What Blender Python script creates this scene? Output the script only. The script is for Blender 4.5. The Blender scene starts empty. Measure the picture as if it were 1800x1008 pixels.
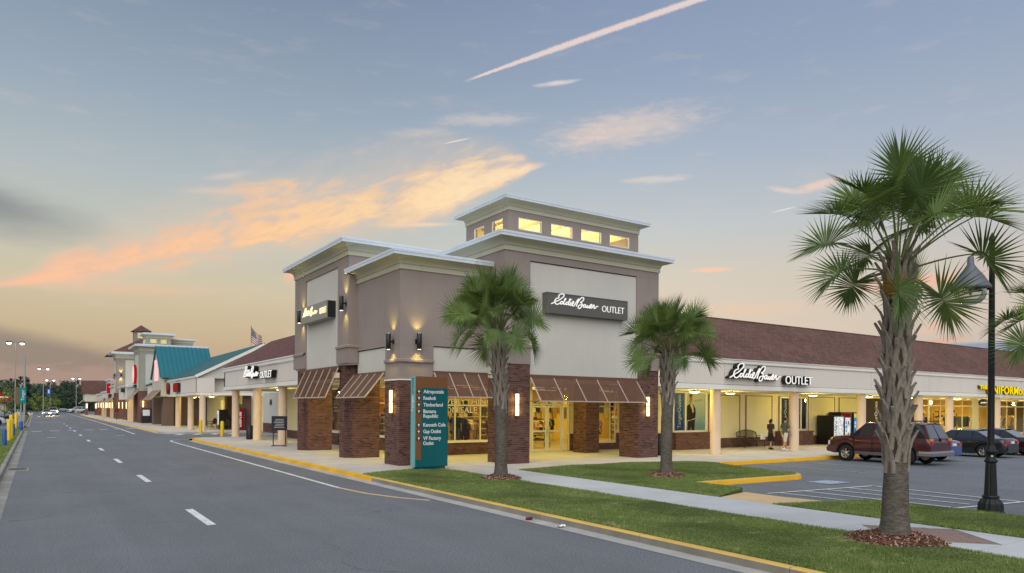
import bpy, bmesh, math, random
import numpy as np
from math import sin, cos, pi, radians, sqrt, atan2, hypot
from mathutils import Vector, Matrix
random.seed(7)
rng = np.random.default_rng(11)
S = bpy.context.scene
COL = S.collection

# ------------------------------------------------------------------ camera
YAW, ROLL = radians(33.9), radians(0.35)
F_ = Vector((sin(YAW), cos(YAW), 0))
R0 = Vector((cos(YAW), -sin(YAW), 0))
U0 = Vector((0, 0, 1))
R_ = R0 * cos(ROLL) + U0 * sin(ROLL)
U_ = -R0 * sin(ROLL) + U0 * cos(ROLL)
cd = bpy.data.cameras.new('camera')
cam = bpy.data.objects.new('camera', cd)
COL.objects.link(cam)
M = Matrix((R_, U_, -F_)).transposed().to_4x4()
M.translation = Vector((0, 0, 2.4))
cam.matrix_world = M
cd.sensor_width = 36
cd.lens = 1245 / 1800 * 36
cd.shift_y = (717 - 504) / 1800
cd.clip_start, cd.clip_end = 0.1, 5000
S.camera = cam
S.view_settings.view_transform = 'Standard'
S.view_settings.look = 'None'
S.view_settings.exposure = 0.0
S.view_settings.gamma = 1.0
S.view_settings.use_curve_mapping = False
S.render.engine = 'CYCLES'
S.cycles.use_denoising = True
try:
    S.cycles.denoiser = 'OPENIMAGEDENOISE'
except Exception:
    pass
S.cycles.denoising_prefilter = 'NONE'
S.cycles.max_bounces = 6
S.cycles.diffuse_bounces = 3
S.cycles.glossy_bounces = 3
S.cycles.transmission_bounces = 4
S.cycles.transparent_max_bounces = 12
S.cycles.caustics_reflective = False
S.cycles.caustics_refractive = False
S.cycles.sample_clamp_indirect = 6.0


def lin(r, g=None, b=None):
    """sRGB 0-255 -> linear tuple"""
    if g is None:
        g = b = r
    def f(c):
        c /= 255.0
        return c / 12.92 if c <= 0.04045 else ((c + 0.055) / 1.055) ** 2.4
    return (f(r), f(g), f(b), 1.0)


# ------------------------------------------------------------------ node helper
class NT:
    def __init__(s, tree):
        s.t = tree
        s.L = tree.links

    def n(s, typ, **kw):
        nd = s.t.nodes.new(typ)
        for k, v in kw.items():
            setattr(nd, k, v)
        return nd

    def put(s, sock, v):
        if isinstance(v, bpy.types.NodeSocket):
            s.L.new(v, sock)
        elif v is not None:
            sock.default_value = v

    def m(s, op, a, b=None, c=None, clamp=False):
        nd = s.n('ShaderNodeMath', operation=op)
        nd.use_clamp = clamp
        s.put(nd.inputs[0], a)
        if b is not None:
            s.put(nd.inputs[1], b)
        if c is not None:
            s.put(nd.inputs[2], c)
        return nd.outputs[0]

    def smooth(s, x, a, b, lo=0.0, hi=1.0, typ='SMOOTHSTEP'):
        nd = s.n('ShaderNodeMapRange')
        nd.interpolation_type = typ
        s.put(nd.inputs[0], x)
        for i, v in zip((1, 2, 3, 4), (a, b, lo, hi)):
            s.put(nd.inputs[i], v)
        return nd.outputs[0]

    def mix(s, f, a, b, mode='MIX'):
        nd = s.n('ShaderNodeMix', data_type='RGBA', blend_type=mode)
        s.put(nd.inputs[0], f)
        s.put(nd.inputs[6], a)
        s.put(nd.inputs[7], b)
        return nd.outputs[2]

    def ramp(s, x, pts, interp='LINEAR'):
        nd = s.n('ShaderNodeValToRGB')
        nd.color_ramp.interpolation = interp
        e = nd.color_ramp.elements
        while len(e) < len(pts):
            e.new(0.5)
        for el, (p, c) in zip(e, pts):
            el.position = p
            el.color = c if len(c) == 4 else (*c, 1)
        s.put(nd.inputs[0], x)
        return nd.outputs[0]

    def noise(s, vec, scale, detail=3, rough=0.5, dist=0.0, dim='3D'):
        nd = s.n('ShaderNodeTexNoise', noise_dimensions=dim)
        if vec is not None:
            s.put(nd.inputs['Vector'], vec)
        nd.inputs['Scale'].default_value = scale
        nd.inputs['Detail'].default_value = detail
        nd.inputs['Roughness'].default_value = rough
        nd.inputs['Distortion'].default_value = dist
        return nd.outputs[0]

    def curve(s, x, pts):
        """piecewise curve through pts with x,y in 0..1"""
        nd = s.n('ShaderNodeFloatCurve')
        c = nd.mapping.curves[0]
        while len(c.points) < len(pts):
            c.points.new(0.5, 0.5)
        for p, (a, b) in zip(c.points, pts):
            p.location = (a, b)
        nd.mapping.update()
        s.put(nd.inputs[1], x)
        return nd.outputs[0]

    def comb(s, x, y, z):
        nd = s.n('ShaderNodeCombineXYZ')
        for i, v in enumerate((x, y, z)):
            s.put(nd.inputs[i], v)
        return nd.outputs[0]

    def sep(s, v):
        nd = s.n('ShaderNodeSeparateXYZ')
        s.put(nd.inputs[0], v)
        return nd.outputs

    def vscale(s, v, sc):
        nd = s.n('ShaderNodeVectorMath', operation='MULTIPLY')
        s.put(nd.inputs[0], v)
        nd.inputs[1].default_value = sc
        return nd.outputs[0]


# ------------------------------------------------------------------ world: dusk sky
W = bpy.data.worlds.new('World')
S.world = W
W.use_nodes = True
W.node_tree.nodes.clear()
k = NT(W.node_tree)
tc = k.n('ShaderNodeTexCoord')
dx, dy, dz = k.sep(tc.outputs['Generated'])[:3]
DEG = 180 / pi
azw = k.m('MULTIPLY', k.m('ARCTAN2', dx, dy), DEG)          # 0 along the street, + towards the parking lot
el = k.m('MULTIPLY', k.m('ARCSINE', dz), DEG)
# wispy warp
wv = k.comb(k.m('MULTIPLY', azw, 0.05), k.m('MULTIPLY', el, 0.2), 0.0)
warp = k.m('SUBTRACT', k.noise(wv, 4.0, 6, 0.62), 0.5)
fine = k.m('SUBTRACT', k.noise(k.comb(k.m('MULTIPLY', azw, 0.16), k.m('MULTIPLY', el, 0.55), 3.0), 4.0, 7, 0.65, 0.4), 0.5)
# streaks that run along the band's slope (up to the right)
sl = 0.29
along = k.m('ADD', azw, k.m('MULTIPLY', el, sl))
across = k.m('SUBTRACT', el, k.m('MULTIPLY', azw, sl))
streak = k.m('SUBTRACT', k.noise(k.comb(k.m('MULTIPLY', along, 0.06), k.m('MULTIPLY', across, 0.5), 7.0), 2.6, 7, 0.62, 0.5), 0.5)

def G(e): return e / 90.0
toward = k.smooth(k.m('ABSOLUTE', k.m('SUBTRACT', azw, 8.0)), 15.0, 130.0, 1.0, 0.0)
elu = k.m('DIVIDE', el, 90.0, clamp=True)
warm = k.ramp(elu, [(0.0, lin(170, 148, 136)), (G(3), lin(184, 163, 138)), (G(5.5), lin(198, 180, 148)), (G(8.5), lin(207, 195, 166)),
                    (G(12), lin(194, 196, 184)), (G(16.5), lin(176, 187, 191)), (G(22), lin(152, 168, 184)), (G(30), lin(124, 141, 166)), (1.0, lin(100, 120, 154))])
cool = k.ramp(elu, [(0.0, lin(205, 186, 172)), (G(6), lin(230, 211, 184)), (G(10), lin(222, 210, 189)), (G(14), lin(200, 205, 204)), (G(19), lin(174, 187, 201)), (G(25), lin(149, 165, 189)), (G(30), lin(136, 153, 182)), (1.0, lin(108, 130, 165))])
side = k.smooth(azw, 12.0, 50.0)
base = k.mix(side, warm, cool)
back = k.ramp(elu, [(0.0, lin(150, 150, 165)), (G(10), lin(165, 165, 180)), (G(25), lin(150, 165, 190)), (1.0, lin(108, 130, 165))])
base = k.mix(toward, back, base)
# lower greenish/pinkish mottling
base = k.mix(k.m('MULTIPLY', k.smooth(warp, 0.02, 0.3), 0.18), base, lin(232, 205, 190))

def ell(col, ca, ce, ra, re, rot=0.0, amp=0.9, soft=(1.0, 0.15), wob=0.9, src=None, base=None):
    da = k.m('SUBTRACT', azw, ca)
    de = k.m('SUBTRACT', el, ce)
    c, s_ = cos(radians(rot)), sin(radians(rot))
    u = k.m('DIVIDE', k.m('ADD', k.m('MULTIPLY', da, c), k.m('MULTIPLY', de, s_)), ra)
    v = k.m('DIVIDE', k.m('SUBTRACT', k.m('MULTIPLY', de, c), k.m('MULTIPLY', da, s_)), re)
    r = k.m('SQRT', k.m('ADD', k.m('MULTIPLY', u, u), k.m('MULTIPLY', v, v)))
    r = k.m('ADD', r, k.m('MULTIPLY', src if src is not None else fine, wob))
    f = k.m('MULTIPLY', k.smooth(r, soft[0], soft[1]), amp)
    return k.mix(f, base, col)

# dark banks low over the street and over the far right roof
bank_top = k.m('ADD', k.m('SUBTRACT', 4.75, k.m('MULTIPLY', azw, 0.19)), k.m('MULTIPLY', warp, 0.9))
bank = k.m('MULTIPLY', k.smooth(k.m('SUBTRACT', bank_top, el), -0.5, 0.9), k.smooth(azw, 14.0, 4.0))
bank = k.m('MULTIPLY', bank, k.smooth(azw, -60.0, -20.0))
bank = k.m('MULTIPLY', bank, k.smooth(el, 0.2, 2.3, 0.62, 0.88))
base = k.mix(bank, base, lin(140, 131, 124))
pk = k.m('MULTIPLY', k.smooth(k.m('ADD', k.m('SUBTRACT', el, 2.3), k.m('MULTIPLY', fine, 2.5)), 0.6, 0.0), k.smooth(k.m('ADD', k.m('SUBTRACT', el, 1.2), k.m('MULTIPLY', warp, 2.0)), -0.9, 0.2))
base = k.mix(k.m('MULTIPLY', k.m('MULTIPLY', pk, k.smooth(azw, 16.0, 6.0)), 0.28), base, lin(200, 160, 150))
base = ell(lin(128, 134, 140), -3.0, 12.6, 9.5, 2.2, -6, 0.62, (1.05, 0.1), 0.5, warp, base)
base = ell(lin(120, 124, 130), -4.0, 13.3, 5.0, 1.1, -8, 0.4, (1.1, 0.1), 0.6, warp, base)
base = ell(lin(140, 158, 182), 67.6, 3.9, 4.6, 0.75, -3, 0.9, (1.05, 0.7), 0.6, fine, base)
base = ell(lin(226, 178, 150), 64.8, 4.75, 2.6, 0.3, 8, 0.7, (1.1, 0.3), 0.9, fine, base)
base = ell(lin(240, 190, 160), 65.2, 6.0, 2.2, 0.5, 25, 0.5, (1.1, 0.2), 0.9, fine, base)
# pale puffs above
base = ell(lin(226, 207, 196), 43.0, 21.3, 7.2, 1.55, 6, 0.72, (1.2, 0.0), 1.5, fine, base)
base = ell(lin(236, 208, 190), 39.8, 20.9, 3.2, 0.85, 20, 0.42, (1.2, 0.0), 1.4, fine, base)
base = ell(lin(218, 206, 200), 31.5, 22.1, 5.0, 0.55, 2, 0.55, (1.2, 0.0), 1.6, fine, base)
base = ell(lin(222, 206, 196), 26.5, 21.0, 3.6, 0.4, 4, 0.35, (1.2, 0.0), 1.6, fine, base)
base = ell(lin(236, 224, 216), 37.35, 24.6, 1.9, 0.22, 5, 0.7, (1.2, 0.2), 1.2, fine, base)
base = ell(lin(250, 216, 186), 25.8, 14.3, 3.6, 0.22, 3, 0.8, (1.2, 0.2), 1.0, fine, base)
base = ell(lin(250, 205, 170), 49.6, 10.7, 1.9, 0.22, 0, 0.85, (1.2, 0.3), 0.9, fine, base)
base = ell(lin(240, 215, 200), 54.9, 16.1, 1.5, 0.26, -12, 0.6, (1.2, 0.2), 1.3, fine, base)
base = ell(lin(244, 212, 192), 57.2, 16.2, 1.9, 0.4, 8, 0.7, (1.2, 0.2), 1.2, fine, base)
base = ell(lin(232, 218, 206), 45.3, 17.6, 3.0, 0.35, 0, 0.5, (1.2, 0.2), 1.6, fine, base)
base = ell(lin(250, 190, 158), 16.6, 10.0, 0.9, 0.5, 35, 0.8, (1.2, 0.1), 1.2, fine, base)
base = ell(lin(244, 190, 160), 6.0, 8.2, 7.0, 0.5, 3, 0.35, (1.2, 0.0), 1.6, fine, base)
base = ell(lin(242, 190, 158), 63.5, 8.9, 5.5, 0.75, 1, 0.75, (1.15, 0.1), 1.1, fine, base)
base = ell(lin(240, 200, 172), 52.5, 7.6, 6.0, 0.75, 0, 0.45, (1.2, 0.0), 1.5, fine, base)
base = ell(lin(238, 214, 200), 12.0, 16.8, 2.0, 0.3, 14, 0.4, (1.2, 0.0), 1.3, fine, base)
base = ell(lin(236, 208, 192), 12.5, 15.8, 5.0, 0.3, 6, 0.4, (1.2, 0.0), 1.4, fine, base)
# the main glowing band
A0, A1 = -6.0, 38.0
t = k.m('DIVIDE', k.m('SUBTRACT', azw, A0), A1 - A0, clamp=True)
def T(a): return (a - A0) / (A1 - A0)
cen = k.m('MULTIPLY', k.curve(t, [(0, 6.9 / 20), (T(-2), 7.8 / 20), (T(1.2), 8.75 / 20), (T(4.5), 9.9 / 20), (T(8.2), 11.1 / 20), (T(14), 13.0 / 20), (T(20.3), 14.5 / 20),
                                  (T(24.8), 15.8 / 20), (T(29.3), 17.1 / 20), (T(33.9), 18.35 / 20), (1, 19.2 / 20)]), 20.0)
wid = k.m('MULTIPLY', k.curve(t, [(0, 0.1 / 3), (T(-2), 0.16 / 3), (T(1.2), 0.75 / 3), (T(4.5), 1.15 / 3), (T(8.2), 1.5 / 3), (T(14), 1.7 / 3), (T(20.3), 1.85 / 3),
                                  (T(27), 1.75 / 3), (T(31), 1.25 / 3), (T(34.5), 0.6 / 3), (T(36.3), 0.12 / 3), (1, 0.02 / 3)]), 3.0)
bn = k.noise(k.comb(k.m('MULTIPLY', along, 0.075), k.m('MULTIPLY', across, 0.26), 11.0), 2.2, 6, 0.55, 0.7)
bn2 = k.noise(k.comb(k.m('MULTIPLY', along, 0.22), k.m('MULTIPLY', across, 0.5), 5.0), 2.2, 5, 0.56, 0.5)
nz = k.m('ADD', k.m('MULTIPLY', k.m('SUBTRACT', bn, 0.5), 2.6), k.m('MULTIPLY', k.m('SUBTRACT', bn2, 0.5), 1.5))
q = k.m('DIVIDE', k.m('SUBTRACT', el, cen), k.m('MULTIPLY', wid, 1.4))
shape = k.m('SUBTRACT', 1.0, k.m('MAXIMUM', k.m('MULTIPLY', q, 0.62), k.m('MULTIPLY', q, -1.25)))
dens = k.smooth(k.m('ADD', shape, nz), 0.12, 0.95)
dens = k.m('MULTIPLY', dens, k.smooth(q, -1.5, -0.75))
dens = k.m('MULTIPLY', dens, k.smooth(q, 2.3, 0.9))
dens = k.m('MULTIPLY', dens, k.smooth(azw, 37.0, 34.5))
dens = k.m('MULTIPLY', dens, k.smooth(azw, -14.0, -2.0))
bcol = k.ramp(t, [(0.0, lin(246, 190, 158)), (T(6), lin(253, 199, 158)), (T(14), lin(255, 206, 156)), (T(22), lin(255, 216, 166)), (T(30), lin(255, 226, 182)), (1.0, lin(255, 224, 190))])
haze_ = k.m('MULTIPLY', k.smooth(k.m('ADD', shape, k.m('MULTIPLY', nz, 0.35)), -0.5, 0.7), k.m('MULTIPLY', k.smooth(azw, 38.0, 30.0), k.smooth(azw, -14.0, 0.0)))
base = k.mix(k.m('MULTIPLY', haze_, 0.5), base, lin(228, 200, 176))
edge = k.mix(0.5, bcol, lin(224, 186, 166))
bcol = k.mix(k.smooth(k.m('ADD', shape, nz), 0.35, 1.25), edge, bcol)
base = k.mix(k.m('MULTIPLY', dens, 0.97), base, bcol)
ug = k.m('MULTIPLY', dens, k.smooth(bn2, 0.52, 0.66))
base = k.mix(k.m('MULTIPLY', ug, 0.3), base, lin(206, 184, 170))
# contrail (straight line in az/el)
a0, e0, a1, e1 = 29.9, 24.66, 49.2, 29.35
la = hypot(a1 - a0, e1 - e0)
ux, uy = (a1 - a0) / la, (e1 - e0) / la
da, de = k.m('SUBTRACT', azw, a0), k.m('SUBTRACT', el, e0)
s_al = k.m('ADD', k.m('MULTIPLY', da, ux), k.m('MULTIPLY', de, uy))
s_ac = k.m('SUBTRACT', k.m('MULTIPLY', de, ux), k.m('MULTIPLY', da, uy))
bow = k.m('MULTIPLY', k.m('MULTIPLY', s_al, k.m('SUBTRACT', la, s_al)), 0.0042)
puff = k.m('SUBTRACT', k.noise(k.comb(k.m('MULTIPLY', s_al, 2.2), k.m('MULTIPLY', s_ac, 1.5), 0), 2.0, 5, 0.7), 0.5)
wtr = k.smooth(s_al, 0.0, 9.0, 0.10, 0.25)
cd_ = k.m('ABSOLUTE', k.m('ADD', k.m('SUBTRACT', s_ac, bow), k.m('MULTIPLY', puff, 0.22)))
cm = k.m('MULTIPLY', k.smooth(k.m('DIVIDE', cd_, wtr), 1.15, 0.35), k.smooth(s_al, -0.3, 1.6))
cm = k.m('MULTIPLY', cm, k.smooth(s_al, 60.0, 30.0))
base = k.mix(k.m('MULTIPLY', cm, 0.86), base, lin(238, 216, 208))
for (ca, ce, rot, ln) in ((29.3, 20.55, 12, 1.5), (54.8, 14.75, 9, 1.3)):
    base = ell(lin(244, 228, 216), ca, ce, ln, 0.07, rot, 0.75, (1.0, 0.3), 0.25, fine, base)
# below the horizon: dim ground bounce
base = k.mix(k.smooth(el, 0.0, -2.0), base, lin(92, 90, 88))
nis = k.n('ShaderNodeTexSky', sky_type='NISHITA')
nis.sun_disc = False
nis.sun_elevation = radians(1.0)
nis.sun_rotation = radians(8.0)
bg1 = k.n('ShaderNodeBackground')
k.put(bg1.inputs[0], base)
bg1.inputs[1].default_value = 1.0
bg2 = k.n('ShaderNodeBackground')
k.put(bg2.inputs[0], nis.outputs[0])
bg2.inputs[1].default_value = 0.0025
add = k.n('ShaderNodeAddShader')
k.L.new(bg1.outputs[0], add.inputs[0])
k.L.new(bg2.outputs[0], add.inputs[1])
ow = k.n('ShaderNodeOutputWorld')
k.L.new(add.outputs[0], ow.inputs[0])
W.cycles.sampling_method = 'MANUAL'
W.cycles.sample_map_resolution = 512

# ------------------------------------------------------------------ very soft fill lamp added behind the camera, standing in for skylight
sl_ = bpy.data.lights.new('fill_sun', 'SUN')
sl_.energy = 2.65
sl_.angle = radians(85)
sl_.color = (1.0, 0.965, 0.90)
fill_sun = bpy.data.objects.new('fill_sun', sl_)
COL.objects.link(fill_sun)
fill_sun.location = (0, -20, 40)
fill_sun.rotation_euler = Vector((-0.45, -0.62, 0.75)).normalized().to_track_quat('Z', 'Y').to_euler()

# ------------------------------------------------------------------ materials
MATS = {}

def new_mat(name):
    m = bpy.data.materials.new(name)
    m.use_nodes = True
    m.node_tree.nodes.clear()
    kk = NT(m.node_tree)
    out = kk.n('ShaderNodeOutputMaterial')
    b = kk.n('ShaderNodeBsdfPrincipled')
    kk.L.new(b.outputs[0], out.inputs[0])
    MATS[name] = m
    return m, kk, b, out


def add_bump(kk, b, h, strength=0.3, dist=0.02):
    bp = kk.n('ShaderNodeBump')
    bp.inputs['Strength'].default_value = strength
    bp.inputs['Distance'].default_value = dist
    kk.put(bp.inputs['Height'], h)
    kk.L.new(bp.outputs[0], b.inputs['Normal'])


def pos(kk):
    return kk.n('ShaderNodeNewGeometry').outputs['Position']


def objc(kk):
    return kk.n('ShaderNodeTexCoord').outputs['Object']


def sc_(c, f):
    return (min(1, c[0] * f), min(1, c[1] * f), min(1, c[2] * f), 1)


def mat(name, col, rough=0.7, metal=0.0, var=0.12, vs=2.0, bump=0.0, bs=30.0, spec=0.4, local=False, rand=0.0, coat=0.0, dirt=0.0):
    m, kk, b, out = new_mat(name)
    v = objc(kk) if local else pos(kk)
    c = col
    if var:
        n1 = kk.noise(v, vs, 4, 0.6)
        c = kk.mix(kk.smooth(n1, 0.3, 0.7, typ='LINEAR'), sc_(col, 1 - var), sc_(col, 1 + var))
        n2 = kk.noise(v, vs * 9, 3, 0.6)
        c = kk.mix(kk.m('MULTIPLY', kk.smooth(n2, 0.45, 0.75, typ='LINEAR'), var * 1.5), c, sc_(col, 1 - 2.2 * var))
    if dirt:
        sv = kk.vscale(v, (1.6, 1.6, 0.16))
        n3 = kk.noise(sv, 2.6, 5, 0.7)
        c = kk.mix(kk.m('MULTIPLY', kk.smooth(n3, 0.5, 0.75, typ='LINEAR'), dirt), c, sc_(col, 0.62))
    if rand:
        oi = kk.n('ShaderNodeObjectInfo').outputs['Random']
        f = kk.m('ADD', 1 - rand, kk.m('MULTIPLY', oi, 2 * rand))
        mm = kk.n('ShaderNodeVectorMath', operation='SCALE')
        kk.put(mm.inputs[0], c)
        kk.put(mm.inputs['Scale'], f)
        c = mm.outputs[0]
    kk.put(b.inputs['Base Color'], c)
    b.inputs['Roughness'].default_value = rough
    b.inputs['Metallic'].default_value = metal
    b.inputs['Specular IOR Level'].default_value = spec
    b.inputs['Coat Weight'].default_value = coat
    if coat:
        b.inputs['Coat Roughness'].default_value = 0.08
    if bump:
        add_bump(kk, b, kk.noise(v, bs, 4, 0.65), bump, 0.02)
    return m


def emit(name, col, strength, var=0.0, vs=3.0):
    m = bpy.data.materials.new(name)
    m.use_nodes = True
    m.node_tree.nodes.clear()
    kk = NT(m.node_tree)
    out = kk.n('ShaderNodeOutputMaterial')
    e = kk.n('ShaderNodeEmission')
    c = col
    if var:
        c = kk.mix(kk.smooth(kk.noise(pos(kk), vs, 2, 0.5), 0.3, 0.7), sc_(col, 1 - var), sc_(col, 1 + var))
    kk.put(e.inputs[0], c)
    e.inputs[1].default_value = strength
    kk.L.new(e.outputs[0], out.inputs[0])
    MATS[name] = m
    return m


# --- ground materials
def asphalt(name, col, crack=0.5):
    m, kk, b, out = new_mat(name)
    p = pos(kk)
    g = kk.noise(p, 34, 4, 0.75)
    g2 = kk.noise(p, 75, 2, 0.6)
    big = kk.noise(p, 0.22, 6, 0.68)
    c = kk.mix(kk.smooth(big, 0.3, 0.7), sc_(col, 0.8), sc_(col, 1.16))
    # wheel-path wear running along the street
    st = kk.noise(kk.vscale(p, (0.9, 0.05, 1)), 1.0, 4, 0.6)
    c = kk.mix(kk.m('MULTIPLY', kk.smooth(st, 0.4, 0.7), 0.55), c, sc_(col, 1.3))
    oil = kk.noise(kk.vscale(p, (0.7, 0.12, 1)), 1.3, 4, 0.6)
    c = kk.mix(kk.m('MULTIPLY', kk.smooth(oil, 0.56, 0.7), 0.45), c, sc_(col, 0.7))
    c = kk.mix(kk.smooth(g, 0.36, 0.66), sc_(col, 0.5), c)
    c = kk.mix(kk.m('MULTIPLY', kk.smooth(g2, 0.58, 0.7), 0.5), c, sc_(col, 2.3))
    # sparse cracks
    vn = kk.n('ShaderNodeTexVoronoi', feature='DISTANCE_TO_EDGE')
    wp = kk.n('ShaderNodeVectorMath', operation='ADD')
    kk.put(wp.inputs[0], p)
    nn = kk.n('ShaderNodeTexNoise')
    kk.put(nn.inputs['Vector'], p)
    nn.inputs['Scale'].default_value = 1.2
    sc = kk.n('ShaderNodeVectorMath', operation='SCALE')
    kk.put(sc.inputs[0], nn.outputs['Color'])
    sc.inputs['Scale'].default_value = 0.8
    kk.L.new(sc.outputs[0], wp.inputs[1])
    kk.put(vn.inputs['Vector'], wp.outputs[0])
    vn.inputs['Scale'].default_value = 0.17
    cr = kk.m('MULTIPLY', kk.smooth(vn.outputs['Distance'], 0.006, 0.0), kk.smooth(kk.noise(p, 0.35, 2), 0.5, 0.62))
    c = kk.mix(kk.m('MULTIPLY', cr, crack), c, sc_(col, 0.35))
    kk.put(b.inputs['Base Color'], c)
    b.inputs['Roughness'].default_value = 0.78
    b.inputs['Specular IOR Level'].default_value = 0.35
    add_bump(kk, b, g, 0.35, 0.01)
    return m

asphalt('road asphalt', lin(126, 128, 132))
asphalt('lot asphalt', lin(126, 130, 136), 0.7)

def concrete(name, col, var=0.14):
    m, kk, b, out = new_mat(name)
    p = pos(kk)
    n1 = kk.noise(p, 0.7, 5, 0.65)
    n2 = kk.noise(p, 14, 4, 0.6)
    n3 = kk.noise(p, 120, 2, 0.6)
    c = kk.mix(kk.smooth(n1, 0.3, 0.72), sc_(col, 1 - var), sc_(col, 1 + var))
    c = kk.mix(kk.m('MULTIPLY', kk.smooth(n2, 0.52, 0.72), 0.22), c, sc_(col, 0.7))
    c = kk.mix(kk.m('MULTIPLY', kk.smooth(n3, 0.55, 0.7), 0.25), c, sc_(col, 0.72))
    kk.put(b.inputs['Base Color'], c)
    b.inputs['Roughness'].default_value = 0.85
    b.inputs['Specular IOR Level'].default_value = 0.3
    add_bump(kk, b, n3, 0.15, 0.005)
    return m

concrete('walkway concrete', lin(196, 190, 182), 0.09)
concrete('path concrete', lin(196, 197, 198), 0.08)
concrete('kerb concrete', lin(176, 174, 168), 0.16)
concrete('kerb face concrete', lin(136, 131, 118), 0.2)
concrete('old kerb concrete', lin(150, 148, 140), 0.2)
concrete('ramp concrete', lin(216, 186, 140), 0.07)

def paint(name, col, wear=0.5, under=lin(110, 114, 120)):
    m, kk, b, out = new_mat(name)
    p = pos(kk)
    n1 = kk.noise(p, 7, 6, 0.7)
    n2 = kk.noise(p, 55, 3, 0.7)
    f = kk.m('ADD', kk.m('MULTIPLY', n1, 0.6), kk.m('MULTIPLY', n2, 0.4))
    c = kk.mix(kk.smooth(kk.noise(p, 1.1, 3), 0.3, 0.7), sc_(col, 0.88), sc_(col, 1.08))
    c = kk.mix(kk.smooth(f, 0.64 - 0.16 * wear, 0.74 - 0.12 * wear), c, under)
    kk.put(b.inputs['Base Color'], c)
    b.inputs['Roughness'].default_value = 0.6
    return m

paint('white road paint', lin(232, 232, 228), 0.85)
paint('faded road paint', lin(178, 182, 186), 0.95)
paint('blue road paint', lin(150, 178, 205), 1.0)
paint('yellow kerb paint', lin(232, 178, 34), 0.25, lin(176, 150, 96))
paint('pale yellow kerb paint', lin(222, 182, 92), 0.45, lin(176, 160, 125))

def turf():
    m, kk, b, out = new_mat('turf')
    p = pos(kk)
    n1 = kk.noise(p, 0.8, 5, 0.65)
    n2 = kk.noise(p, 26, 4, 0.7)
    n3 = kk.noise(p, 2.3, 4, 0.7)
    c = kk.mix(kk.smooth(n1, 0.3, 0.7), lin(98, 116, 60), lin(142, 150, 90))
    c = kk.mix(kk.m('MULTIPLY', kk.smooth(n3, 0.56, 0.72), 0.75), c, lin(172, 166, 112))
    c = kk.mix(kk.smooth(n2, 0.35, 0.68), sc_(lin(70, 88, 44), 0.55), c)
    kk.put(b.inputs['Base Color'], c)
    b.inputs['Roughness'].default_value = 0.95
    b.inputs['Specular IOR Level'].default_value = 0.1
    add_bump(kk, b, n2, 0.8, 0.05)
turf()

def blade():
    m, kk, b, out = new_mat('grass blade')
    p = pos(kk)
    ri = kk.n('ShaderNodeNewGeometry').outputs['Random Per Island']
    c = kk.ramp(ri, [(0.0, lin(98, 122, 58)), (0.5, lin(122, 144, 74)), (0.86, lin(142, 160, 92)), (0.93, lin(176, 172, 118)), (1.0, lin(190, 184, 136))])
    n1 = kk.noise(p, 0.8, 5, 0.65)
    c = kk.mix(kk.smooth(n1, 0.3, 0.7), kk.mix(0.3, c, lin(84, 108, 50)), c)
    n3 = kk.noise(p, 2.3, 4, 0.7)
    c = kk.mix(kk.m('MULTIPLY', kk.smooth(n3, 0.54, 0.7), 0.6), c, lin(190, 180, 128))
    kk.put(b.inputs['Base Color'], c)
    b.inputs['Roughness'].default_value = 0.7
    b.inputs['Specular IOR Level'].default_value = 0.2
blade()

mat('soil', lin(120, 118, 96), 0.95, var=0.2, vs=0.1)

# --- brick
def island(name, ramp_pts, rough=0.85, bump=0.4, bs=90, spec=0.2):
    m, kk, b, out = new_mat(name)
    gi = kk.n('ShaderNodeNewGeometry')
    ri = gi.outputs['Random Per Island']
    c = kk.ramp(ri, ramp_pts)
    n = kk.noise(gi.outputs['Position'], 30, 3, 0.7)
    c = kk.mix(kk.m('MULTIPLY', kk.smooth(n, 0.4, 0.7), 0.35), c, kk.mix(0.5, c, (0.03, 0.02, 0.02, 1)))
    kk.put(b.inputs['Base Color'], c)
    b.inputs['Roughness'].default_value = rough
    b.inputs['Specular IOR Level'].default_value = spec
    add_bump(kk, b, n, bump, 0.005)

island('brick', [(0.0, lin(78, 55, 52)), (0.25, lin(102, 72, 66)), (0.5, lin(114, 82, 74)), (0.75, lin(106, 75, 70)), (0.9, lin(128, 95, 84)), (1.0, lin(64, 47, 46))])
mat('mortar', lin(146, 132, 122), 0.95, var=0.15, vs=6)
mat('mortar light', lin(150, 138, 128), 0.95, var=0.15, vs=6)
island('paver', [(0.0, lin(120, 98, 92)), (0.3, lin(146, 118, 110)), (0.6, lin(158, 134, 124)), (1.0, lin(132, 120, 116))])
island('mulch chip', [(0.0, lin(66, 44, 38)), (0.4, lin(100, 64, 54)), (0.72, lin(128, 86, 70)), (0.88, lin(170, 134, 110)), (1.0, lin(220, 196, 172))])

def brick_tex(name, c1, c2, mo, horiz='x', bw=0.222, rh=0.0738):
    m, kk, b, out = new_mat(name)
    p = kk.sep(pos(kk))
    u = p[0] if horiz == 'x' else (p[1] if horiz == 'y' else kk.m('ADD', p[0], p[1]))
    bt = kk.n('ShaderNodeTexBrick')
    kk.put(bt.inputs['Vector'], kk.comb(u, p[2], 0))
    bt.inputs['Scale'].default_value = 1
    bt.inputs['Brick Width'].default_value = bw
    bt.inputs['Row Height'].default_value = rh
    bt.inputs['Mortar Size'].default_value = 0.007
    bt.inputs['Bias'].default_value = 0.1
    bt.inputs[1].default_value = c1
    bt.inputs[2].default_value = c2
    bt.inputs[3].default_value = mo
    kk.put(b.inputs['Base Color'], bt.outputs[0])
    b.inputs['Roughness'].default_value = 0.85
    b.inputs['Specular IOR Level'].default_value = 0.2
    add_bump(kk, b, kk.m('SUBTRACT', 1.0, bt.outputs[1]), 0.5, 0.01)
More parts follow.
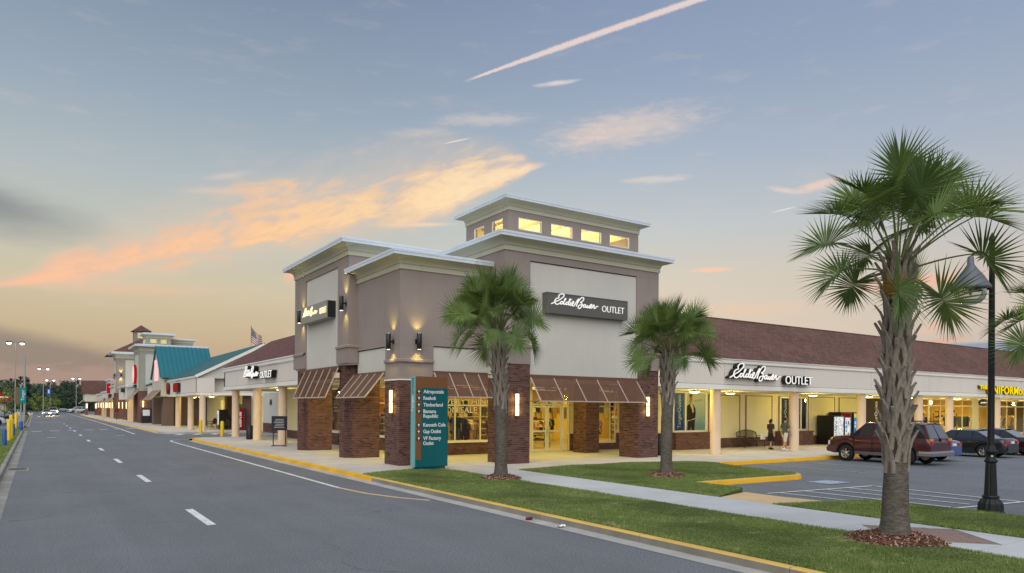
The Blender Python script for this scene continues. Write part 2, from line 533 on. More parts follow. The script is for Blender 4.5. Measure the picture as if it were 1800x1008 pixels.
brick_tex('far brick', lin(96, 66, 60), lin(128, 88, 76), lin(110, 98, 92), 'sum')

# --- stucco, panels, metal
mat('taupe stucco', lin(154, 141, 134), 0.9, var=0.06, vs=0.6, bump=0.12, bs=160, spec=0.2, dirt=0.22)
mat('pale stucco', lin(206, 203, 192), 0.9, var=0.04, vs=0.5, bump=0.08, bs=160, spec=0.2, dirt=0.12)
mat('cream stucco', lin(200, 196, 178), 0.9, var=0.05, vs=0.6, bump=0.1, bs=120, spec=0.2, dirt=0.12)
mat('cornice stucco', lin(197, 194, 172), 0.9, var=0.04, vs=0.6, bump=0.08, bs=120, spec=0.2, dirt=0.16)
mat('fascia stucco', lin(222, 214, 202), 0.88, var=0.035, vs=0.35, bump=0.06, bs=140, spec=0.2, dirt=0.1)
mat('fascia trim', lin(234, 230, 218), 0.8, var=0.05, vs=0.5, dirt=0.08)
mat('sage stucco', lin(160, 160, 146), 0.9, var=0.05, vs=0.6, dirt=0.1)
mat('brown stucco', lin(110, 92, 84), 0.9, var=0.05, vs=0.6, dirt=0.1)
mat('column stucco', lin(214, 188, 158), 0.85, var=0.05, vs=1.0, bump=0.1, bs=90, dirt=0.12)
mat('coping metal', lin(214, 223, 232), 0.42, metal=0.0, var=0.06, vs=0.8, spec=0.7, dirt=0.12)
mat('joint', lin(70, 64, 60), 0.9, var=0.0)
mat('siding', lin(226, 216, 176), 0.65, var=0.03, vs=1.2, spec=0.3, dirt=0.06)
mat('siding trim', lin(226, 214, 182), 0.65, var=0.03, vs=1.0)
mat('soffit', lin(214, 206, 186), 0.8, var=0.03, vs=0.8)
mat('window frame', lin(226, 224, 214), 0.45, var=0.03, spec=0.5)
mat('dark frame', lin(40, 38, 36), 0.4, var=0.05, spec=0.5)
mat('bronze metal', lin(118, 84, 66), 0.5, metal=0.15, var=0.06, vs=3, spec=0.5)
mat('awning rib', lin(196, 178, 162), 0.5, var=0.05, vs=3)
mat('brown wood', lin(112, 78, 60), 0.6, var=0.08)
mat('black metal', lin(26, 26, 26), 0.42, var=0.1, vs=5, spec=0.5)
mat('iron green', lin(22, 28, 27), 0.45, var=0.15, vs=6, spec=0.5, bump=0.05, bs=60)
mat('grey metal', lin(98, 101, 108), 0.45, metal=0.0, var=0.08)
mat('galvanised', lin(168, 168, 166), 0.5, metal=0.3, var=0.06)
mat('chrome', lin(205, 205, 208), 0.22, metal=1.0, var=0.02)
mat('sign grey baked light', lin(150, 146, 138), 0.5, var=0.05, vs=1.5)  # sign grey lightened to paint in light reflected off the street-side board
mat('sign grey', lin(98, 96, 92), 0.5, var=0.05, vs=1.5)
mat('sign teal', lin(2, 98, 102), 0.42, var=0.03, vs=1.0, spec=0.4)
mat('sign teal edge', lin(120, 182, 182), 0.42, var=0.03, vs=1.0)
mat('sign brown', lin(134, 88, 52), 0.5, var=0.04, vs=1.0)
mat('white vinyl', lin(240, 240, 238), 0.5, var=0.0)
mat('black vinyl', lin(24, 22, 22), 0.5, var=0.0)
mat('dark yellow paint', lin(120, 96, 10), 0.5, var=0.05)
mat('yellow paint', lin(232, 196, 24), 0.5, var=0.06, vs=4)
mat('blue paint', lin(30, 86, 156), 0.5, var=0.06, vs=4)
mat('green banner', lin(0, 128, 122), 0.6, var=0.04)
mat('store wall', lin(238, 206, 108), 0.8, var=0.04, vs=0.8)
mat('store floor', lin(196, 172, 120), 0.45, var=0.1, vs=1.0)
mat('interior wood', lin(150, 110, 70), 0.6, var=0.15, vs=3)
mat('white lettering', lin(240, 240, 236), 0.5, var=0.0)
mat('dark bench iron', lin(52, 44, 38), 0.5, var=0.1, vs=6)

def shingles():
    m, kk, b, out = new_mat('shingle roof')
    p = kk.sep(pos(kk))
    t = kk.comb(kk.m('ADD', p[0], kk.m('MULTIPLY', p[1], 0.0)), kk.m('MULTIPLY', p[2], 1.8), 0)
    bt = kk.n('ShaderNodeTexBrick')
    kk.put(bt.inputs['Vector'], t)
    bt.inputs['Scale'].default_value = 1
    bt.inputs['Brick Width'].default_value = 0.33
    bt.inputs['Row Height'].default_value = 0.16
    bt.inputs['Mortar Size'].default_value = 0.009
    bt.inputs['Bias'].default_value = -0.1
    bt.inputs[1].default_value = lin(104, 80, 71)
    bt.inputs[2].default_value = lin(128, 99, 87)
    bt.inputs[3].default_value = lin(78, 55, 54)
    n = kk.noise(pos(kk), 9, 4, 0.8)
    n2 = kk.noise(pos(kk), 0.5, 3, 0.6)
    c = kk.mix(kk.smooth(n, 0.35, 0.68), kk.mix(0.45, bt.outputs[0], lin(80, 54, 52)), bt.outputs[0])
    c = kk.mix(kk.m('MULTIPLY', kk.smooth(n2, 0.4, 0.7), 0.2), c, lin(150, 108, 98))
    kk.put(b.inputs['Base Color'], c)
    b.inputs['Roughness'].default_value = 0.92
    b.inputs['Specular IOR Level'].default_value = 0.15
    add_bump(kk, b, kk.m('SUBTRACT', n, bt.outputs[1]), 0.6, 0.03)
shingles()
def shingles_y():
    m, kk, b, out = new_mat('shingle roof street')
    p = kk.sep(pos(kk))
    t = kk.comb(p[1], kk.m('MULTIPLY', p[2], 1.8), 0)
    bt = kk.n('ShaderNodeTexBrick')
    kk.put(bt.inputs['Vector'], t)
    bt.inputs['Scale'].default_value = 1
    bt.inputs['Brick Width'].default_value = 0.33
    bt.inputs['Row Height'].default_value = 0.16
    bt.inputs['Mortar Size'].default_value = 0.009
    bt.inputs[1].default_value = lin(104, 74, 72)
    bt.inputs[2].default_value = lin(130, 94, 90)
    bt.inputs[3].default_value = lin(78, 55, 54)
    n = kk.noise(pos(kk), 9, 4, 0.8)
    c = kk.mix(kk.smooth(n, 0.35, 0.68), kk.mix(0.45, bt.outputs[0], lin(80, 54, 52)), bt.outputs[0])
    kk.put(b.inputs['Base Color'], c)
    b.inputs['Roughness'].default_value = 0.92
    b.inputs['Specular IOR Level'].default_value = 0.15
    add_bump(kk, b, n, 0.5, 0.03)
shingles_y()
mat('teal roof metal', lin(36, 112, 124), 0.45, metal=0.1, var=0.05, vs=0.8, spec=0.5, dirt=0.08)
mat('teal roof shingle', lin(48, 98, 100), 0.7, var=0.08, vs=2.0, bump=0.2, bs=8)

# --- glass
def glass(name, tint=(0.93, 0.95, 0.94), refl=0.10):
    m = bpy.data.materials.new(name)
    m.use_nodes = True
    m.node_tree.nodes.clear()
    kk = NT(m.node_tree)
    out = kk.n('ShaderNodeOutputMaterial')
    tr = kk.n('ShaderNodeBsdfTransparent')
    tr.inputs[0].default_value = (*tint, 1)
    gl = kk.n('ShaderNodeBsdfGlossy')
    gl.inputs['Roughness'].default_value = 0.02
    fr = kk.n('ShaderNodeFresnel')
    fr.inputs[0].default_value = 1.5
    mx = kk.n('ShaderNodeMixShader')
    kk.put(mx.inputs[0], kk.m('ADD', kk.m('MULTIPLY', fr.outputs[0], 0.8), refl * 0.3, clamp=True))
    kk.L.new(tr.outputs[0], mx.inputs[1])
    kk.L.new(gl.outputs[0], mx.inputs[2])
    kk.L.new(mx.outputs[0], out.inputs[0])
    MATS[name] = m
glass('shop glass')
glass('lamp globe glass', (0.86, 0.88, 0.86), 0.3)
def dark_glass(name, col, rough=0.04):
    m, kk, b, out = new_mat(name)
    b.inputs['Base Color'].default_value = col
    b.inputs['Roughness'].default_value = rough
    b.inputs['Specular IOR Level'].default_value = 0.9
    b.inputs['Coat Weight'].default_value = 1.0
    b.inputs['Coat Roughness'].default_value = 0.02
dark_glass('car glass', lin(26, 30, 32))
dark_glass('pale car glass', lin(70, 78, 82))

# --- lights
WARM = (1.0, 0.79, 0.17)
emit('sconce glow', (1.0, 0.80, 0.42, 1), 2.6)
emit('lamp glow', (1.0, 0.86, 0.5, 1), 7.0)
emit('pole lamp glow', (1.0, 0.93, 0.78, 1), 9.0)
emit('headlight glow', (1.0, 0.84, 0.5, 1), 22.0)
emit('ceiling panel glow', (1.0, 0.80, 0.36, 1), 1.8)
emit('clerestory glow', lin(246, 222, 132), 0.85, 0.18, 1.1)
emit('sign white glow', (1.0, 0.98, 0.93, 1), 1.0)
emit('sign warm glow', (1.0, 0.88, 0.55, 1), 1.3)
emit('sign yellow glow', lin(255, 226, 0), 1.0)
emit('sign red glow', lin(206, 40, 40), 0.6)
emit('sign pink glow', lin(255, 205, 200), 1.0)
emit('vending white glow', (0.92, 1.0, 0.96, 1), 0.95, 0.5, 6.0)
emit('vending blue glow', lin(40, 150, 214), 0.8)
emit('vending red glow', lin(176, 30, 36), 0.45)
emit('vending yellow glow', lin(236, 220, 60), 0.8)
emit('far store glow', lin(255, 205, 110), 0.85, 0.35, 0.8)

# --- plants
def frond_mat(name, c0, c1, c2):
    m, kk, b, out = new_mat(name)
    oi = kk.n('ShaderNodeObjectInfo').outputs['Random']
    ri = kk.n('ShaderNodeNewGeometry').outputs['Random Per Island']
    f = kk.m('ADD', kk.m('MULTIPLY', oi, 0.6), kk.m('MULTIPLY', ri, 0.4))
    c = kk.ramp(f, [(0.0, c0), (0.55, c1), (1.0, c2)])
    kk.put(b.inputs['Base Color'], c)
    b.inputs['Roughness'].default_value = 0.5
    b.inputs['Specular IOR Level'].default_value = 0.35
    tl = kk.n('ShaderNodeBsdfTranslucent')
    kk.put(tl.inputs[0], kk.mix(0.5, c, lin(110, 125, 30)))
    mx = kk.n('ShaderNodeMixShader')
    mx.inputs[0].default_value = 0.2
    kk.L.new(b.outputs[0], mx.inputs[1])
    kk.L.new(tl.outputs[0], mx.inputs[2])
    kk.L.new(mx.outputs[0], out.inputs[0])
frond_mat('palm frond', lin(70, 94, 50), lin(100, 124, 64), lin(134, 152, 82))
frond_mat('old palm frond', lin(120, 112, 48), lin(150, 122, 52), lin(168, 128, 60))
frond_mat('petiole', lin(104, 116, 70), lin(124, 130, 80), lin(140, 140, 96))

def bark(name, c_lo, c_hi, ring):
    m, kk, b, out = new_mat(name)
    p = objc(kk)
    n1 = kk.noise(kk.vscale(p, (1, 1, ring)), 9, 5, 0.7)
    n2 = kk.noise(p, 55, 4, 0.7)
    n3 = kk.noise(p, 1.6, 3, 0.6)
    c = kk.mix(kk.smooth(n1, 0.3, 0.7), c_lo, c_hi)
    c = kk.mix(kk.m('MULTIPLY', kk.smooth(n2, 0.5, 0.75), 0.5), c, sc_(c_lo, 0.55))
    c = kk.mix(kk.m('MULTIPLY', kk.smooth(n3, 0.45, 0.7), 0.4), c, sc_(c_hi, 1.15))
    oi = kk.n('ShaderNodeObjectInfo').outputs['Random']
    c = kk.mix(kk.m('MULTIPLY', oi, 0.3), c, sc_(c_lo, 0.8))
    kk.put(b.inputs['Base Color'], c)
    b.inputs['Roughness'].default_value = 0.95
    b.inputs['Specular IOR Level'].default_value = 0.15
    add_bump(kk, b, kk.m('ADD', kk.m('MULTIPLY', n1, 0.7), kk.m('MULTIPLY', n2, 0.4)), 0.9, 0.04)
bark('palm bark', lin(84, 79, 71), lin(124, 117, 106), 3.2)
bark('palm boot', lin(112, 103, 92), lin(172, 162, 148), 0.35)
bark('palm core', lin(58, 50, 42), lin(92, 82, 70), 2.0)
bark('tree bark', lin(70, 60, 52), lin(100, 90, 80), 0.4)
def foliage(name, c0, c1, c2):
    m, kk, b, out = new_mat(name)
    ri = kk.n('ShaderNodeNewGeometry').outputs['Random Per Island']
    oi = kk.n('ShaderNodeObjectInfo').outputs['Random']
    c = kk.ramp(kk.m('ADD', kk.m('MULTIPLY', ri, 0.6), kk.m('MULTIPLY', oi, 0.4)), [(0, c0), (0.5, c1), (1, c2)])
    kk.put(b.inputs['Base Color'], c)
    b.inputs['Roughness'].default_value = 0.8
    b.inputs['Specular IOR Level'].default_value = 0.15
foliage('dark foliage', lin(52, 70, 58), lin(72, 90, 72), lin(92, 108, 86))
foliage('bright foliage', lin(88, 108, 48), lin(118, 134, 58), lin(140, 150, 76))

# --- cars & cloth
def car_paint(name, col, metal=0.2):
    m, kk, b, out = new_mat(name)
    n = kk.noise(objc(kk), 1.5, 3, 0.6)
    kk.put(b.inputs['Base Color'], kk.mix(kk.smooth(n, 0.3, 0.7), sc_(col, 0.9), sc_(col, 1.08)))
    b.inputs['Roughness'].default_value = 0.32
    b.inputs['Metallic'].default_value = metal
    b.inputs['Coat Weight'].default_value = 1.0
    b.inputs['Coat Roughness'].default_value = 0.06
for nm, c_ in (('maroon car paint', lin(70, 14, 24)), ('black car paint', lin(22, 23, 26)), ('blue car paint', lin(62, 88, 140)), ('dark red car paint', lin(46, 16, 20)),
               ('silver car paint', lin(190, 196, 204)), ('white car paint', lin(226, 226, 224)), ('green car paint', lin(70, 82, 76)), ('teal car paint', lin(60, 80, 88))):
    car_paint(nm, c_)
mat('rubber', lin(28, 28, 28), 0.85, var=0.1, local=True)
mat('trim grey', lin(92, 90, 92), 0.55, var=0.05, local=True)
mat('wheel alloy', lin(190, 188, 182), 0.32, metal=0.7, var=0.03, local=True)
mat('well black', lin(10, 10, 10), 0.9, var=0)
mat('tail lamp', lin(170, 22, 26), 0.2, var=0.05, spec=0.7, local=True, coat=0.6)
mat('amber lamp', lin(236, 150, 60), 0.2, var=0.02, spec=0.7, local=True, coat=0.6)
mat('clear lamp', lin(220, 222, 226), 0.12, var=0.02, spec=0.8, local=True, coat=1)
mat('plate', lin(226, 226, 220), 0.5, var=0.02, local=True)
mat('skin', lin(186, 138, 112), 0.6, var=0.05, local=True)
mat('hair', lin(40, 28, 22), 0.7, var=0.1, local=True)
for nm, c_ in (('grey green cloth', lin(78, 82, 74)), ('black cloth', lin(26, 26, 28)), ('dark plum cloth', lin(58, 48, 52)), ('pale shorts cloth', lin(196, 190, 178)), ('white cloth', lin(225, 222, 214)),
               ('red cloth', lin(176, 58, 34)), ('orange cloth', lin(200, 140, 70)), ('navy cloth', lin(44, 46, 60)), ('olive cloth', lin(96, 94, 62)), ('tan cloth', lin(196, 166, 116)), ('maroon cloth', lin(110, 40, 36)),
               ('cream cloth', lin(230, 212, 164)), ('green cloth', lin(88, 104, 74)), ('khaki cloth', lin(178, 150, 104)), ('pink cloth', lin(206, 150, 124)), ('teal cloth', lin(96, 108, 100)), ('charcoal cloth', lin(54, 52, 52))):
    mat(nm, c_, 0.9, var=0.12, vs=6, local=True, bump=0.15, bs=40)
def plaid():
    m, kk, b, out = new_mat('plaid cloth')
    p = kk.sep(objc(kk))
    a = kk.m('SINE', kk.m('MULTIPLY', kk.m('ADD', p[0], p[1]), 70.0))
    c_ = kk.m('SINE', kk.m('MULTIPLY', p[2], 60.0))
    f = kk.m('ADD', kk.smooth(a, -0.2, 0.2), kk.smooth(c_, -0.2, 0.2))
    kk.put(b.inputs['Base Color'], kk.ramp(kk.m('DIVIDE', f, 2.0), [(0, lin(46, 34, 36)), (0.5, lin(120, 60, 50)), (1, lin(220, 196, 150))]))
    b.inputs['Roughness'].default_value = 0.9
plaid()

# ------------------------------------------------------------------ mesh helpers
ORIG = {}

class MB:
    def __init__(s):
        s.v, s.f, s.mi, s.sm = [], [], [], []

    def add(s, vs, fs, mi=0, smooth=False):
        o = len(s.v)
        s.v.extend([tuple(v) for v in vs])
        for f in fs:
            s.f.append(tuple(i + o for i in f))
            s.mi.append(mi)
            s.sm.append(smooth)
        return s

    def box(s, x0, x1, y0, y1, z0, z1, mi=0):
        vs = [(x0, y0, z0), (x1, y0, z0), (x1, y1, z0), (x0, y1, z0), (x0, y0, z1), (x1, y0, z1), (x1, y1, z1), (x0, y1, z1)]
        return s.add(vs, [(0, 3, 2, 1), (4, 5, 6, 7), (0, 1, 5, 4), (1, 2, 6, 5), (2, 3, 7, 6), (3, 0, 4, 7)], mi)

    def obox(s, c, X, Y, Z, mi=0):
        c, X, Y, Z = Vector(c), Vector(X), Vector(Y), Vector(Z)
        vs = []
        for dz_ in (-1, 1):
            for a, b in ((-1, -1), (1, -1), (1, 1), (-1, 1)):
                vs.append(c + X * a + Y * b + Z * dz_)
        return s.add(vs, [(0, 3, 2, 1), (4, 5, 6, 7), (0, 1, 5, 4), (1, 2, 6, 5), (2, 3, 7, 6), (3, 0, 4, 7)], mi)

    def bar(s, p, q, w, h=None, up=(0, 0, 1), mi=0):
        p, q = Vector(p), Vector(q)
        d = (q - p)
        L = d.length
        d.normalize()
        u = Vector(up)
        if abs(d.dot(u)) > 0.98:
            u = Vector((1, 0, 0))
        a = d.cross(u).normalized()
        b = a.cross(d).normalized()
        return s.obox((p + q) / 2, a * w / 2, d * L / 2, b * (h or w) / 2, mi)

    def quad(s, a, b, c, d, mi=0, smooth=False):
        return s.add([a, b, c, d], [(0, 1, 2, 3)], mi, smooth)

    def poly(s, pts, mi=0):
        return s.add(pts, [tuple(range(len(pts)))], mi)

    def prism(s, pts, z0, z1, mi=0, top_mi=None):
        n = len(pts)
        a = sum(pts[i][0] * pts[(i + 1) % n][1] - pts[(i + 1) % n][0] * pts[i][1] for i in range(n))
        if a < 0:
            pts = pts[::-1]
        vs = [(x, y, z0) for x, y in pts] + [(x, y, z1) for x, y in pts]
        fs = [(i, (i + 1) % n, n + (i + 1) % n, n + i) for i in range(n)]
        s.add(vs, fs + [tuple(range(n))[::-1]], mi)
        s.add([(x, y, z1) for x, y in pts], [tuple(range(n))], mi if top_mi is None else top_mi)
        return s

    def tube(s, pts, r, n=8, mi=0, caps=True, smooth=True):
        pts = [Vector(p) for p in pts]
        rs = r if isinstance(r, (list, tuple)) else [r] * len(pts)
        vs, fs = [], []
        up = Vector((0, 0, 1))
        prev = None
        for i, p in enumerate(pts):
            d = (pts[min(i + 1, len(pts) - 1)] - pts[max(i - 1, 0)]).normalized()
            if prev is None:
                a = d.cross(up if abs(d.z) < 0.95 else Vector((1, 0, 0))).normalized()
            else:
                a = (prev - d * prev.dot(d)).normalized()
            prev = a
            b = d.cross(a)
            for j in range(n):
                t_ = 2 * pi * j / n
                vs.append(p + (a * cos(t_) + b * sin(t_)) * rs[i])
        for i in range(len(pts) - 1):
            for j in range(n):
                fs.append((i * n + j, i * n + (j + 1) % n, (i + 1) * n + (j + 1) % n, (i + 1) * n + j))
        s.add(vs, fs, mi, smooth)
        if caps:
            s.add(vs[:n], [tuple(range(n))[::-1]], mi)
            s.add(vs[-n:], [tuple(range(n))], mi)
        return s

    def lathe(s, prof, n=16, c=(0, 0, 0), mi=0, smooth=True, sx=1.0, sy=1.0, caps=True):
        vs, fs = [], []
        for r, z in prof:
            for j in range(n):
                t_ = 2 * pi * j / n
                vs.append((c[0] + r * cos(t_) * sx, c[1] + r * sin(t_) * sy, c[2] + z))
        m_ = len(prof)
        for i in range(m_ - 1):
            for j in range(n):
                fs.append((i * n + j, i * n + (j + 1) % n, (i + 1) * n + (j + 1) % n, (i + 1) * n + j))
        s.add(vs, fs, mi, smooth)
        if caps and prof[0][0] > 1e-4:
            s.add(vs[:n], [tuple(range(n))[::-1]], mi)
        if caps and prof[-1][0] > 1e-4:
            s.add(vs[-n:], [tuple(range(n))], mi)
        return s

    def ball(s, c, r, n=10, mi=0, sx=1, sy=1, sz=1):
        prof = [(r * sin(pi * i / (n // 2 + 2)), -r * sz * cos(pi * i / (n // 2 + 2))) for i in range(n // 2 + 3)]
        prof = [(max(a, 1e-4), b) for a, b in prof]
        vs_from = len(s.v)
        return s.lathe(prof, n, c, mi, True, sx, sy)

    def sweep(s, prof, path, mi_of=None, closed=True, out=1):
        """profile [(offset outward, z)] swept with mitres along a ccw path [(x,y)]"""
        P = [Vector((x, y)) for x, y in path]
        n = len(P)
        offs = []
        for i in range(n):
            def nrm(a, b):
                d = (b - a).normalized()
                return Vector((d.y, -d.x)) * out
            if closed or 0 < i < n - 1:
                n0, n1 = nrm(P[i - 1], P[i]), nrm(P[i], P[(i + 1) % n])
                mv = (n0 + n1)
                mv = mv / max(1e-6, mv.dot(n0))
            elif i == 0:
                mv = nrm(P[0], P[1])
            else:
                mv = nrm(P[-2], P[-1])
            offs.append(mv)
        for j in range(len(prof) - 1):
            (o0, z0), (o1, z1) = prof[j], prof[j + 1]
            for i in range(n if closed else n - 1):
                i2 = (i + 1) % n
                a, b = P[i] + offs[i] * o0, P[i2] + offs[i2] * o0
                c_, d_ = P[i2] + offs[i2] * o1, P[i] + offs[i] * o1
                s.quad((*a, z0), (*b, z0), (*c_, z1), (*d_, z1), mi_of[j] if mi_of else 0)
        return s

    def build(s, name, mats, parent=None, local=False, kind=None, loc=None, label=None):
        if isinstance(mats, str):
            mats = [mats]
        vs = np.array(s.v, dtype=float)
        if parent is not None:
            if not local:
                vs = vs - np.array(ORIG[parent.name])
            o0 = Vector((0, 0, 0))
        else:
            if loc is None:
                mn, mx = vs.min(0), vs.max(0)
                loc = ((mn[0] + mx[0]) / 2, (mn[1] + mx[1]) / 2, mn[2])
            vs = vs - np.array(loc)
            o0 = Vector(loc)
        me = bpy.data.meshes.new(name)
        me.from_pydata(vs.tolist(), [], s.f)
        for m_ in mats:
            me.materials.append(MATS[m_])
        me.polygons.foreach_set('material_index', s.mi)
        me.polygons.foreach_set('use_smooth', s.sm)
        me.update()
        ob = bpy.data.objects.new(name, me)
        COL.objects.link(ob)
        ob.location = o0
        if parent is not None:
            ob.parent = parent
            ORIG[ob.name] = ORIG.get(parent.name, (0, 0, 0))
        else:
            ORIG[ob.name] = tuple(o0)
        if kind:
            ob['kind'] = kind
        if label:
            ob['label'] = label
        return ob


def thing(name, label, cat, loc=(0, 0, 0), rz=0.0, group=None, kind=None):
    o = bpy.data.objects.new(name, None)
    COL.objects.link(o)
    o.empty_display_size = 0.3
    o.location = loc
    o.rotation_euler = (0, 0, rz)
    ORIG[o.name] = tuple(loc)
    if label:
        o['label'] = label
    if cat:
        o['category'] = cat
    if group:
        o['group'] = group
    if kind:
        o['kind'] = kind
    return o


def tag(o, label, cat, group=None):
    o['label'] = label
    o['category'] = cat
    if group:
        o['group'] = group
    return o


def put(name, me, parent, M=None):
    """an object that shares mesh data"""
    o = bpy.data.objects.new(name, me)
    COL.objects.link(o)
    if parent:
        o.parent = parent
    if M is not None:
        o.matrix_local = M
    return o


def copy_tree(root, label=None, loc=None, rz=None):
    r = root.copy()
    COL.objects.link(r)
    if loc is not None:
        r.location = loc
    if rz is not None:
        r.rotation_euler = (0, 0, rz)
    if label:
        r['label'] = label
    ORIG[r.name] = tuple(r.location)
    for ch in list(root.children):
        c = ch.copy()
        COL.objects.link(c)
        c.parent = r
        ORIG[c.name] = ORIG[r.name]
        for g_ in list(ch.children):
            d = g_.copy()
            COL.objects.link(d)
            d.parent = c
    return r


def text_mesh(txt, size=1.0, extrude=0.0, wscale=1.0, shear=0.0, align='LEFT', spacing=1.0, bold=0.0):
    cu = bpy.data.curves.new('text', 'FONT')
    cu.body = txt
    cu.size = size
    cu.extrude = extrude
    cu.align_x = align
    cu.shear = shear
    cu.offset = bold
    cu.space_character = spacing
    cu.resolution_u = 3
    ob = bpy.data.objects.new('text', cu)
    COL.objects.link(ob)
    dg = bpy.context.evaluated_depsgraph_get()
    me = bpy.data.meshes.new_from_object(ob.evaluated_get(dg))
    bpy.data.objects.remove(ob)
    bpy.data.curves.remove(cu)
    if wscale != 1.0:
        me.transform(Matrix.Diagonal((wscale, 1, 1, 1)))
    return me


def text(name, txt, size, o, right, up, matname, parent=None, wscale=1.0, extrude=0.004, shear=0.0, align='LEFT', fit=None, spacing=1.0, bold=0.0, local=False):
    """lettering: text laid on the plane (right, up) with its baseline start at o"""
    me = text_mesh(txt, size, extrude, wscale, shear, align, spacing, bold)
    right, up = Vector(right).normalized(), Vector(up).normalized()
    if fit:
        xs = [v.co.x for v in me.vertices]
        w_ = max(xs) - min(xs)
        me.transform(Matrix.Translation((-min(xs) if align == 'LEFT' else 0, 0, 0)))
        me.transform(Matrix.Diagonal((fit / w_, 1, 1, 1)))
    nrm = right.cross(up)
    off = Vector(ORIG[parent.name]) if (parent is not None and not local) else Vector((0, 0, 0))
    Mx = Matrix((right, up, nrm)).transposed().to_4x4()
    Mx.translation = Vector(o) - off
    me.transform(Mx)
    me.materials.clear()
    me.materials.append(MATS[matname])
    ob = bpy.data.objects.new(name, me)
    COL.objects.link(ob)
    if parent is not None:
        ob.parent = parent
    return ob


def area_light(name, loc, size, energy, col=WARM, rot=(0, 0, 0), sy=None, parent=None, spread=None):
    l = bpy.data.lights.new(name, 'AREA')
    l.energy = energy
    l.color = col
    l.size = size
    if sy:
        l.shape = 'RECTANGLE'
        l.size_y = sy
    if spread:
        l.spread = spread
    o = bpy.data.objects.new(name, l)
    COL.objects.link(o)
    o.location = loc
    o.rotation_euler = rot
    if parent:
        o.parent = parent
        o.location = Vector(loc) - Vector(ORIG[parent.name])
    return o


def point_light(name, loc, energy, col=WARM, r=0.05, parent=None, spot=None, dirv=(0, 0, -1), blend=0.6):
    l = bpy.data.lights.new(name, 'SPOT' if spot else 'POINT')
    l.energy = energy
    l.color = col
    l.shadow_soft_size = r
    if spot:
        l.spot_size = radians(spot)
        l.spot_blend = blend
    o = bpy.data.objects.new(name, l)
    COL.objects.link(o)
    o.location = loc
    if spot:
        o.rotation_euler = Vector(dirv).to_track_quat('-Z', 'Y').to_euler()
    if parent:
        o.parent = parent
        o.location = Vector(loc) - Vector(ORIG[parent.name])
    return o


def catmull(pts, n=6):
    P = [Vector(p) for p in pts]
    P = [P[0] * 2 - P[1]] + P + [P[-1] * 2 - P[-2]]
    out = []
    for i in range(1, len(P) - 2):
        for j in range(n):
            t_ = j / n
            a, b, c_, d_ = P[i - 1], P[i], P[i + 1], P[i + 2]
            out.append(0.5 * ((2 * b) + (c_ - a) * t_ + (2 * a - 5 * b + 4 * c_ - d_) * t_ ** 2 + (3 * b - a - 3 * c_ + d_) * t_ ** 3))
    out.append(P[-2])
    return out


def brick_faces(mb, x0, x1, y0, y1, z0, z1, sides='WSEN', L=0.222, H=0.0738, J=0.010, proud=0.009):
    """bricks standing proud of a mortar core on the chosen sides (running bond)"""
    rows = max(1, int(round((z1 - z0) / H)))
    h = (z1 - z0) / rows
    def face(a0, a1, mk):
        for r in range(rows):
            zb, zt = z0 + r * h + J / 2, z0 + (r + 1) * h - J / 2
            a = a0 - (L / 2 if r % 2 else 0)
            while a < a1:
                s_, e_ = max(a, a0) + (J / 2 if a > a0 else 0), min(a + L, a1) - (J / 2 if a + L < a1 else 0)
                if e_ - s_ > 0.02:
                    mk(s_, e_, zb, zt, proud + random.uniform(-0.0025, 0.0025))
                a += L
    five = [(4, 5, 6, 7), (0, 1, 5, 4), (1, 2, 6, 5), (2, 3, 7, 6), (3, 0, 4, 7)]
    def mk_s(s_, e_, zb, zt, p):
        mb.add([(s_, y0, zb), (e_, y0, zb), (e_, y0, zt), (s_, y0, zt), (s_, y0 - p, zb), (e_, y0 - p, zb), (e_, y0 - p, zt), (s_, y0 - p, zt)], five)
    def mk_n(s_, e_, zb, zt, p):
        mb.add([(e_, y1, zb), (s_, y1, zb), (s_, y1, zt), (e_, y1, zt), (e_, y1 + p, zb), (s_, y1 + p, zb), (s_, y1 + p, zt), (e_, y1 + p, zt)], five)
    def mk_w(s_, e_, zb, zt, p):
        mb.add([(x0, e_, zb), (x0, s_, zb), (x0, s_, zt), (x0, e_, zt), (x0 - p, e_, zb), (x0 - p, s_, zb), (x0 - p, s_, zt), (x0 - p, e_, zt)], five)
    def mk_e(s_, e_, zb, zt, p):
        mb.add([(x1, s_, zb), (x1, e_, zb), (x1, e_, zt), (x1, s_, zt), (x1 + p, s_, zb), (x1 + p, e_, zb), (x1 + p, e_, zt), (x1 + p, s_, zt)], five)
    if 'S' in sides:
        face(x0, x1, mk_s)
    if 'N' in sides:
        face(x0, x1, mk_n)
    if 'W' in sides:
        face(y0, y1, mk_w)
    if 'E' in sides:
        face(y0, y1, mk_e)
    return mb


def brick_pier(name, root, x0, x1, y0, y1, z0, z1, sides='WSEN', mortar='mortar'):
    c = MB().box(x0, x1, y0, y1, z0, z1).build(name, mortar, root)
    b = brick_faces(MB(), x0, x1, y0, y1, z0 + 0.005, z1 - 0.005, sides).build('brickwork', 'brick', c, kind='stuff')
    return c


def siding(name, root, p, q, z0, z1, step=0.19, lap=0.022, matname='siding', nrm=None):
    """lap boards between plan points p and q; boards face nrm"""
    mb = MB()
    p, q = Vector((*p, 0)), Vector((*q, 0))
    n_ = Vector((*nrm, 0))
    z = z0
    while z < z1 - 0.01:
        zt = min(z + step, z1)
        a, b = p + n_ * lap, q + n_ * lap
        mb.quad((a.x, a.y, z), (b.x, b.y, z), (q.x, q.y, zt), (p.x, p.y, zt))
        mb.quad((p.x, p.y, z), (q.x, q.y, z), (b.x, b.y, z), (a.x, a.y, z))
        z = zt
    return mb.build(name, matname, root)


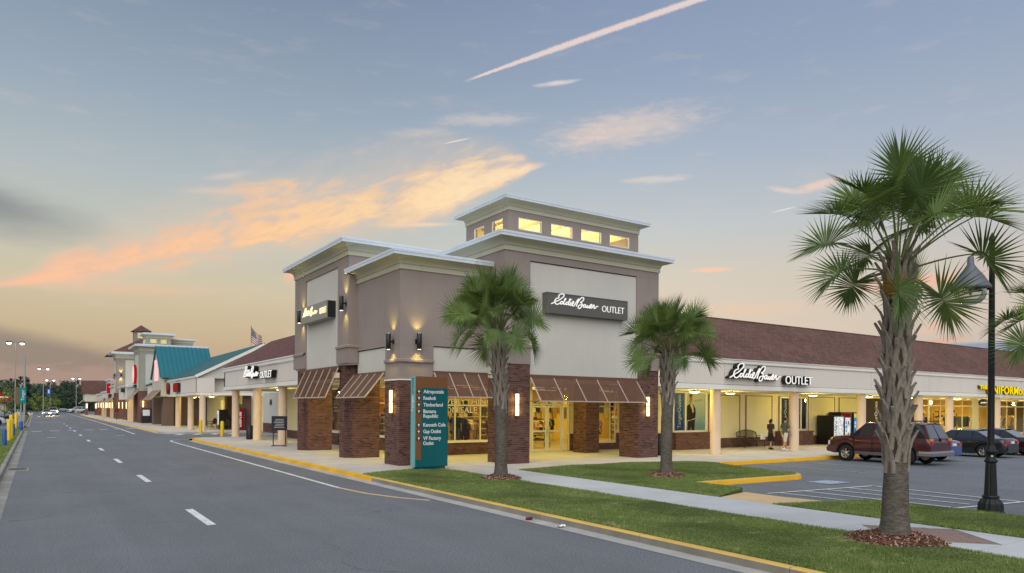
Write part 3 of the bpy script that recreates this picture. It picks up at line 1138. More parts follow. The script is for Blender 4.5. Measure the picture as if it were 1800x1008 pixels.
def window(root, p, q, z0, z1, nrm, bars=(), hbars=(), fw=0.07, matname='window frame', glassm='shop glass', name='window', depth=0.06, sill=True):
    """a framed window: frame part with glass panes as sub-parts; p,q plan points seen from outside"""
    p, q = Vector((*p, 0)), Vector((*q, 0))
    n_ = Vector((*nrm, 0))
    d = (q - p)
    W_ = d.length
    d.normalize()
    Z = Vector((0, 0, 1))
    mb = MB()
    def strip(u0, u1, v0, v1):
        c_ = p + d * ((u0 + u1) / 2) + Z * ((v0 + v1) / 2)
        mb.obox(c_, d * (u1 - u0) / 2, n_ * depth / 2, Z * (v1 - v0) / 2)
    strip(0, W_, z0, z0 + fw)
    strip(0, W_, z1 - fw, z1)
    us = [0.0] + [b for b in bars] + [W_ - fw]
    for u in us:
        strip(u, u + fw, z0 + fw, z1 - fw)
    for h_ in hbars:
        for a, b in zip(us[:-1], us[1:]):
            strip(a + fw, b, h_ - fw / 2, h_ + fw / 2)
    fr = mb.build(name, matname, root)
    zs = [z0 + fw] + [h_ for h_ in hbars] + [z1 - fw]
    for a, b in zip(us[:-1], us[1:]):
        for i, (c0, c1) in enumerate(zip(zs[:-1], zs[1:])):
            g0, g1 = c0 + (fw / 2 if i else 0), c1 - (fw / 2 if i < len(zs) - 2 else 0)
            A, B = p + d * (a + fw), p + d * b
            pm = MB().quad((A.x, A.y, g0), (B.x, B.y, g0), (B.x, B.y, g1), (A.x, A.y, g1))
            pm.build('pane', glassm, fr)
    return fr

# ------------------------------------------------------------------ the setting: ground, road, kerbs, pavement, lawns
def sheet(name, pts, z, matname, kind='structure', n=1):
    mb = MB().poly([(x, y, z) for x, y in pts])
    return mb.build(name, matname, kind=kind)

sheet('ground', [(-2500, -2500), (2500, -2500), (2500, 2500), (-2500, 2500)], -0.05, 'soil')
KX = 8.9            # street-side kerb face
sheet('road', [(-0.62, -60), (8.62, -60), (8.62, 53), (16.6, 53.0), (40, 53), (40, 67.3), (8.62, 67.3), (8.62, 300), (-0.62, 300)], 0.0, 'road asphalt')
sheet('cross_road', [(-200, 262), (200, 262), (200, 286), (-200, 286)], 0.004, 'road asphalt')
LOT = [(17.55, -60), (170, -60), (170, 19.9), (25.6, 19.9), (24.2, 20.3), (23.5, 19.4), (22.5, 14.9), (17.2, 14.9), (16.7, 12.9), (15.2, 10.6), (17.55, 10.0)]
sheet('parking_lot', [(13.6, -60), (170, -60), (170, 23.5), (13.6, 23.5)], -0.012, 'lot asphalt')
sheet('parking_lot', [(-90, 84), (-2.2, 84), (-2.2, 258), (-90, 258)], -0.006, 'lot asphalt')
sheet('parking_lot', [(-90, 40), (-8.0, 40), (-8.0, 84), (-90, 84)], -0.006, 'lot asphalt')
sheet('parking_lot', [(13, 200), (60, 200), (60, 262), (13, 262)], -0.006, 'lot asphalt')

# gutter + kerb along the street, in cast sections with open joints
def kerb_run(name, y0, y1, x_face, sgn, sec, mats_, gutter=True, top_z=0.15, gw=0.30):
    root = thing(name, None, None, (x_face, y0, 0), kind='structure')
    n_ = max(1, int(round((y1 - y0) / sec)))
    L_ = (y1 - y0) / n_
    for i in range(n_):
        a, b = y0 + i * L_ + 0.009, y0 + (i + 1) * L_ - 0.009
        mb = MB()
        xf, xt, xb = x_face, x_face + sgn * 0.035, x_face + sgn * 0.17
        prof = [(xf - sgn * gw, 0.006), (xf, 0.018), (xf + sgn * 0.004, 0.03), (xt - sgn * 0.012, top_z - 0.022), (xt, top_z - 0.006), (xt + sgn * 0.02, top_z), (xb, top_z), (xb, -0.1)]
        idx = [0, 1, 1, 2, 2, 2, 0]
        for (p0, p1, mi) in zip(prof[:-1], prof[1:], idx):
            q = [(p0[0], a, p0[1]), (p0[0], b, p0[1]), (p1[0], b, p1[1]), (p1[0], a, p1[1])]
            if sgn > 0:
                q = q[::-1]
            mb.quad(*q, mi)
        for yy in (a, b):
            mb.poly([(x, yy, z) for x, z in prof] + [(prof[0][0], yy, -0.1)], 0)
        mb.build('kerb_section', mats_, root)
    # dark joint filler under the gaps
    MB().box(min(x_face + sgn * 0.05, x_face + sgn * 0.16), max(x_face + sgn * 0.05, x_face + sgn * 0.16), y0, y1, -0.1, 0.1).build('joint_filler', 'joint', root)
    return root

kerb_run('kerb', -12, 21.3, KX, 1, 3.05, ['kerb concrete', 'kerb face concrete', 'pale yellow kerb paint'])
kerb_run('kerb', 21.3, 52.6, KX, 1, 3.05, ['kerb concrete', 'yellow kerb paint', 'yellow kerb paint'])
kerb_run('kerb', 67.6, 200, KX, 1, 6.0, ['kerb concrete', 'pale yellow kerb paint', 'pale yellow kerb paint'])
kerb_run('kerb', -20, 78.5, -0.9, -1, 3.05, ['old kerb concrete'] * 3)
kerb_run('kerb', 92, 180, -0.9, -1, 6.0, ['old kerb concrete'] * 3)

def kerb_path(name, path, mats_, w=0.16, h=0.15, closed=False, gut=0.0):
    """a kerb that follows a plan path; the outside is to the right of travel"""
    mb = MB()
    prof = [(0.03, -0.05), (0.025, 0.02), (0.0, h - 0.02), (-0.015, h), (-w, h), (-w, -0.05)]
    mb.sweep(prof, path, [1, 1, 2, 2, 0], closed)
    o = mb.build(name, mats_, kind='structure')
    return o

def arc(cx, cy, r, a0, a1, n=10):
    return [(cx + r * cos(radians(a0 + (a1 - a0) * i / n)), cy + r * sin(radians(a0 + (a1 - a0) * i / n))) for i in range(n + 1)]

YK = ['kerb concrete', 'yellow kerb paint', 'yellow kerb paint']
PK = ['kerb concrete', 'yellow kerb paint', 'pale yellow kerb paint']
island = [(16.6, 14.95)] + [(20.9, 14.75)] + arc(21.7, 15.55, 0.82, -85, 30, 8) + [(23.25, 18.6), (23.6, 19.7), (24.3, 20.15), (25.4, 19.93)] + [(170, 19.9)]
kerb_path('kerb', [(16.6, 14.95), (20.9, 14.75)] + arc(21.7, 15.55, 0.82, -85, 30, 8) + [(23.25, 18.6)], PK)
kerb_path('kerb', [(23.25, 18.6), (23.6, 19.5), (24.2, 19.85), (25.2, 19.9), (40, 19.9), (80, 19.9), (170, 19.9)], YK)
kerb_path('kerb', [(17.55, -60), (17.55, 9.2), (17.3, 9.75), (16.9, 9.95)], ['path concrete'] * 3, h=0.13)
# rounded noses of the street kerb at the side lane
kerb_path('kerb', arc(10.6, 52.6, 1.7, 180, 90, 6) + [(16.4, 54.3)], [YK[0], YK[1], YK[2]], closed=False).data.flip_normals()
kerb_path('kerb', [(16.4, 66.0)] + arc(10.6, 67.7, 1.7, 270, 180, 6), [YK[0], YK[1], YK[2]], closed=False).data.flip_normals()

# pavement in front of the shops (one cast slab, scored)
PAV = [(9.07, 22.5), (10.2, 23.05), (11.4, 23.4), (12.4, 22.9), (12.45, 21.2), (14.5, 21.2), (17.4, 21.75), (20.4, 21.75), (22.6, 21.1), (23.6, 20.4), (24.6, 20.06), (170, 20.06), (170, 60), (14.5, 60), (14.5, 54.2), (10.6, 54.2), (9.6, 53.8), (9.07, 52.6)]
MB().prism(PAV, -0.1, 0.15).build('pavement', 'walkway concrete', kind='structure')
MB().prism([(9.07, 68.0), (9.6, 66.6), (10.6, 66.1), (14.5, 66.1), (60, 66.1), (60, 200), (9.07, 200)], -0.1, 0.15).build('pavement', 'walkway concrete', kind='structure')
mb = MB()
for y in np.arange(26.2, 52, 3.05):
    mb.box(9.1, 11.3, y - 0.006, y + 0.006, 0.145, 0.1515)
for x in np.arange(24.9, 120, 3.05):
    mb.box(x - 0.006, x + 0.006, 20.1, 22.7, 0.145, 0.1515)
mb.box(9.1, 11.3, 24.2, 24.212, 0.145, 0.1515)
for x in (14.2, 17.25, 20.3):
    mb.box(x - 0.006, x + 0.006, 22.0, 24.6, 0.145, 0.1515)
mb.build('pavement_scoring', 'joint', kind='structure')

# narrow concrete path: cast slabs
path_root = thing('path', None, None, (13.5, 8, 0), kind='structure')
ye = [21.2, 18.2, 15.1, 12.0, 9.3, 7.75, 5.25, 2.6, 0, -3, -6, -9, -12]
for a, b in zip(ye[:-1], ye[1:]):
    x0, x1 = 12.45, 14.5
    g_ = 0.008
    if a == 7.75:
        # the bay with the diamond of pavers in it: four corner pieces
        cx, cy = 13.47, 6.5
        P = dict(l=(x0, cy), r=(x1, cy), t=(cx, a - g_), b_=(cx, b + g_))
        for tri in ([(x0, b + g_), (cx, b + g_), (x0, cy)], [(cx, b + g_), (x1, b + g_), (x1, cy)], [(x1, cy), (x1, a - g_), (cx, a - g_)], [(x0, cy), (cx, a - g_), (x0, a - g_)]):
            c_ = (sum(p[0] for p in tri) / 3, sum(p[1] for p in tri) / 3)
            tri = [(p[0] + (c_[0] - p[0]) * 0.012, p[1] + (c_[1] - p[1]) * 0.012) for p in tri]
            MB().prism(tri, -0.1, 0.148).build('slab', 'path concrete', path_root)
        # bed + herringbone-ish pavers clipped to the diamond
        dia = [(x0 + 0.03, cy), (cx, b + 0.05), (x1 - 0.03, cy), (cx, a - 0.05)]
        MB().prism(dia, -0.1, 0.128).build('paver_bed', 'joint', path_root)
        def clip(poly, dia):
            out = poly
            for i in range(4):
                A, B = dia[i], dia[(i + 1) % 4]
                inp, out = out, []
                def side(p):
                    return (B[0] - A[0]) * (p[1] - A[1]) - (B[1] - A[1]) * (p[0] - A[0])
                for j in range(len(inp)):
                    p, q = inp[j], inp[(j + 1) % len(inp)]
                    sp, sq = side(p), side(q)
                    if sp >= 0:
                        out.append(p)
                    if sp * sq < 0:
                        t_ = sp / (sp - sq)
                        out.append((p[0] + (q[0] - p[0]) * t_, p[1] + (q[1] - p[1]) * t_))
                if not out:
                    return []
            return out
        r_ = 0
        y = b
        while y < a:
            x = x0 - (0.11 if r_ % 2 else 0)
            while x < x1:
                pl = clip([(x + 0.006, y + 0.006), (x + 0.214, y + 0.006), (x + 0.214, y + 0.100), (x + 0.006, y + 0.100)], dia)
                if len(pl) >= 3:
                    ar = abs(sum(pl[i][0] * pl[(i + 1) % len(pl)][1] - pl[(i + 1) % len(pl)][0] * pl[i][1] for i in range(len(pl)))) / 2
                    if ar > 0.002:
                        MB().prism(pl, 0.1, 0.143 + random.uniform(-0.003, 0.003)).build('brick', 'paver', path_root)
                x += 0.22
            y += 0.106
            r_ += 1
    else:
        MB().prism([(x0, b + g_), (x1, b + g_), (x1, a - g_), (x0, a - g_)], -0.1, 0.15).build('slab', 'path concrete', path_root)
MB().prism([(12.47, -12), (14.48, -12), (14.48, 21.2), (12.47, 21.2)], -0.1, 0.12).build('path_bed', 'joint', path_root)

# sloping ramp to the lot
mb = MB()
r0, r1, r2, r3 = (14.52, 12.05, 0.148), (16.85, 13.1, 0.03), (16.55, 9.98, 0.02), (14.52, 10.55, 0.148)
r4 = (17.3, 9.85, 0.006)
mb.add([r0, r3, (15.3, 10.35, 0.10), r2, r4, (17.0, 12.0, 0.004), r1], [(0, 1, 2, 3, 4, 5, 6)])
mb.build('ramp', 'ramp concrete', kind='structure')

# lawns: turf beds with a soft swell
LAWNS = {
    'front': [(9.08, -12), (12.44, -12), (12.44, 21.3), (12.36, 22.85), (11.4, 23.36), (10.2, 23.0), (9.08, 22.45)],
    'middle': [(14.52, 12.1), (16.75, 13.1), (16.75, 14.97), (20.9, 14.9)] + arc(21.7, 15.55, 0.67, -85, 30, 6) + [(23.1, 18.6), (23.45, 19.55), (23.55, 20.38), (22.6, 21.08), (20.4, 21.7), (17.4, 21.7), (14.52, 21.15)],
    'right': [(14.52, -12), (17.4, -12), (17.4, 9.2), (17.15, 9.65), (16.6, 9.9), (15.3, 10.28), (14.52, 10.5)],
    'left': [(-8.0, -20), (-1.06, -20), (-1.06, 78.4), (-1.6, 79.6), (-8.0, 79.6)],
    'left far': [(-2.2, 92), (-1.06, 92), (-1.06, 180), (-2.2, 180)],
}
def tri_lawn(pts, z):
    """finely tessellated bed with gentle undulation"""
    bm = bmesh.new()
    vs = [bm.verts.new((x, y, z)) for x, y in pts]
    f = bm.faces.new(vs)
    bm.normal_update()
    if f.normal.z < 0:
        f.normal_flip()
    bmesh.ops.triangulate(bm, faces=bm.faces[:])
    for _ in range(5):
        es = [e for e in bm.edges if e.calc_length() > 1.6]
        if not es:
            break
        bmesh.ops.subdivide_edges(bm, edges=es, cuts=1)
        bmesh.ops.triangulate(bm, faces=bm.faces[:])
    bd = {v for e in bm.edges if e.is_boundary for v in e.verts}
    for v in bm.verts:
        if v not in bd:
            v.co.z += 0.035 + 0.02 * sin(v.co.x * 1.7) * cos(v.co.y * 1.1)
    return bm
for nm, pts in LAWNS.items():
    bm = tri_lawn(pts, 0.14)
    # skirt
    me = bpy.data.meshes.new('lawn')
    bm.normal_update()
    bm.to_mesh(me)
    bm.free()
    me.materials.append(MATS['turf'])
    o = bpy.data.objects.new('lawn', me)
    o['kind'] = 'structure'
    COL.objects.link(o)
    MB().prism([(x, y) for x, y in pts], -0.1, 0.137).build('lawn_bed', 'turf', kind='structure')

# painted markings
def mark(pts, matname='white road paint', z=0.004):
    return MB().poly([(x, y, z) for x, y in pts]).build('road_marking', matname, kind='structure')
def stripe(p, q, w=0.10, matname='white road paint', z=0.004):
    p, q = Vector((*p, 0)), Vector((*q, 0))
    d = (q - p).normalized()
    n_ = Vector((-d.y, d.x, 0)) * w / 2
    return mark([tuple((p - n_)[:2]), tuple((p + n_)[:2])[:2], tuple((q + n_)[:2]), tuple((q - n_)[:2])][::-1], matname, z)
for y in (6.9, 16.5, 26.1, 34.9, 44.4, 55.6, 66.0, 76.6, 86.3, 96.0, 106):
    stripe((2.95, y - 1.3), (2.95, y + 1.3), 0.17)
def ribbon(pts, w, matname='white road paint', z=0.004):
    P = [Vector((x, y, 0)) for x, y in pts]
    mb = MB()
    L_, R__ = [], []
    for i, p in enumerate(P):
        d = (P[min(i + 1, len(P) - 1)] - P[max(i - 1, 0)]).normalized()
        n_ = Vector((-d.y, d.x, 0)) * w / 2
        L_.append(p + n_)
        R__.append(p - n_)
    for i in range(len(P) - 1):
        mb.quad((R__[i].x, R__[i].y, z), (R__[i + 1].x, R__[i + 1].y, z), (L_[i + 1].x, L_[i + 1].y, z), (L_[i].x, L_[i].y, z))
    return mb.build('road_marking', matname, kind='structure')
ribbon([(7.44, 20.2), (7.46, 26), (7.48, 34), (7.5, 44), (7.5, 49), (7.52, 52), (7.75, 53.6), (8.3, 54.3), (9.2, 54.6), (10.6, 54.7)], 0.13)
ribbon([(8.42, 16.3), (7.98, 17.2), (7.6, 18.5), (7.44, 20.15)], 0.13, 'ramp concrete')
ribbon([(6.85, 66.6), (6.9, 70), (7.05, 80), (7.2, 100), (7.3, 130), (7.4, 190), (7.4, 250)], 0.15)
for i, x in enumerate((0.05, 1.45, 2.85, 4.25, 5.6, 6.9, 8.1)):
    y = 76.8 + i * 0.95
    stripe((x - 0.38, y), (x + 0.38, y + 0.12), 0.75)
for x, y in ((0.95, 62.0), (5.6, 64.3), (0.7, 112), (5.2, 112)):
    stripe((x - 0.3, y), (x + 0.3, y), 0.8, 'faded road paint')
for y in (118, 150):
    stripe((-0.4, y), (3.0, y), 1.2, 'faded road paint')
# hatched bay and stall lines in the lot
for p, q in (((17.3, 12.68), (22.0, 12.2)), ((18.75, 8.35), (24.5, 7.6)), ((21.95, 12.2), (21.6, 8.0))):
    stripe(p, q, 0.11)
for i in range(4):
    x = 17.75 + i * 0.98
    stripe((x, 12.55 - i * 0.1), (x + 0.12, 8.5 if i else 9.7), 0.10)
for x in (26.25, 29.0, 31.75, 34.5, 37.25, 40.0, 42.75, 45.5):
    stripe((x, 15.0), (x, 19.6), 0.10, 'faded road paint')
# accessible bay symbol, worn
mark([(21.2, 13.15), (22.35, 13.15), (22.35, 14.05), (21.2, 14.05)], 'blue road paint', 0.003)
ribbon([(21.55, 13.75), (21.7, 13.45), (22.0, 13.4), (22.1, 13.7)], 0.09, 'white road paint', 0.006)
ribbon([(21.6, 13.9), (21.8, 13.7), (21.95, 13.75), (22.2, 13.3)], 0.08, 'white road paint', 0.007)
# left lot lines
for y in np.arange(88, 170, 2.75):
    stripe((-7.5, y), (-2.8, y), 0.12, 'faded road paint', 0.002)
# crossing bars at the side lane
for i in range(4):
    stripe((9.6 + i * 1.4, 63.6), (10.3 + i * 1.4, 65.4), 0.5)
# storm drain slab in the left gutter
o = MB().box(-0.9, -0.2, 31.2, 32.6, -0.02, 0.02).box(-0.82, -0.28, 31.5, 32.3, 0.02, 0.03, 1).build('storm_drain', ['old kerb concrete', 'black metal'])
tag(o, 'iron storm drain grate set in the left gutter by the grass verge', 'drain')

# ------------------------------------------------------------------ the corner store
STORE = thing('store_building', 'taupe and cream stucco corner store with brick piers and a lit clerestory on its roof', 'building', (11.5, 24.8, 0.15))

def cornice(root, path, z0, closed=True, sc=1.0, roof=True, name='cornice'):
    st = [(0.0, 0.0), (0.05, 0.0), (0.05, 0.185), (0.03, 0.19), (0.03, 0.20), (0.07, 0.205), (0.08, 0.26), (0.11, 0.32), (0.18, 0.375), (0.30, 0.42), (0.47, 0.445)]
    co = [(0.47, 0.445), (0.5, 0.438), (0.5, 0.545), (0.515, 0.55), (0.515, 0.63), (0.5, 0.64), (0.46, 0.643), (0.25, 0.66), (0.25, 0.69), (0.0, 0.71), (-0.3, 0.69)]
    st = [(a * sc, z0 + b * sc) for a, b in st]
    co = [(a * sc, z0 + b * sc) for a, b in co]
    mb = MB().sweep(st, path, None, closed)
    mb.sm = [True] * len(mb.f)
    for i in range(len(mb.sm)):
        mb.sm[i] = False
    c = mb.build(name, 'cornice stucco', root)
    MB().sweep(co, path, None, closed).build('coping', 'coping metal', c)
    if roof:
        MB().poly([(x, y, z0 + 0.67 * sc) for x, y in path]).build('flat_roof', 'cream stucco', c)
    return c

def endcap(root, path_pt, dirn, z0):
    pass

# --- corner tower (between the two bigger ones)
P_ = 0.06
core = MB().box(11.5 + P_, 15.5, 24.8 + P_, 29.2, 3.83, 7.68).build('wall', 'pale stucco', STORE)
mb = MB()
mb.box(11.5, 15.5, 24.8, 29.15, 4.80, 7.685)
mb.box(11.5, 12.93, 24.8, 26.16, 3.47, 4.797)
mb.build('taupe_wall', 'taupe stucco', STORE)
for (x0, x1, y0, y1) in ((12.95, 15.5, 24.845, 24.858), (11.545, 11.558, 26.18, 29.1)):
    MB().box(x0, x1, y0, y1, 4.765, 4.80).build('shadow_joint', 'joint', STORE)  # dark reveal strip painted in as the shadow line over the recessed panel
MB().sweep([(0.0, 4.10), (0.05, 4.12), (0.05, 4.14), (0.075, 4.15), (0.075, 4.23), (0.05, 4.245), (0.0, 4.26)], [(11.5, 26.16), (11.5, 24.8), (12.93, 24.8)], None, False).build('trim_band', 'taupe stucco', STORE)
MB().box(11.47, 12.96, 24.77, 26.19, 3.43, 3.475).build('pier_cap', 'fascia trim', STORE)
cornice(STORE, [(11.5, 29.4), (11.5, 24.8), (15.6, 24.8)], 7.685, closed=False, roof=False)
MB().poly([(11.3, 24.6, 8.34), (15.5, 24.6, 8.34), (15.5, 29.2, 8.34), (11.3, 29.2, 8.34)]).build('flat_roof', 'coping metal', STORE)
# end profile of that cornice beside the left tower
MB().poly([(11.5, 29.42, 7.685), (11.45, 29.42, 7.685), (11.45, 29.42, 7.875), (11.42, 29.42, 7.95), (11.32, 29.42, 8.06), (11.2, 29.42, 8.105), (11.0, 29.42, 8.13), (11.0, 29.42, 8.32), (11.5, 29.42, 8.39)]).build('cornice_end', 'cornice stucco', STORE)

# --- left tower on the street
MB().box(11.1 + P_, 15.5, 29.1 + P_, 36.7 - P_, 4.22, 8.9).build('wall', 'pale stucco', STORE)
mb = MB()
mb.box(11.1, 15.5, 29.1, 36.7, 8.60, 8.905)
mb.box(11.1, 15.45, 29.1, 30.45, 4.28, 8.597)
mb.box(11.1, 15.45, 34.95, 36.7, 4.28, 8.597)
mb.box(11.05, 11.12, 29.05, 30.47, 4.28, 4.95)
mb.box(11.05, 11.12, 34.93, 36.75, 4.28, 4.95)
mb.box(11.12, 11.5, 29.05, 29.12, 4.28, 4.95)
mb.build('taupe_wall', 'taupe stucco', STORE)
for (y0, y1) in ((29.1, 30.45), (34.95, 36.7)):
    mb = MB()
    pth = [(11.1, y1), (11.1, y0)] + ([(11.6, y0)] if y0 < 30 else [])
    mb.sweep([(0.05, 4.92), (0.08, 4.94), (0.11, 4.95), (0.11, 5.03), (0.05, 5.06), (0.0, 5.08)], pth, None, False)
    mb.build('trim_band', 'taupe stucco', STORE)
cornice(STORE, [(11.1, 36.7), (11.1, 29.1), (16.0, 29.1), (16.0, 36.7)], 8.905)

# --- right tower over the entrance
MB().box(15.4 + P_, 23.95 - P_, 23.5 + P_, 32, 3.76, 8.68).build('wall', 'pale stucco', STORE)
mb = MB()
mb.box(15.4, 23.95, 23.5, 32.05, 8.385, 8.685)
mb.box(15.4, 16.65, 23.5, 32.05, 4.16, 8.382)
mb.box(22.57, 23.95, 23.5, 32.05, 4.14, 8.382)
mb.box(15.5, 16.66, 23.46, 23.5, 4.16, 4.85)
mb.box(22.56, 23.99, 23.46, 23.5, 4.14, 4.85)
mb.build('taupe_wall', 'taupe stucco', STORE)
for x0, x1 in ((15.4, 16.65), (22.57, 23.95)):
    mb = MB()
    pr = [(0.04, 4.80), (0.07, 4.82), (0.10, 4.84), (0.10, 4.93), (0.05, 4.955), (0.0, 4.97)]
    mb.sweep(pr, [(x0, 25.0), (x0, 23.5), (x1, 23.5), (x1, 25.0)] if x0 < 16 else [(x0, 23.56), (x0, 23.5), (x1, 23.5), (x1, 26)], None, False)
    mb.build('trim_band', 'taupe stucco', STORE)
mb = MB()
mb.box(16.68, 22.54, 23.545, 23.558, 8.35, 8.385)
mb.build('shadow_joint', 'joint', STORE)  # shadow line of the entrance tower panel, put in as dark colour
cornice(STORE, [(15.4, 32.05), (15.4, 23.5), (23.95, 23.5), (23.95, 32.05)], 8.685)
# clerestory lantern on its roof
LAN = thing('clerestory_lantern', 'square lantern with a row of lit windows on top of the entrance tower', 'lantern', (16.3, 24.6, 9.2))
cx0, cx1, cy0, cy1 = 16.3, 23.7, 24.6, 28.1
wz0, wz1 = 9.9, 10.44
front = [(16.80, 18.05), (18.52, 19.74), (20.20, 21.42), (21.90, 23.15)]
side_ = [(25.05, 25.95), (26.55, 27.45)]
mb = MB()
mb.box(cx0, cx1, cy0, cy0 + 0.2, 9.2, wz0).box(cx0, cx1, cy0, cy0 + 0.2, wz1, 10.66)
xs = [cx0] + [v for p in front for v in p] + [cx1]
for a, b in zip(xs[0::2], xs[1::2]):
    mb.box(a, b, cy0, cy0 + 0.2, wz0, wz1)
mb.box(cx0, cx0 + 0.2, cy0 + 0.2, cy1, 9.2, wz0).box(cx0, cx0 + 0.2, cy0 + 0.2, cy1, wz1, 10.66)
ys = [cy0 + 0.2] + [v for p in side_ for v in p] + [cy1]
for a, b in zip(ys[0::2], ys[1::2]):
    mb.box(cx0, cx0 + 0.2, a, b, wz0, wz1)
mb.box(cx1 - 0.2, cx1, cy0 + 0.2, cy1, 9.2, 10.66)
mb.box(cx0 + 0.2, cx1 - 0.2, cy1 - 0.2, cy1, 9.2, 10.66)
mb.build('wall', 'taupe stucco', LAN)
cornice(LAN, [(cx0, cy1), (cx0, cy0), (cx1, cy0), (cx1, cy1)], 10.66, sc=0.82)
for a, b in front:
    w = window(LAN, (a, cy0 + 0.06), (b, cy0 + 0.06), wz0, wz1, (0, -1), fw=0.05)
for a, b in side_:
    w = window(LAN, (cx0 + 0.06, b), (cx0 + 0.06, a), wz0, wz1, (-1, 0), fw=0.05)
mb = MB()
mb.box(cx0 + 0.2, cx1 - 0.2, cy0 + 0.2, cy1 - 0.2, 10.58, 10.64).box(cx0 + 0.2, cx1 - 0.2, cy0 + 0.2, cy1 - 0.2, 9.2, 9.3)
mb.box(cx0 + 0.21, cx1 - 0.21, 27.75, 27.85, 9.3, 10.58)
mb.build('inner_lining', 'cream cloth', LAN)
for x in np.arange(17.0, 23.5, 1.3):
    MB().box(x - 0.05, x + 0.05, cy0 + 0.2, 27.7, 10.46, 10.58).build('roof_beam', 'siding trim', LAN)
for x in (17.4, 19.2, 20.8, 22.6):
    area_light('lantern_light', (x, 26.0, 9.36), 1.3, 42, (1, 0.86, 0.46), rot=(pi, 0, 0), parent=LAN)

# --- canopy soffit and beams
mb = MB()
mb.box(11.62, 15.4, 24.9, 36.6, 3.62, 3.74)
mb.box(15.4, 23.9, 23.62, 29.4, 3.60, 3.72)
mb.build('soffit', 'soffit', STORE)
for b_ in ((12.93, 15.6, 24.82, 24.98, 3.74, 3.83), (11.52, 11.68, 26.15, 29.5, 3.74, 3.83), (11.14, 11.32, 30.4, 36.0, 4.05, 4.22), (16.65, 22.7, 23.52, 23.68, 3.66, 3.76)):
    MB().box(*b_).build('awning_header', 'bronze metal', STORE)

# --- brick piers
brick_pier('pier', STORE, 11.5, 12.93, 24.8, 26.16, 0.15, 3.43, 'WSEN')
brick_pier('pier', STORE, 15.6, 16.65, 23.5, 25.0, 0.15, 4.16, 'WSEN')
brick_pier('pier', STORE, 22.7, 23.95, 23.5, 24.75, 0.15, 4.14, 'WSEN')
brick_pier('pier', STORE, 11.5, 12.75, 29.6, 30.6, 0.15, 4.28, 'WSEN')
brick_pier('pier', STORE, 11.25, 11.49, 29.95, 30.55, 0.15, 4.28, 'WSN')
brick_pier('pier', STORE, 11.5, 12.75, 35.75, 36.65, 0.15, 4.28, 'WSEN')
brick_pier('pier', STORE, 11.25, 11.49, 36.05, 36.65, 0.15, 4.28, 'WSN')
brick_pier('pier', STORE, 22.85, 23.7, 27.35, 28.35, 0.15, 3.6, 'WSE')

# --- storefront facing the lot (set back under the canopy)
SY = 29.3
brick_pier('base_wall', STORE, 15.0, 18.6, SY, SY + 0.2, 0.15, 0.72, 'S')
MB().box(14.96, 18.62, SY - 0.05, SY + 0.2, 0.72, 0.77).build('sill', 'fascia trim', STORE)
w = window(STORE, (15.03, SY + 0.05), (18.55, SY + 0.05), 0.77, 3.58, (0, -1), bars=(1.40, 2.80), hbars=(2.5,))
brick_pier('wall_panel', STORE, 18.6, 20.4, SY, SY + 0.2, 0.15, 3.6, 'S')
w = window(STORE, (20.42, SY + 0.05), (20.88, SY + 0.05), 0.17, 3.58, (0, -1), hbars=(2.55,), fw=0.06)
w = window(STORE, (20.88, SY + 0.05), (22.92, SY + 0.05), 2.55, 3.58, (0, -1), bars=(0.97,), fw=0.07, name='transom')
for a, b, hs in ((20.92, 21.88, 1), (21.92, 22.88, -1)):
    d_ = window(STORE, (a, SY + 0.05), (b, SY + 0.05), 0.17, 2.52, (0, -1), hbars=(1.2,), fw=0.10, name='door', depth=0.05)
    hx = b - 0.05 if hs > 0 else a + 0.05
    MB().tube([(hx, SY - 0.03, 0.95), (hx, SY - 0.07, 0.98), (hx, SY - 0.07, 1.42), (hx, SY - 0.03, 1.45)], 0.014, 6).build('handle', 'chrome', d_)
w = window(STORE, (22.92, SY + 0.05), (23.36, SY + 0.05), 0.17, 3.58, (0, -1), hbars=(1.0, 2.55), fw=0.06)
brick_pier('base_wall', STORE, 23.38, 27.5, SY, SY + 0.2, 0.15, 0.5, 'S')
brick_pier('base_wall', STORE, 23.38, 25.25, SY + 0.005, SY + 0.2, 0.5, 1.05, 'S')
brick_pier('base_wall', STORE, 26.66, 27.5, SY + 0.005, SY + 0.2, 0.5, 1.05, 'S')
siding('siding', STORE, (23.38, SY), (25.25, SY), 1.05, 3.6, nrm=(0, -1))
siding('siding', STORE, (26.66, SY), (27.5, SY), 1.05, 3.6, nrm=(0, -1))
w = window(STORE, (25.28, SY + 0.05), (26.62, SY + 0.05), 0.52, 3.58, (0, -1), bars=(0.9,), hbars=(2.5,), fw=0.07)
MB().box(23.38, 27.5, SY + 0.02, SY + 0.2, 1.0, 3.6).build('wall', 'store wall', STORE) if False else None

# --- storefront facing the street
SX = 15.0
brick_pier('base_wall', STORE, SX, SX + 0.2, SY + 0.2, 35.6, 0.15, 0.80, 'W')
MB().box(SX - 0.05, SX + 0.2, SY + 0.2, 35.6, 0.80, 0.85).build('sill', 'fascia trim', STORE)
w = window(STORE, (SX + 0.05, 35.55), (SX + 0.05, 29.6), 0.85, 3.58, (-1, 0), bars=(1.45, 2.9, 4.35), hbars=(2.6,))
brick_pier('base_wall', STORE, SX, SX + 0.2, 35.6, 52.0, 0.15, 0.72, 'W')
siding('siding', STORE, (SX, 40.2), (SX, 35.6), 0.72, 3.6, nrm=(-1, 0))
siding('siding', STORE, (SX, 52), (SX, 42.0), 0.72, 3.6, nrm=(-1, 0))
MB().box(SX + 0.005, SX + 0.2, 35.6, 52, 0.72, 3.6).build('wall', 'siding trim', STORE)
brick_pier('base_wall', STORE, SX - 0.35, SX, 40.0, 41.9, 0.15, 0.85, 'WSN')
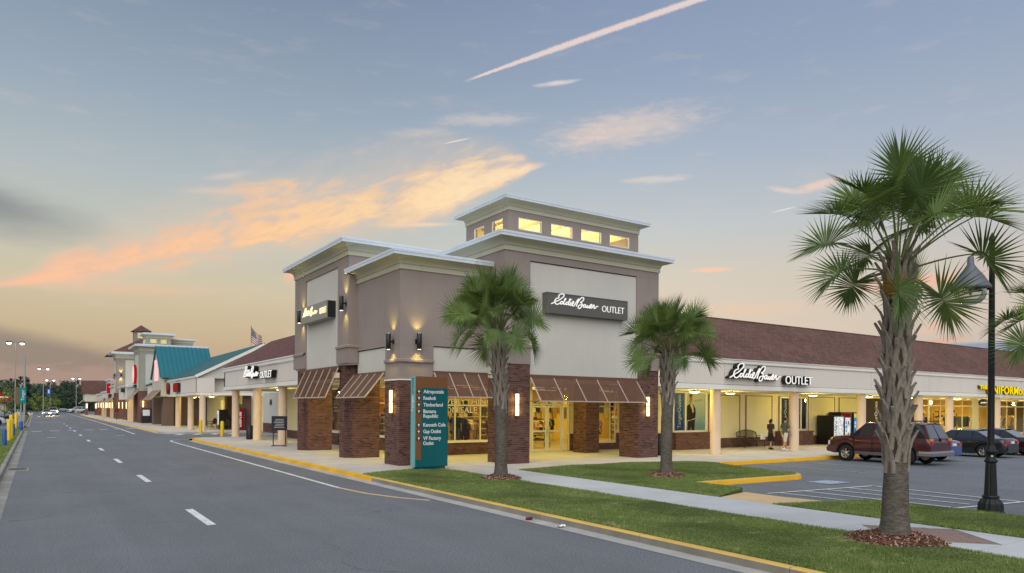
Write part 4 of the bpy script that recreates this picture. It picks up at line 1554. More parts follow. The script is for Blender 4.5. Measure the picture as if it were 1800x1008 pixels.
MB().box(SX - 0.4, SX, 39.95, 41.95, 0.85, 0.9).build('sill', 'fascia trim', STORE)
w = window(STORE, (SX - 0.1, 41.8), (SX - 0.1, 40.2), 0.9, 3.5, (-1, 0), fw=0.08, glassm='shop glass')
po = MB().box(SX - 0.09, SX - 0.07, 40.3, 41.7, 1.0, 3.4).build('poster', 'maroon cloth', STORE)
for i in range(5):
    MB().box(SX - 0.1, SX - 0.09, 40.6 + 0.1 * (i % 2), 41.5, 2.9 - i * 0.2, 3.0 - i * 0.2).build('printed_line', 'pale shorts cloth', po)

# ------------------------------------------------------------------ louvred awnings
def awning(label, top_a, top_b, bot_a, bot_b, nr, group='louvred awnings of the corner store', nsl=26):
    ta, tb, ba, bb = Vector(top_a), Vector(top_b), Vector(bot_a), Vector(bot_b)
    root = thing('awning', label, 'awning', tuple((ta + tb) / 2), 0, group)
    for i in range(nr):
        u = i / (nr - 1)
        MB().bar(ta.lerp(tb, u), ba.lerp(bb, u), 0.035, 0.05).build('rib', 'awning rib', root)
    MB().bar(ba, bb, 0.05, 0.05).build('front_rail', 'awning rib', root)
    MB().bar(ta, tb, 0.05, 0.06).build('top_rail', 'bronze metal', root)
    along = (tb - ta).normalized()
    dn = (ba - ta)
    dn.normalize()
    nrm = along.cross(dn).normalized()
    tilt = (dn * 0.90 + nrm * (0.42 if nrm.z < 0 else -0.42)).normalized()
    mb = MB()
    L_ = (ba - ta).length
    for j in range(nsl):
        v = (j + 0.6) / nsl
        a, b = ta.lerp(ba, v), tb.lerp(bb, v)
        w_ = tilt * (L_ / nsl * 0.34)
        c_ = (a + b) / 2
        mb.obox(c_, (b - a) / 2, w_, tilt.cross(along) * 0.004)
    mb.build('slat', 'bronze metal', root, kind='stuff')
    # stay rods back to the wall
    for i in (0, nr - 1):
        u = i / (nr - 1)
        p = ba.lerp(bb, u)
        q = ta.lerp(tb, u)
        MB().bar(p, (q.x, q.y, p.z), 0.03, 0.03).build('stay_rod', 'bronze metal', root)
    return root
awning('widest brown louvred awning over the glass entrance doors, between two brick piers', (16.68, 23.48, 3.63), (22.55, 23.48, 3.63), (16.68, 22.75, 2.67), (22.55, 22.75, 2.67), 6)
awning('brown louvred awning over the display window behind the teal directory sign', (12.95, 24.76, 3.75), (15.62, 24.76, 3.75), (12.95, 24.0, 2.80), (15.62, 24.0, 2.80), 5)
awning('smaller louvred awning on the street side, next to the corner brick pier', (11.46, 29.35, 3.76), (11.46, 26.2, 3.76), (10.66, 29.35, 2.78), (10.66, 26.2, 2.78), 5)
awning('tall louvred awning under the sign board on the street side tower', (11.08, 34.9, 4.12), (11.08, 30.3, 4.12), (10.5, 34.9, 2.81), (10.5, 30.3, 2.81), 6)

# ------------------------------------------------------------------ wall lamps: black up-down cylinders and long sconces
def updown(label, p, nrm, power=26):
    root = thing('wall_lamp', label, 'wall lamp', p, 0, 'black up and down cylinder lamps')
    n_ = Vector(nrm)
    c = Vector(p) + n_ * 0.22
    mb = MB().lathe([(0.085, -0.31), (0.095, -0.30), (0.095, 0.30), (0.085, 0.31)], 14, tuple(c))
    mb.build('body', 'black metal', root)
    MB().bar(Vector(p), c - n_ * 0.07, 0.06, 0.06).build('bracket', 'black metal', root)
    MB().obox(Vector(p) + n_ * 0.012, n_ * 0.012, n_.cross(Vector((0, 0, 1))) * 0.07, (0, 0, 0.09)).build('wall_plate', 'black metal', root)
    for s_ in (1, -1):
        MB().lathe([(0.07, 0.0), (0.0001, 0.001)], 12, (c.x, c.y, c.z + s_ * 0.313)).build('lens', 'lamp glow', root)
        point_light('lamp_light', tuple(c + Vector((0, 0, s_ * 0.33)) - n_ * 0.0), power, WARM, 0.05, root, spot=95, dirv=Vector((0, 0, s_)) - n_ * 0.35, blend=1.0)
    return root
updown('black cylinder wall lamp on the street face of the corner tower', (11.5, 25.37, 4.93), (-1, 0, 0))
updown('black cylinder wall lamp on the corner tower above the teal directory sign', (12.21, 24.8, 4.93), (0, -1, 0))
updown('black cylinder wall lamp right beside the end of the street side sign board', (11.1, 29.4, 6.85), (-1, 0, 0))
updown('black cylinder wall lamp at the far edge of the street side sign board', (11.1, 35.3, 6.87), (-1, 0, 0))

def sconce(label, p, nrm, power=9):
    root = thing('wall_sconce', label, 'sconce', p, 0, 'long lit sconces on the brick piers')
    n_ = Vector(nrm)
    t_ = n_.cross(Vector((0, 0, 1)))
    c = Vector(p) + n_ * 0.075
    mb = MB()
    mb.obox(Vector(p) + n_ * 0.02, n_ * 0.02, t_ * 0.075, (0, 0, 0.47))
    mb.build('back_plate', 'brown wood', root)
    pr = [(0.062, -0.44), (0.062, 0.44)]
    gl_ = MB()
    gl_.obox(c, n_ * 0.05, t_ * 0.06, (0, 0, 0.44))
    gl_.build('diffuser', 'sconce glow', root)
    mb = MB()
    for z in (-0.455, 0.0, 0.455):
        mb.obox(c + Vector((0, 0, z)), n_ * 0.062, t_ * 0.07, (0, 0, 0.018 if z else 0.012))
    mb.build('strap', 'brown wood', root)
    for z in (-0.25, 0.25):
        for s_ in (-1, 1):
            point_light('sconce_light', tuple(c + t_ * 0.13 * s_ + n_ * 0.06 + Vector((0, 0, z))), power / 4, WARM, 0.05, root)
    return root
sconce('long lit sconce on the street face of the corner brick pier', (11.49, 25.4, 2.61), (-1, 0, 0))
sconce('long lit sconce on the brick pier just right of the nearest street palm trunk', (15.98, 23.49, 2.52), (0, -1, 0))
sconce('long lit sconce on the brick pier at the right end of the entrance awning', (23.22, 23.49, 2.49), (0, -1, 0))

def ceiling_lamp(p, label, group, power=40):
    root = thing('ceiling_lamp', label, 'ceiling lamp', p, 0, group)
    MB().lathe([(0.10, 0.0), (0.12, -0.03), (0.24, -0.07), (0.27, -0.10)], 16, p).build('shade', 'window frame', root)
    MB().lathe([(0.255, -0.10), (0.2, -0.135), (0.1, -0.16), (0.0001, -0.165)], 16, p).build('lens', 'lamp glow', root)
    point_light('lamp_light', (p[0], p[1], p[2] - 0.3), power, WARM, 0.15, root)
    return root

def pendant(p, label, power=60, drop=0.55):
    root = thing('pendant_lamp', label, 'pendant lamp', p, 0)
    MB().tube([p, (p[0], p[1], p[2] - drop)], 0.012, 6).build('stem', 'black metal', root)
    q = (p[0], p[1], p[2] - drop)
    MB().lathe([(0.03, 0.02), (0.07, 0.0), (0.10, -0.08), (0.30, -0.2), (0.31, -0.215)], 16, q).build('shade', 'black metal', root)
    MB().ball((q[0], q[1], q[2] - 0.17), 0.10, 10).build('bulb', 'lamp glow', root)
    point_light('lamp_light', (q[0], q[1], q[2] - 0.32), power, WARM, 0.12, root)
pendant((12.5, 33.9, 4.0), 'black pendant barn lamp hanging behind the tall street side awning', 70, 0.65)
area_light('canopy_light', (13.3, 31.5, 3.5), 1.6, 70, WARM, sy=6, parent=STORE)
area_light('canopy_light', (14.2, 27.2, 3.52), 2.2, 85, WARM, sy=3, parent=STORE)
area_light('canopy_light', (19.8, 26.6, 3.5), 5.5, 130, WARM, sy=2.5, parent=STORE)

# ------------------------------------------------------------------ right wing along the lot
WING = thing('shop_wing', 'long low shop wing with shingled roof and pale fascia along the parking lot', 'building', (24.0, 23.2, 0.15))
WX1 = 150.0
FY = 23.15
# fascia: smooth panels with open joints
joints = [23.97, 28.17, 34.72, 41.4, 48.31, 52.5, 59.2, 66, 73, 80, 90, 100, 115, 130, WX1]
for a, b in zip(joints[:-1], joints[1:]):
    MB().box(a + 0.012, b - 0.012, FY, FY + 0.28, 3.62, 4.62).build('fascia_panel', 'fascia stucco', WING)
MB().box(23.97, WX1, FY + 0.03, FY + 0.26, 3.6, 4.63).build('fascia_backing', 'joint', WING)
mb = MB()
mb.sweep([(-0.1, 3.36), (0.03, 3.36), (0.03, 3.58), (0.0, 3.60), (-0.1, 3.60)], [(23.97, FY), (WX1, FY)], None, False)
mb.sweep([(0.0, 4.63), (0.03, 4.64), (0.03, 4.665), (0.07, 4.675), (0.07, 4.82), (0.10, 4.83), (0.12, 4.86), (0.12, 4.885), (-0.2, 4.9)], [(23.97, FY), (WX1, FY)], None, False)
mb.build('fascia_trim', 'fascia trim', WING)
MB().box(23.97, WX1, FY + 0.1, 27.4, 3.34, 3.38).build('soffit', 'soffit', WING)
# roof with a thin ridge cap
mb = MB()
ez, rz_, ey, ry = 4.89, 7.56, FY - 0.1, 27.0
mb.quad((23.97, ey, ez), (WX1, ey, ez), (WX1, ry, rz_), (23.97, ry, rz_))
mb.quad((WX1, 31, ez), (23.97, 31, ez), (23.97, ry, rz_), (WX1, ry, rz_))
mb.poly([(WX1, ey, ez), (WX1, 31, ez), (WX1, ry, rz_)])
mb.build('roof', 'shingle roof', WING)
MB().box(23.97, WX1, 26.9, 27.1, rz_ - 0.06, rz_ + 0.02).build('ridge_cap', 'shingle roof', WING)
MB().box(27.6, WX1, 27.5, 31, 0.15, 4.9).build('back_wall', 'pale stucco', WING) if False else None
# round columns
for x in (27.9, 34.3, 40.9, 47.6, 51.7, 58.9, 66, 73, 80, 87, 94):
    mb = MB().lathe([(0.30, 0.0), (0.30, 0.06), (0.255, 0.075), (0.25, 3.0), (0.25, 3.21)], 20, (x, FY + 0.32, 0.15))
    mb.build('column', 'column stucco', WING)

WY = 27.3
def low_brick(x0, x1, z1=0.72, y=WY):
    return brick_pier('base_wall', WING, x0, x1, y, y + 0.2, 0.15, z1, 'SWE' if y < WY else 'S')
# wall: lap siding panels divided by flat pilasters, brick base
segs = [(27.6, 28.75), (31.9, 34.55), (35.2, 37.6), (41.4, 44.3), (44.9, 47.4)]
MB().box(27.6, 53.2, WY + 0.02, WY + 0.3, 0.15, 3.36).build('wall', 'siding trim', WING)
for a, b in segs:
    siding('siding', WING, (a, WY), (b, WY), 0.72, 3.18, nrm=(0, -1))
    mb = MB()
    for x in (a - 0.03, b + 0.03):
        mb.box(x - 0.03, x + 0.03, WY - 0.03, WY, 0.72, 3.22)
    mb.box(a, b, WY - 0.03, WY, 3.18, 3.22)
    mb.build('panel_frame', 'bronze metal', WING)
low_brick(27.6, 28.75); low_brick(31.75, 38.0); low_brick(41.25, 53.2)
# first display window (poster of a man in a dark suit), in a projecting brick bay
brick_pier('base_wall', WING, 28.75, 31.75, WY - 0.45, WY, 0.15, 1.02, 'SWE')
MB().box(28.7, 31.8, WY - 0.5, WY, 1.02, 1.10).build('sill', 'brick', WING)
w = window(WING, (28.85, WY - 0.1), (31.55, WY - 0.1), 1.10, 3.36, (0, -1), bars=(0.95,), fw=0.10)
MB().box(28.95, 29.75, WY - 0.07, WY - 0.06, 1.2, 3.26).build('banner', 'blue paint', WING)
text('lettering', 'TangerOutlets', 0.36, (29.5, WY - 0.08, 1.32), (0, 0, 1), (-1, 0, 0), 'white vinyl', WING, fit=1.85)
def poster():
    m, kk, b, out = new_mat('poster backdrop')
    p = kk.sep(pos(kk))
    f = kk.smooth(p[2], 1.1, 3.3)
    n = kk.noise(kk.comb(kk.m('MULTIPLY', p[0], 0.6), 0, p[2]), 1.2, 3)
    c = kk.mix(f, lin(96, 160, 170), lin(214, 216, 196))
    c = kk.mix(kk.m('MULTIPLY', n, 0.35), c, lin(226, 226, 210))
    kk.put(b.inputs['Base Color'], c)
    b.inputs['Roughness'].default_value = 0.6
poster()
PO = MB().box(29.95, 31.45, WY - 0.07, WY - 0.06, 1.2, 3.28).build('poster', 'poster backdrop', WING)
py = WY - 0.075
def flat(name, pts, m_, dy=0.0, parent=PO):
    return MB().poly([(29.95 + x, py - dy, 1.2 + z) for x, z in pts]).build(name, m_, parent)
flat('printed_suit', [(0.03, 0.62), (0.02, 1.0), (0.05, 1.35), (0.22, 1.45), (0.30, 1.5), (0.42, 1.48), (0.62, 1.38), (0.74, 1.2), (0.76, 0.95), (0.72, 0.7), (0.7, 0.55), (0.66, 0.0), (0.44, 0.0), (0.4, 0.2), (0.3, 0.0), (0.1, 0.0), (0.14, 0.5), (0.08, 0.5)], 'black cloth')
flat('printed_shirt', [(0.28, 1.5), (0.38, 1.5), (0.54, 1.38), (0.6, 1.05), (0.52, 0.95), (0.44, 1.2), (0.36, 1.3)], 'cream cloth', 0.002)
flat('printed_belt', [(0.1, 0.5), (0.68, 0.62), (0.68, 0.68), (0.3, 0.56), (0.1, 0.56)], 'white cloth', 0.002)
flat('printed_head', [(0.28, 1.5), (0.24, 1.68), (0.25, 1.85), (0.31, 1.95), (0.42, 1.95), (0.48, 1.85), (0.48, 1.68), (0.42, 1.56), (0.4, 1.48)], 'skin', 0.002)
flat('printed_hair', [(0.24, 1.82), (0.25, 1.96), (0.34, 2.03), (0.46, 2.0), (0.49, 1.86), (0.42, 1.9), (0.3, 1.9)], 'hair', 0.004)
sc_pts = [(0.62 + 0.09 * i, 1.62 + 0.09 * sin(i * 2.3) + 0.01 * i) for i in range(9)]
MB().tube([(29.95 + x, py - 0.004, 1.2 + z) for x, z in [(p.x, p.y) for p in catmull([(a, b, 0) for a, b in sc_pts], 5)]], 0.008, 4).build('printed_script', 'grey metal', PO)
# second window with dark posters
brick_pier('base_wall', WING, 38.0, 41.25, WY - 0.45, WY, 0.15, 0.97, 'SWE')
MB().box(37.95, 41.3, WY - 0.5, WY, 0.97, 1.05).build('sill', 'brick', WING)
for a, b in ((38.3, 39.35), (39.6, 41.15)):
    window(WING, (a, WY - 0.1), (b, WY - 0.1), 1.05, 3.2, (0, -1), fw=0.11, bars=(0.8,) if b - a > 1.3 else ())
MB().box(38.42, 39.22, WY - 0.07, WY - 0.06, 1.16, 3.1).build('banner', 'charcoal cloth', WING)
text('lettering', 'TangerOutlets', 0.36, (39.0, WY - 0.08, 1.3), (0, 0, 1), (-1, 0, 0), 'white vinyl', WING, fit=1.7)
MB().box(39.72, 40.4, WY - 0.07, WY - 0.06, 2.2, 3.1).build('banner', 'maroon cloth', WING)
MB().box(39.72, 40.4, WY - 0.07, WY - 0.06, 1.16, 2.12).build('banner', 'dark plum cloth', WING)
MB().box(40.5, 41.05, WY - 0.07, WY - 0.06, 1.16, 3.1).build('banner', 'dark plum cloth', WING)
for i in range(3):
    MB().box(39.8, 40.3 - 0.1 * (i % 2), WY - 0.075, WY - 0.07, 2.35 + i * 0.22, 2.45 + i * 0.22).build('printed_line', 'white vinyl', WING)
for i in range(4):
    MB().box(39.82, 40.2 + 0.08 * (i % 2), WY - 0.075, WY - 0.07, 1.28 + i * 0.2, 1.38 + i * 0.2).build('printed_line', 'white vinyl', WING)
# dark sign panel before the next shop
MB().box(48.0, 50.6, WY - 0.05, WY, 0.8, 3.2).build('banner', 'dark plum cloth', WING)
text('lettering', 'TangerOutlets', 0.5, (49.5, WY - 0.07, 1.0), (0, 0, 1), (-1, 0, 0), 'white vinyl', WING, fit=2.0)
# the uniform shop's glass front
x = 53.3
while x < 92:
    wd = 3.55
    brk = abs(x - 64.0) < 1.8
    window(WING, (x, WY), (x + wd, WY), 0.35, 3.3, (0, -1), bars=(wd / 2 - 0.05,), hbars=(2.75,), fw=0.09, matname='siding trim')
    x += wd + 0.06
    if 62 < x < 66 or 75 < x < 79:
        MB().box(x, x + 0.9, WY - 0.02, WY + 0.2, 0.15, 3.36).build('pilaster', 'siding', WING)
        x += 0.96
brick_pier('base_wall', WING, 53.2, 80, WY, WY + 0.2, 0.15, 0.34, 'S')
mb = MB()
mb.box(53.2, 110, 35.0, 35.2, 0.15, 3.6)
mb.box(53.0, 53.2, WY + 0.2, 35.2, 0.15, 3.6)
mb.build('interior_wall', 'store wall', WING)
MB().box(53.2, 110, WY + 0.05, 35, 0.15, 0.17).build('interior_floor', 'store floor', WING)
MB().box(53.2, 110, WY + 0.05, 35, 3.45, 3.5).build('interior_ceiling', 'store wall', WING)
for x in (56, 61, 66, 71, 76, 82):
    MB().box(x - 0.7, x + 0.7, 29.2, 30.4, 3.40, 3.44).build('ceiling_panel', 'ceiling panel glow', WING)
    area_light('shop_light', (x, 30.4, 3.35), 3.0, 165, (1, 0.79, 0.20), sy=3, parent=WING)
# hanging oval shop sign
o = thing('hanging_sign', 'small dark oval sign hanging under the wing soffit by the uniform shop', 'sign', (59.5, 24.6, 3.0))
MB().lathe([(0.0001, -0.03), (0.72, -0.03), (0.75, 0.0), (0.72, 0.03), (0.0001, 0.03)], 24, (0, 0, 0)).build('board', 'black metal', o, local=True).matrix_local = Matrix.Translation((0, 0, 0)) @ Matrix.Rotation(pi / 2, 4, 'X') @ Matrix.Diagonal((1, 0.36, 1, 1))
MB().tube(catmull([(-0.45, -0.05, 0.06), (-0.5, -0.05, -0.06), (-0.34, -0.05, -0.04), (-0.26, -0.05, 0.03), (-0.2, -0.05, -0.04), (-0.08, -0.05, 0.03), (0.0, -0.05, -0.04), (0.14, -0.05, 0.05), (0.22, -0.05, -0.04), (0.42, -0.05, 0.02)], 4), 0.014, 5).build('script_stroke', 'sign warm glow', o, local=True)
for s_ in (-0.4, 0.4):
    MB().tube([(59.5 + s_, 24.6, 3.2), (59.5 + s_, 24.6, 3.36)], 0.012, 5).build('hanger', 'black metal', o)
# canopy lamps
for i, (x, y) in enumerate(((30.9, 25.0), (38.4, 25.0), (44.4, 25.0), (49.6, 25.0), (56.3, 25.0), (62.0, 25.0), (70.0, 25.0), (78.0, 25.0))):
    ceiling_lamp((x, y, 3.34), ['lit dome lamp under the soffit right of the first wing column', 'lit dome lamp under the soffit at the second wing column', 'lit dome lamp under the soffit above the vending machines',
                                'lit dome lamp under the soffit behind the big palm trunk', 'lit dome lamp under the soffit just right of the big palm trunk', 'lit dome lamp under the soffit left of the tall lamp post',
                                'lit dome lamp under the soffit right of the tall lamp post', 'lit dome lamp under the soffit at the far right end'][i], 'dome lamps under the right wing soffit', 105)
ceiling_lamp((27.2, 24.2, 3.34), 'lit dome lamp under the soffit tucked behind the entrance tower pier', 'dome lamps under the right wing soffit', 90)

# ------------------------------------------------------------------ short left wing on the street
W2 = thing('shop_wing', 'short street wing with brown roof between the corner store and the side lane', 'building', (11.8, 37, 0.15))
FX = 11.8
for a, b in ((36.75, 39.5), (39.5, 45.9), (45.9, 52.0), (52.0, 56.6)):
    MB().box(FX, FX + 0.28, a + 0.012, b - 0.012, 3.84, 4.88).build('fascia_panel', 'fascia stucco', W2)
MB().box(FX + 0.03, FX + 0.26, 36.75, 56.58, 3.8, 4.9).build('fascia_backing', 'joint', W2)
mb = MB()
pth = [(16.5, 56.6), (FX, 56.6), (FX, 36.75)]
mb.sweep([(-0.1, 3.58), (0.03, 3.58), (0.03, 3.80), (0.0, 3.82), (-0.1, 3.82)], pth, None, False)
mb.sweep([(0.0, 4.88), (0.04, 4.9), (0.04, 4.93), (0.09, 4.95), (0.09, 5.12), (0.14, 5.15), (0.14, 5.22), (-0.2, 5.24)], pth, None, False)
mb.build('fascia_trim', 'fascia trim', W2)
MB().box(FX, 15.0, 56.32, 56.6, 3.84, 4.88).build('fascia_panel', 'fascia stucco', W2)
MB().box(FX + 0.1, 16.6, 36.75, 56.5, 3.55, 3.6).build('soffit', 'soffit', W2)
ex, rx, ez, rz_ = FX - 0.12, 15.3, 5.23, 7.5
mb = MB()
mb.quad((ex, 56.7, ez), (ex, 36.72, ez), (rx, 36.72, rz_), (rx, 56.7, rz_))
mb.quad((19, 36.72, ez), (19, 56.7, ez), (rx, 56.7, rz_), (rx, 36.72, rz_))
mb.poly([(ex, 56.7, ez), (rx, 56.7, rz_), (19, 56.7, ez)])
mb.build('roof', 'shingle roof street', W2)
for y in (42.5, 48.3, 54.4):
    MB().lathe([(0.31, 0.0), (0.31, 0.06), (0.265, 0.075), (0.26, 3.2), (0.26, 3.42)], 18, (12.15, y, 0.15)).build('column', 'column stucco', W2)
brick_pier('base_wall', W2, 16.6, 16.8, 52.1, 64.0, 0.15, 0.95, 'W')
MB().box(16.62, 17.2, 52.1, 64.0, 0.95, 3.6).build('wall', 'pale stucco', W2)
MB().box(16.6, 19, 56.5, 64, 3.5, 3.75).build('wall_cap', 'fascia trim', W2)
MB().box(15.0, 16.62, 52.0, 52.2, 0.15, 3.6).build('wall', 'siding trim', W2)
ceiling_lamp((12.9, 45.6, 3.55), 'lit dome lamp under the short street wing soffit', 'dome lamps under the street wing soffits', 90)
ceiling_lamp((12.6, 58.6, 3.5), 'lit dome lamp over the side lane beyond the short street wing', 'dome lamps under the street wing soffits', 30) if False else None
o = tag(MB().box(16.56, 16.6, 57.6, 58.9, 1.75, 2.25).build('wall_plaque', 'white vinyl'), 'small white plaque with dark letters on the pale lane wall', 'sign')
text('lettering', 'FDC', 0.34, (16.55, 58.75, 1.85), (0, -1, 0), (0, 0, 1), 'black vinyl', o, fit=1.0)
o = tag(MB().lathe([(0.0001, 0.0), (0.24, 0.0), (0.26, 0.02), (0.24, 0.06), (0.0001, 0.07)], 18, (0, 0, 0)).build('wall_vent', 'black metal', loc=(0, 0, 0)), 'round black vent cover on the pale lane wall above the plaque', 'vent')
o.location = (16.6, 61.5, 2.75); o.rotation_euler = (0, -pi / 2, 0)

# ------------------------------------------------------------------ teal-roofed shops beyond the side lane
TB = thing('shop_building', 'shop row with a teal green roof and a steep gable beyond the side lane', 'building', (11.8, 67.7, 0.15))
FX2 = 11.8
yN, yF = 67.7, 86.0
for a, b in ((yN, 74.0), (74.0, 80.0), (80.0, 84.0)):
    MB().box(FX2, FX2 + 0.3, a + 0.015, b - 0.015, 3.6, 4.88).build('fascia_panel', 'fascia stucco', TB)
MB().box(FX2 + 0.03, FX2 + 0.28, yN + 0.02, 84, 3.55, 4.9).build('fascia_backing', 'joint', TB)
MB().box(FX2, 13.3, yN, yN + 0.3, 3.6, 4.88).build('fascia_panel', 'fascia stucco', TB)
MB().box(13.3, 23, yN + 0.9, yN + 1.2, 3.6, 5.2).build('gable_wall', 'fascia stucco', TB)
mb = MB()
mb.poly([(FX2 + 0.1, yN + 0.2, 4.88), (23.3, yN + 0.2, 4.88), (17.65, yN + 0.2, 8.12)])
mb.build('gable_wall', 'pale stucco', TB)
mb = MB()
mb.sweep([(-0.1, 3.36), (0.03, 3.36), (0.03, 3.57), (-0.1, 3.59)], [(FX2, 84), (FX2, yN), (23, yN)], None, False)
mb.sweep([(0.0, 4.88), (0.06, 4.9), (0.1, 4.93), (0.1, 5.1), (-0.1, 5.13)], [(FX2, 84), (FX2, yN)], None, False)
mb.bar((FX2 - 0.1, yN - 0.05, 5.0), (17.65, yN - 0.05, 8.15), 0.12, 0.26)
mb.bar((23.4, yN - 0.05, 5.0), (17.65, yN - 0.05, 8.15), 0.12, 0.26)
mb.build('fascia_trim', 'fascia trim', TB)
MB().box(FX2 + 0.1, 16.5, yN + 0.1, 84, 3.36, 3.42).build('soffit', 'soffit', TB)
mb = MB()
mb.quad((FX2 - 0.15, 97, 5.13), (FX2 - 0.15, yN - 0.1, 5.13), (17.65, yN - 0.1, 8.3), (17.65, 97, 8.3))
mb.quad((23.5, yN - 0.1, 5.13), (23.5, 97, 5.13), (17.65, 97, 8.3), (17.65, yN - 0.1, 8.3))
mb.build('roof', 'teal roof shingle', TB)
for y in (69.4, 72.9, 80.0):
    MB().lathe([(0.33, 0.0), (0.33, 0.06), (0.27, 0.075), (0.26, 3.2)], 16, (12.2, y - 2.2 if y < 70 else y, 0.15)).build('column', 'column stucco', TB)
# shop wall with lit doors
MB().box(16.4, 16.7, yN + 1.2, 97, 0.15, 3.4).build('wall', 'siding', TB)
MB().box(16.4, 23, yN + 1.0, yN + 1.2, 0.15, 3.6).build('wall', 'siding', TB)
brick_pier('pier', TB, 16.0, 16.6, yN + 0.4, yN + 1.3, 0.15, 3.36, 'SW')
brick_pier('pier', TB, 15.6, 16.4, 73.5, 74.6, 0.15, 3.36, 'SW')
MB().box(16.36, 16.4, 70.5, 72.4, 0.3, 2.6).build('doorway', 'dark frame', TB)
window(TB, (16.35, 80), (16.35, 76), 0.5, 3.1, (-1, 0), bars=(1.3, 2.6), fw=0.1, glassm='far store glow')
for y, lb in ((70.5, 'lit dome lamp behind the corner column of the teal shops'), (75.5, 'middle lit dome lamp under the teal shop soffit'), (79.5, 'farthest lit dome lamp under the teal shop soffit')):
    ceiling_lamp((13.6, y, 3.36), lb, 'dome lamps under the teal shop soffit', 45)
# steep gable over a shop entrance
SG = thing('gable_roof', 'steep teal standing seam gable with a pale front above the shop row', 'gable', (11.3, 90, 5.5))
zr, ze, yr, yh, xg0, xg1 = 9.2, 5.5, 90.0, 4.0, 11.25, 17.0
t_ = 0.06
for s_ in (-1, 1):
    MB().add([(xg0, yr, zr), (xg1, yr, zr), (xg1, yr + s_ * yh, ze), (xg0, yr + s_ * yh, ze), (xg0, yr, zr - t_), (xg1, yr, zr - t_), (xg1, yr + s_ * yh, ze - t_), (xg0, yr + s_ * yh, ze - t_)],
             [(0, 1, 2, 3), (7, 6, 5, 4), (0, 3, 7, 4), (1, 2, 6, 5), (2, 3, 7, 6)]).build('roof', 'teal roof metal', SG)
for i in range(13):
    x = xg0 + 0.05 + i * (xg1 - xg0 - 0.1) / 12
    MB().bar((x, yr - 0.0, zr + 0.03), (x, yr - yh, ze + 0.03), 0.045, 0.09).build('seam', 'teal roof metal', SG)
MB().poly([(11.45, yr - yh + 0.1, 5.4), (11.45, yr, zr - 0.1), (11.45, yr + yh - 0.1, 5.4)]).box(11.45, 12.4, yr - yh + 0.3, yr + yh - 0.3, 3.4, 5.4).build('gable_wall', 'cream stucco', SG)
MB().box(11.36, 11.44, 88.6, 91.4, 5.2, 7.6).build('shop_sign', 'sign pink glow', SG)
for (y0, y1, x1) in ((86.6, 88.2, 12.75), (94.5, 96, 12.8)):
    MB().box(11.7, x1, y0, y1, 0.15, 3.45).build('pier', 'brown stucco', TB)
MB().box(12.9, 16.4, 87.6, 88.0, 0.15, 3.4).build('wall', 'brown stucco', TB)
MB().box(11.8, 13.4, 97, 101, 3.6, 4.9).build('fascia_panel', 'fascia stucco', TB)
mb = MB()
mb.quad((11.6, 102, 5.0), (11.6, 96, 5.0), (14.5, 96, 6.4), (14.5, 102, 6.4))
mb.build('roof', 'teal roof shingle', TB)
def far_awning(label, x0, x1, y0, y1, zt, zb):
    root = thing('awning', label, 'awning', (x1, (y0 + y1) / 2, zt), 0, 'sloped awnings of the far shops')
    mb = MB()
    mb.add([(x1, y0, zt), (x1, y1, zt), (x0, y1, zb), (x0, y0, zb), (x1, y0, zt - 0.05), (x1, y1, zt - 0.05), (x0, y1, zb - 0.05), (x0, y0, zb - 0.05)], [(3, 2, 1, 0), (4, 5, 6, 7), (0, 1, 5, 4), (2, 3, 7, 6), (0, 4, 7, 3), (1, 2, 6, 5)])
    mb.build('louver_panel', 'bronze metal', root)
    n = 5
    for i in range(n):
        y = y0 + (y1 - y0) * i / (n - 1)
        MB().bar((x1, y, zt + 0.03), (x0, y, zb + 0.03), 0.09, 0.06).build('rib', 'awning rib', root)
far_awning('sloped awning under the steep teal gable', 10.4, 11.6, 86.8, 93.5, 4.3, 3.0)
# shop signs on that fascia, too small to read
o = thing('shop_sign', 'dark red rounded sign cluster on the pale fascia below the teal roof', 'sign', (11.8, 83, 4.2))
MB().lathe([(0.0001, 0), (0.55, 0), (0.6, 0.05), (0.6, 0.25), (0.0001, 0.25)], 16).build('board', 'maroon cloth', o, local=True).matrix_local = Matrix.Rotation(-pi / 2, 4, 'Y')
MB().box(11.5, 11.56, 82.7, 83.3, 4.05, 4.35).build('emblem', 'sign red glow', o)
o = thing('shop_sign', 'bright red block letter sign on the pale fascia below the teal roof', 'sign', (11.8, 76.5, 4.2))
for y, w_ in ((78.0, 1.1), (76.6, 0.9)):
    MB().box(11.5, 11.8, y - w_ / 2 - 0.1, y + w_ / 2 + 0.1, 3.75, 4.65).build('letter_backing', 'black metal', o)
    MB().box(11.46, 11.5, y - w_ / 2, y + w_ / 2, 3.9, 4.5).build('letter_block', 'sign red glow', o)

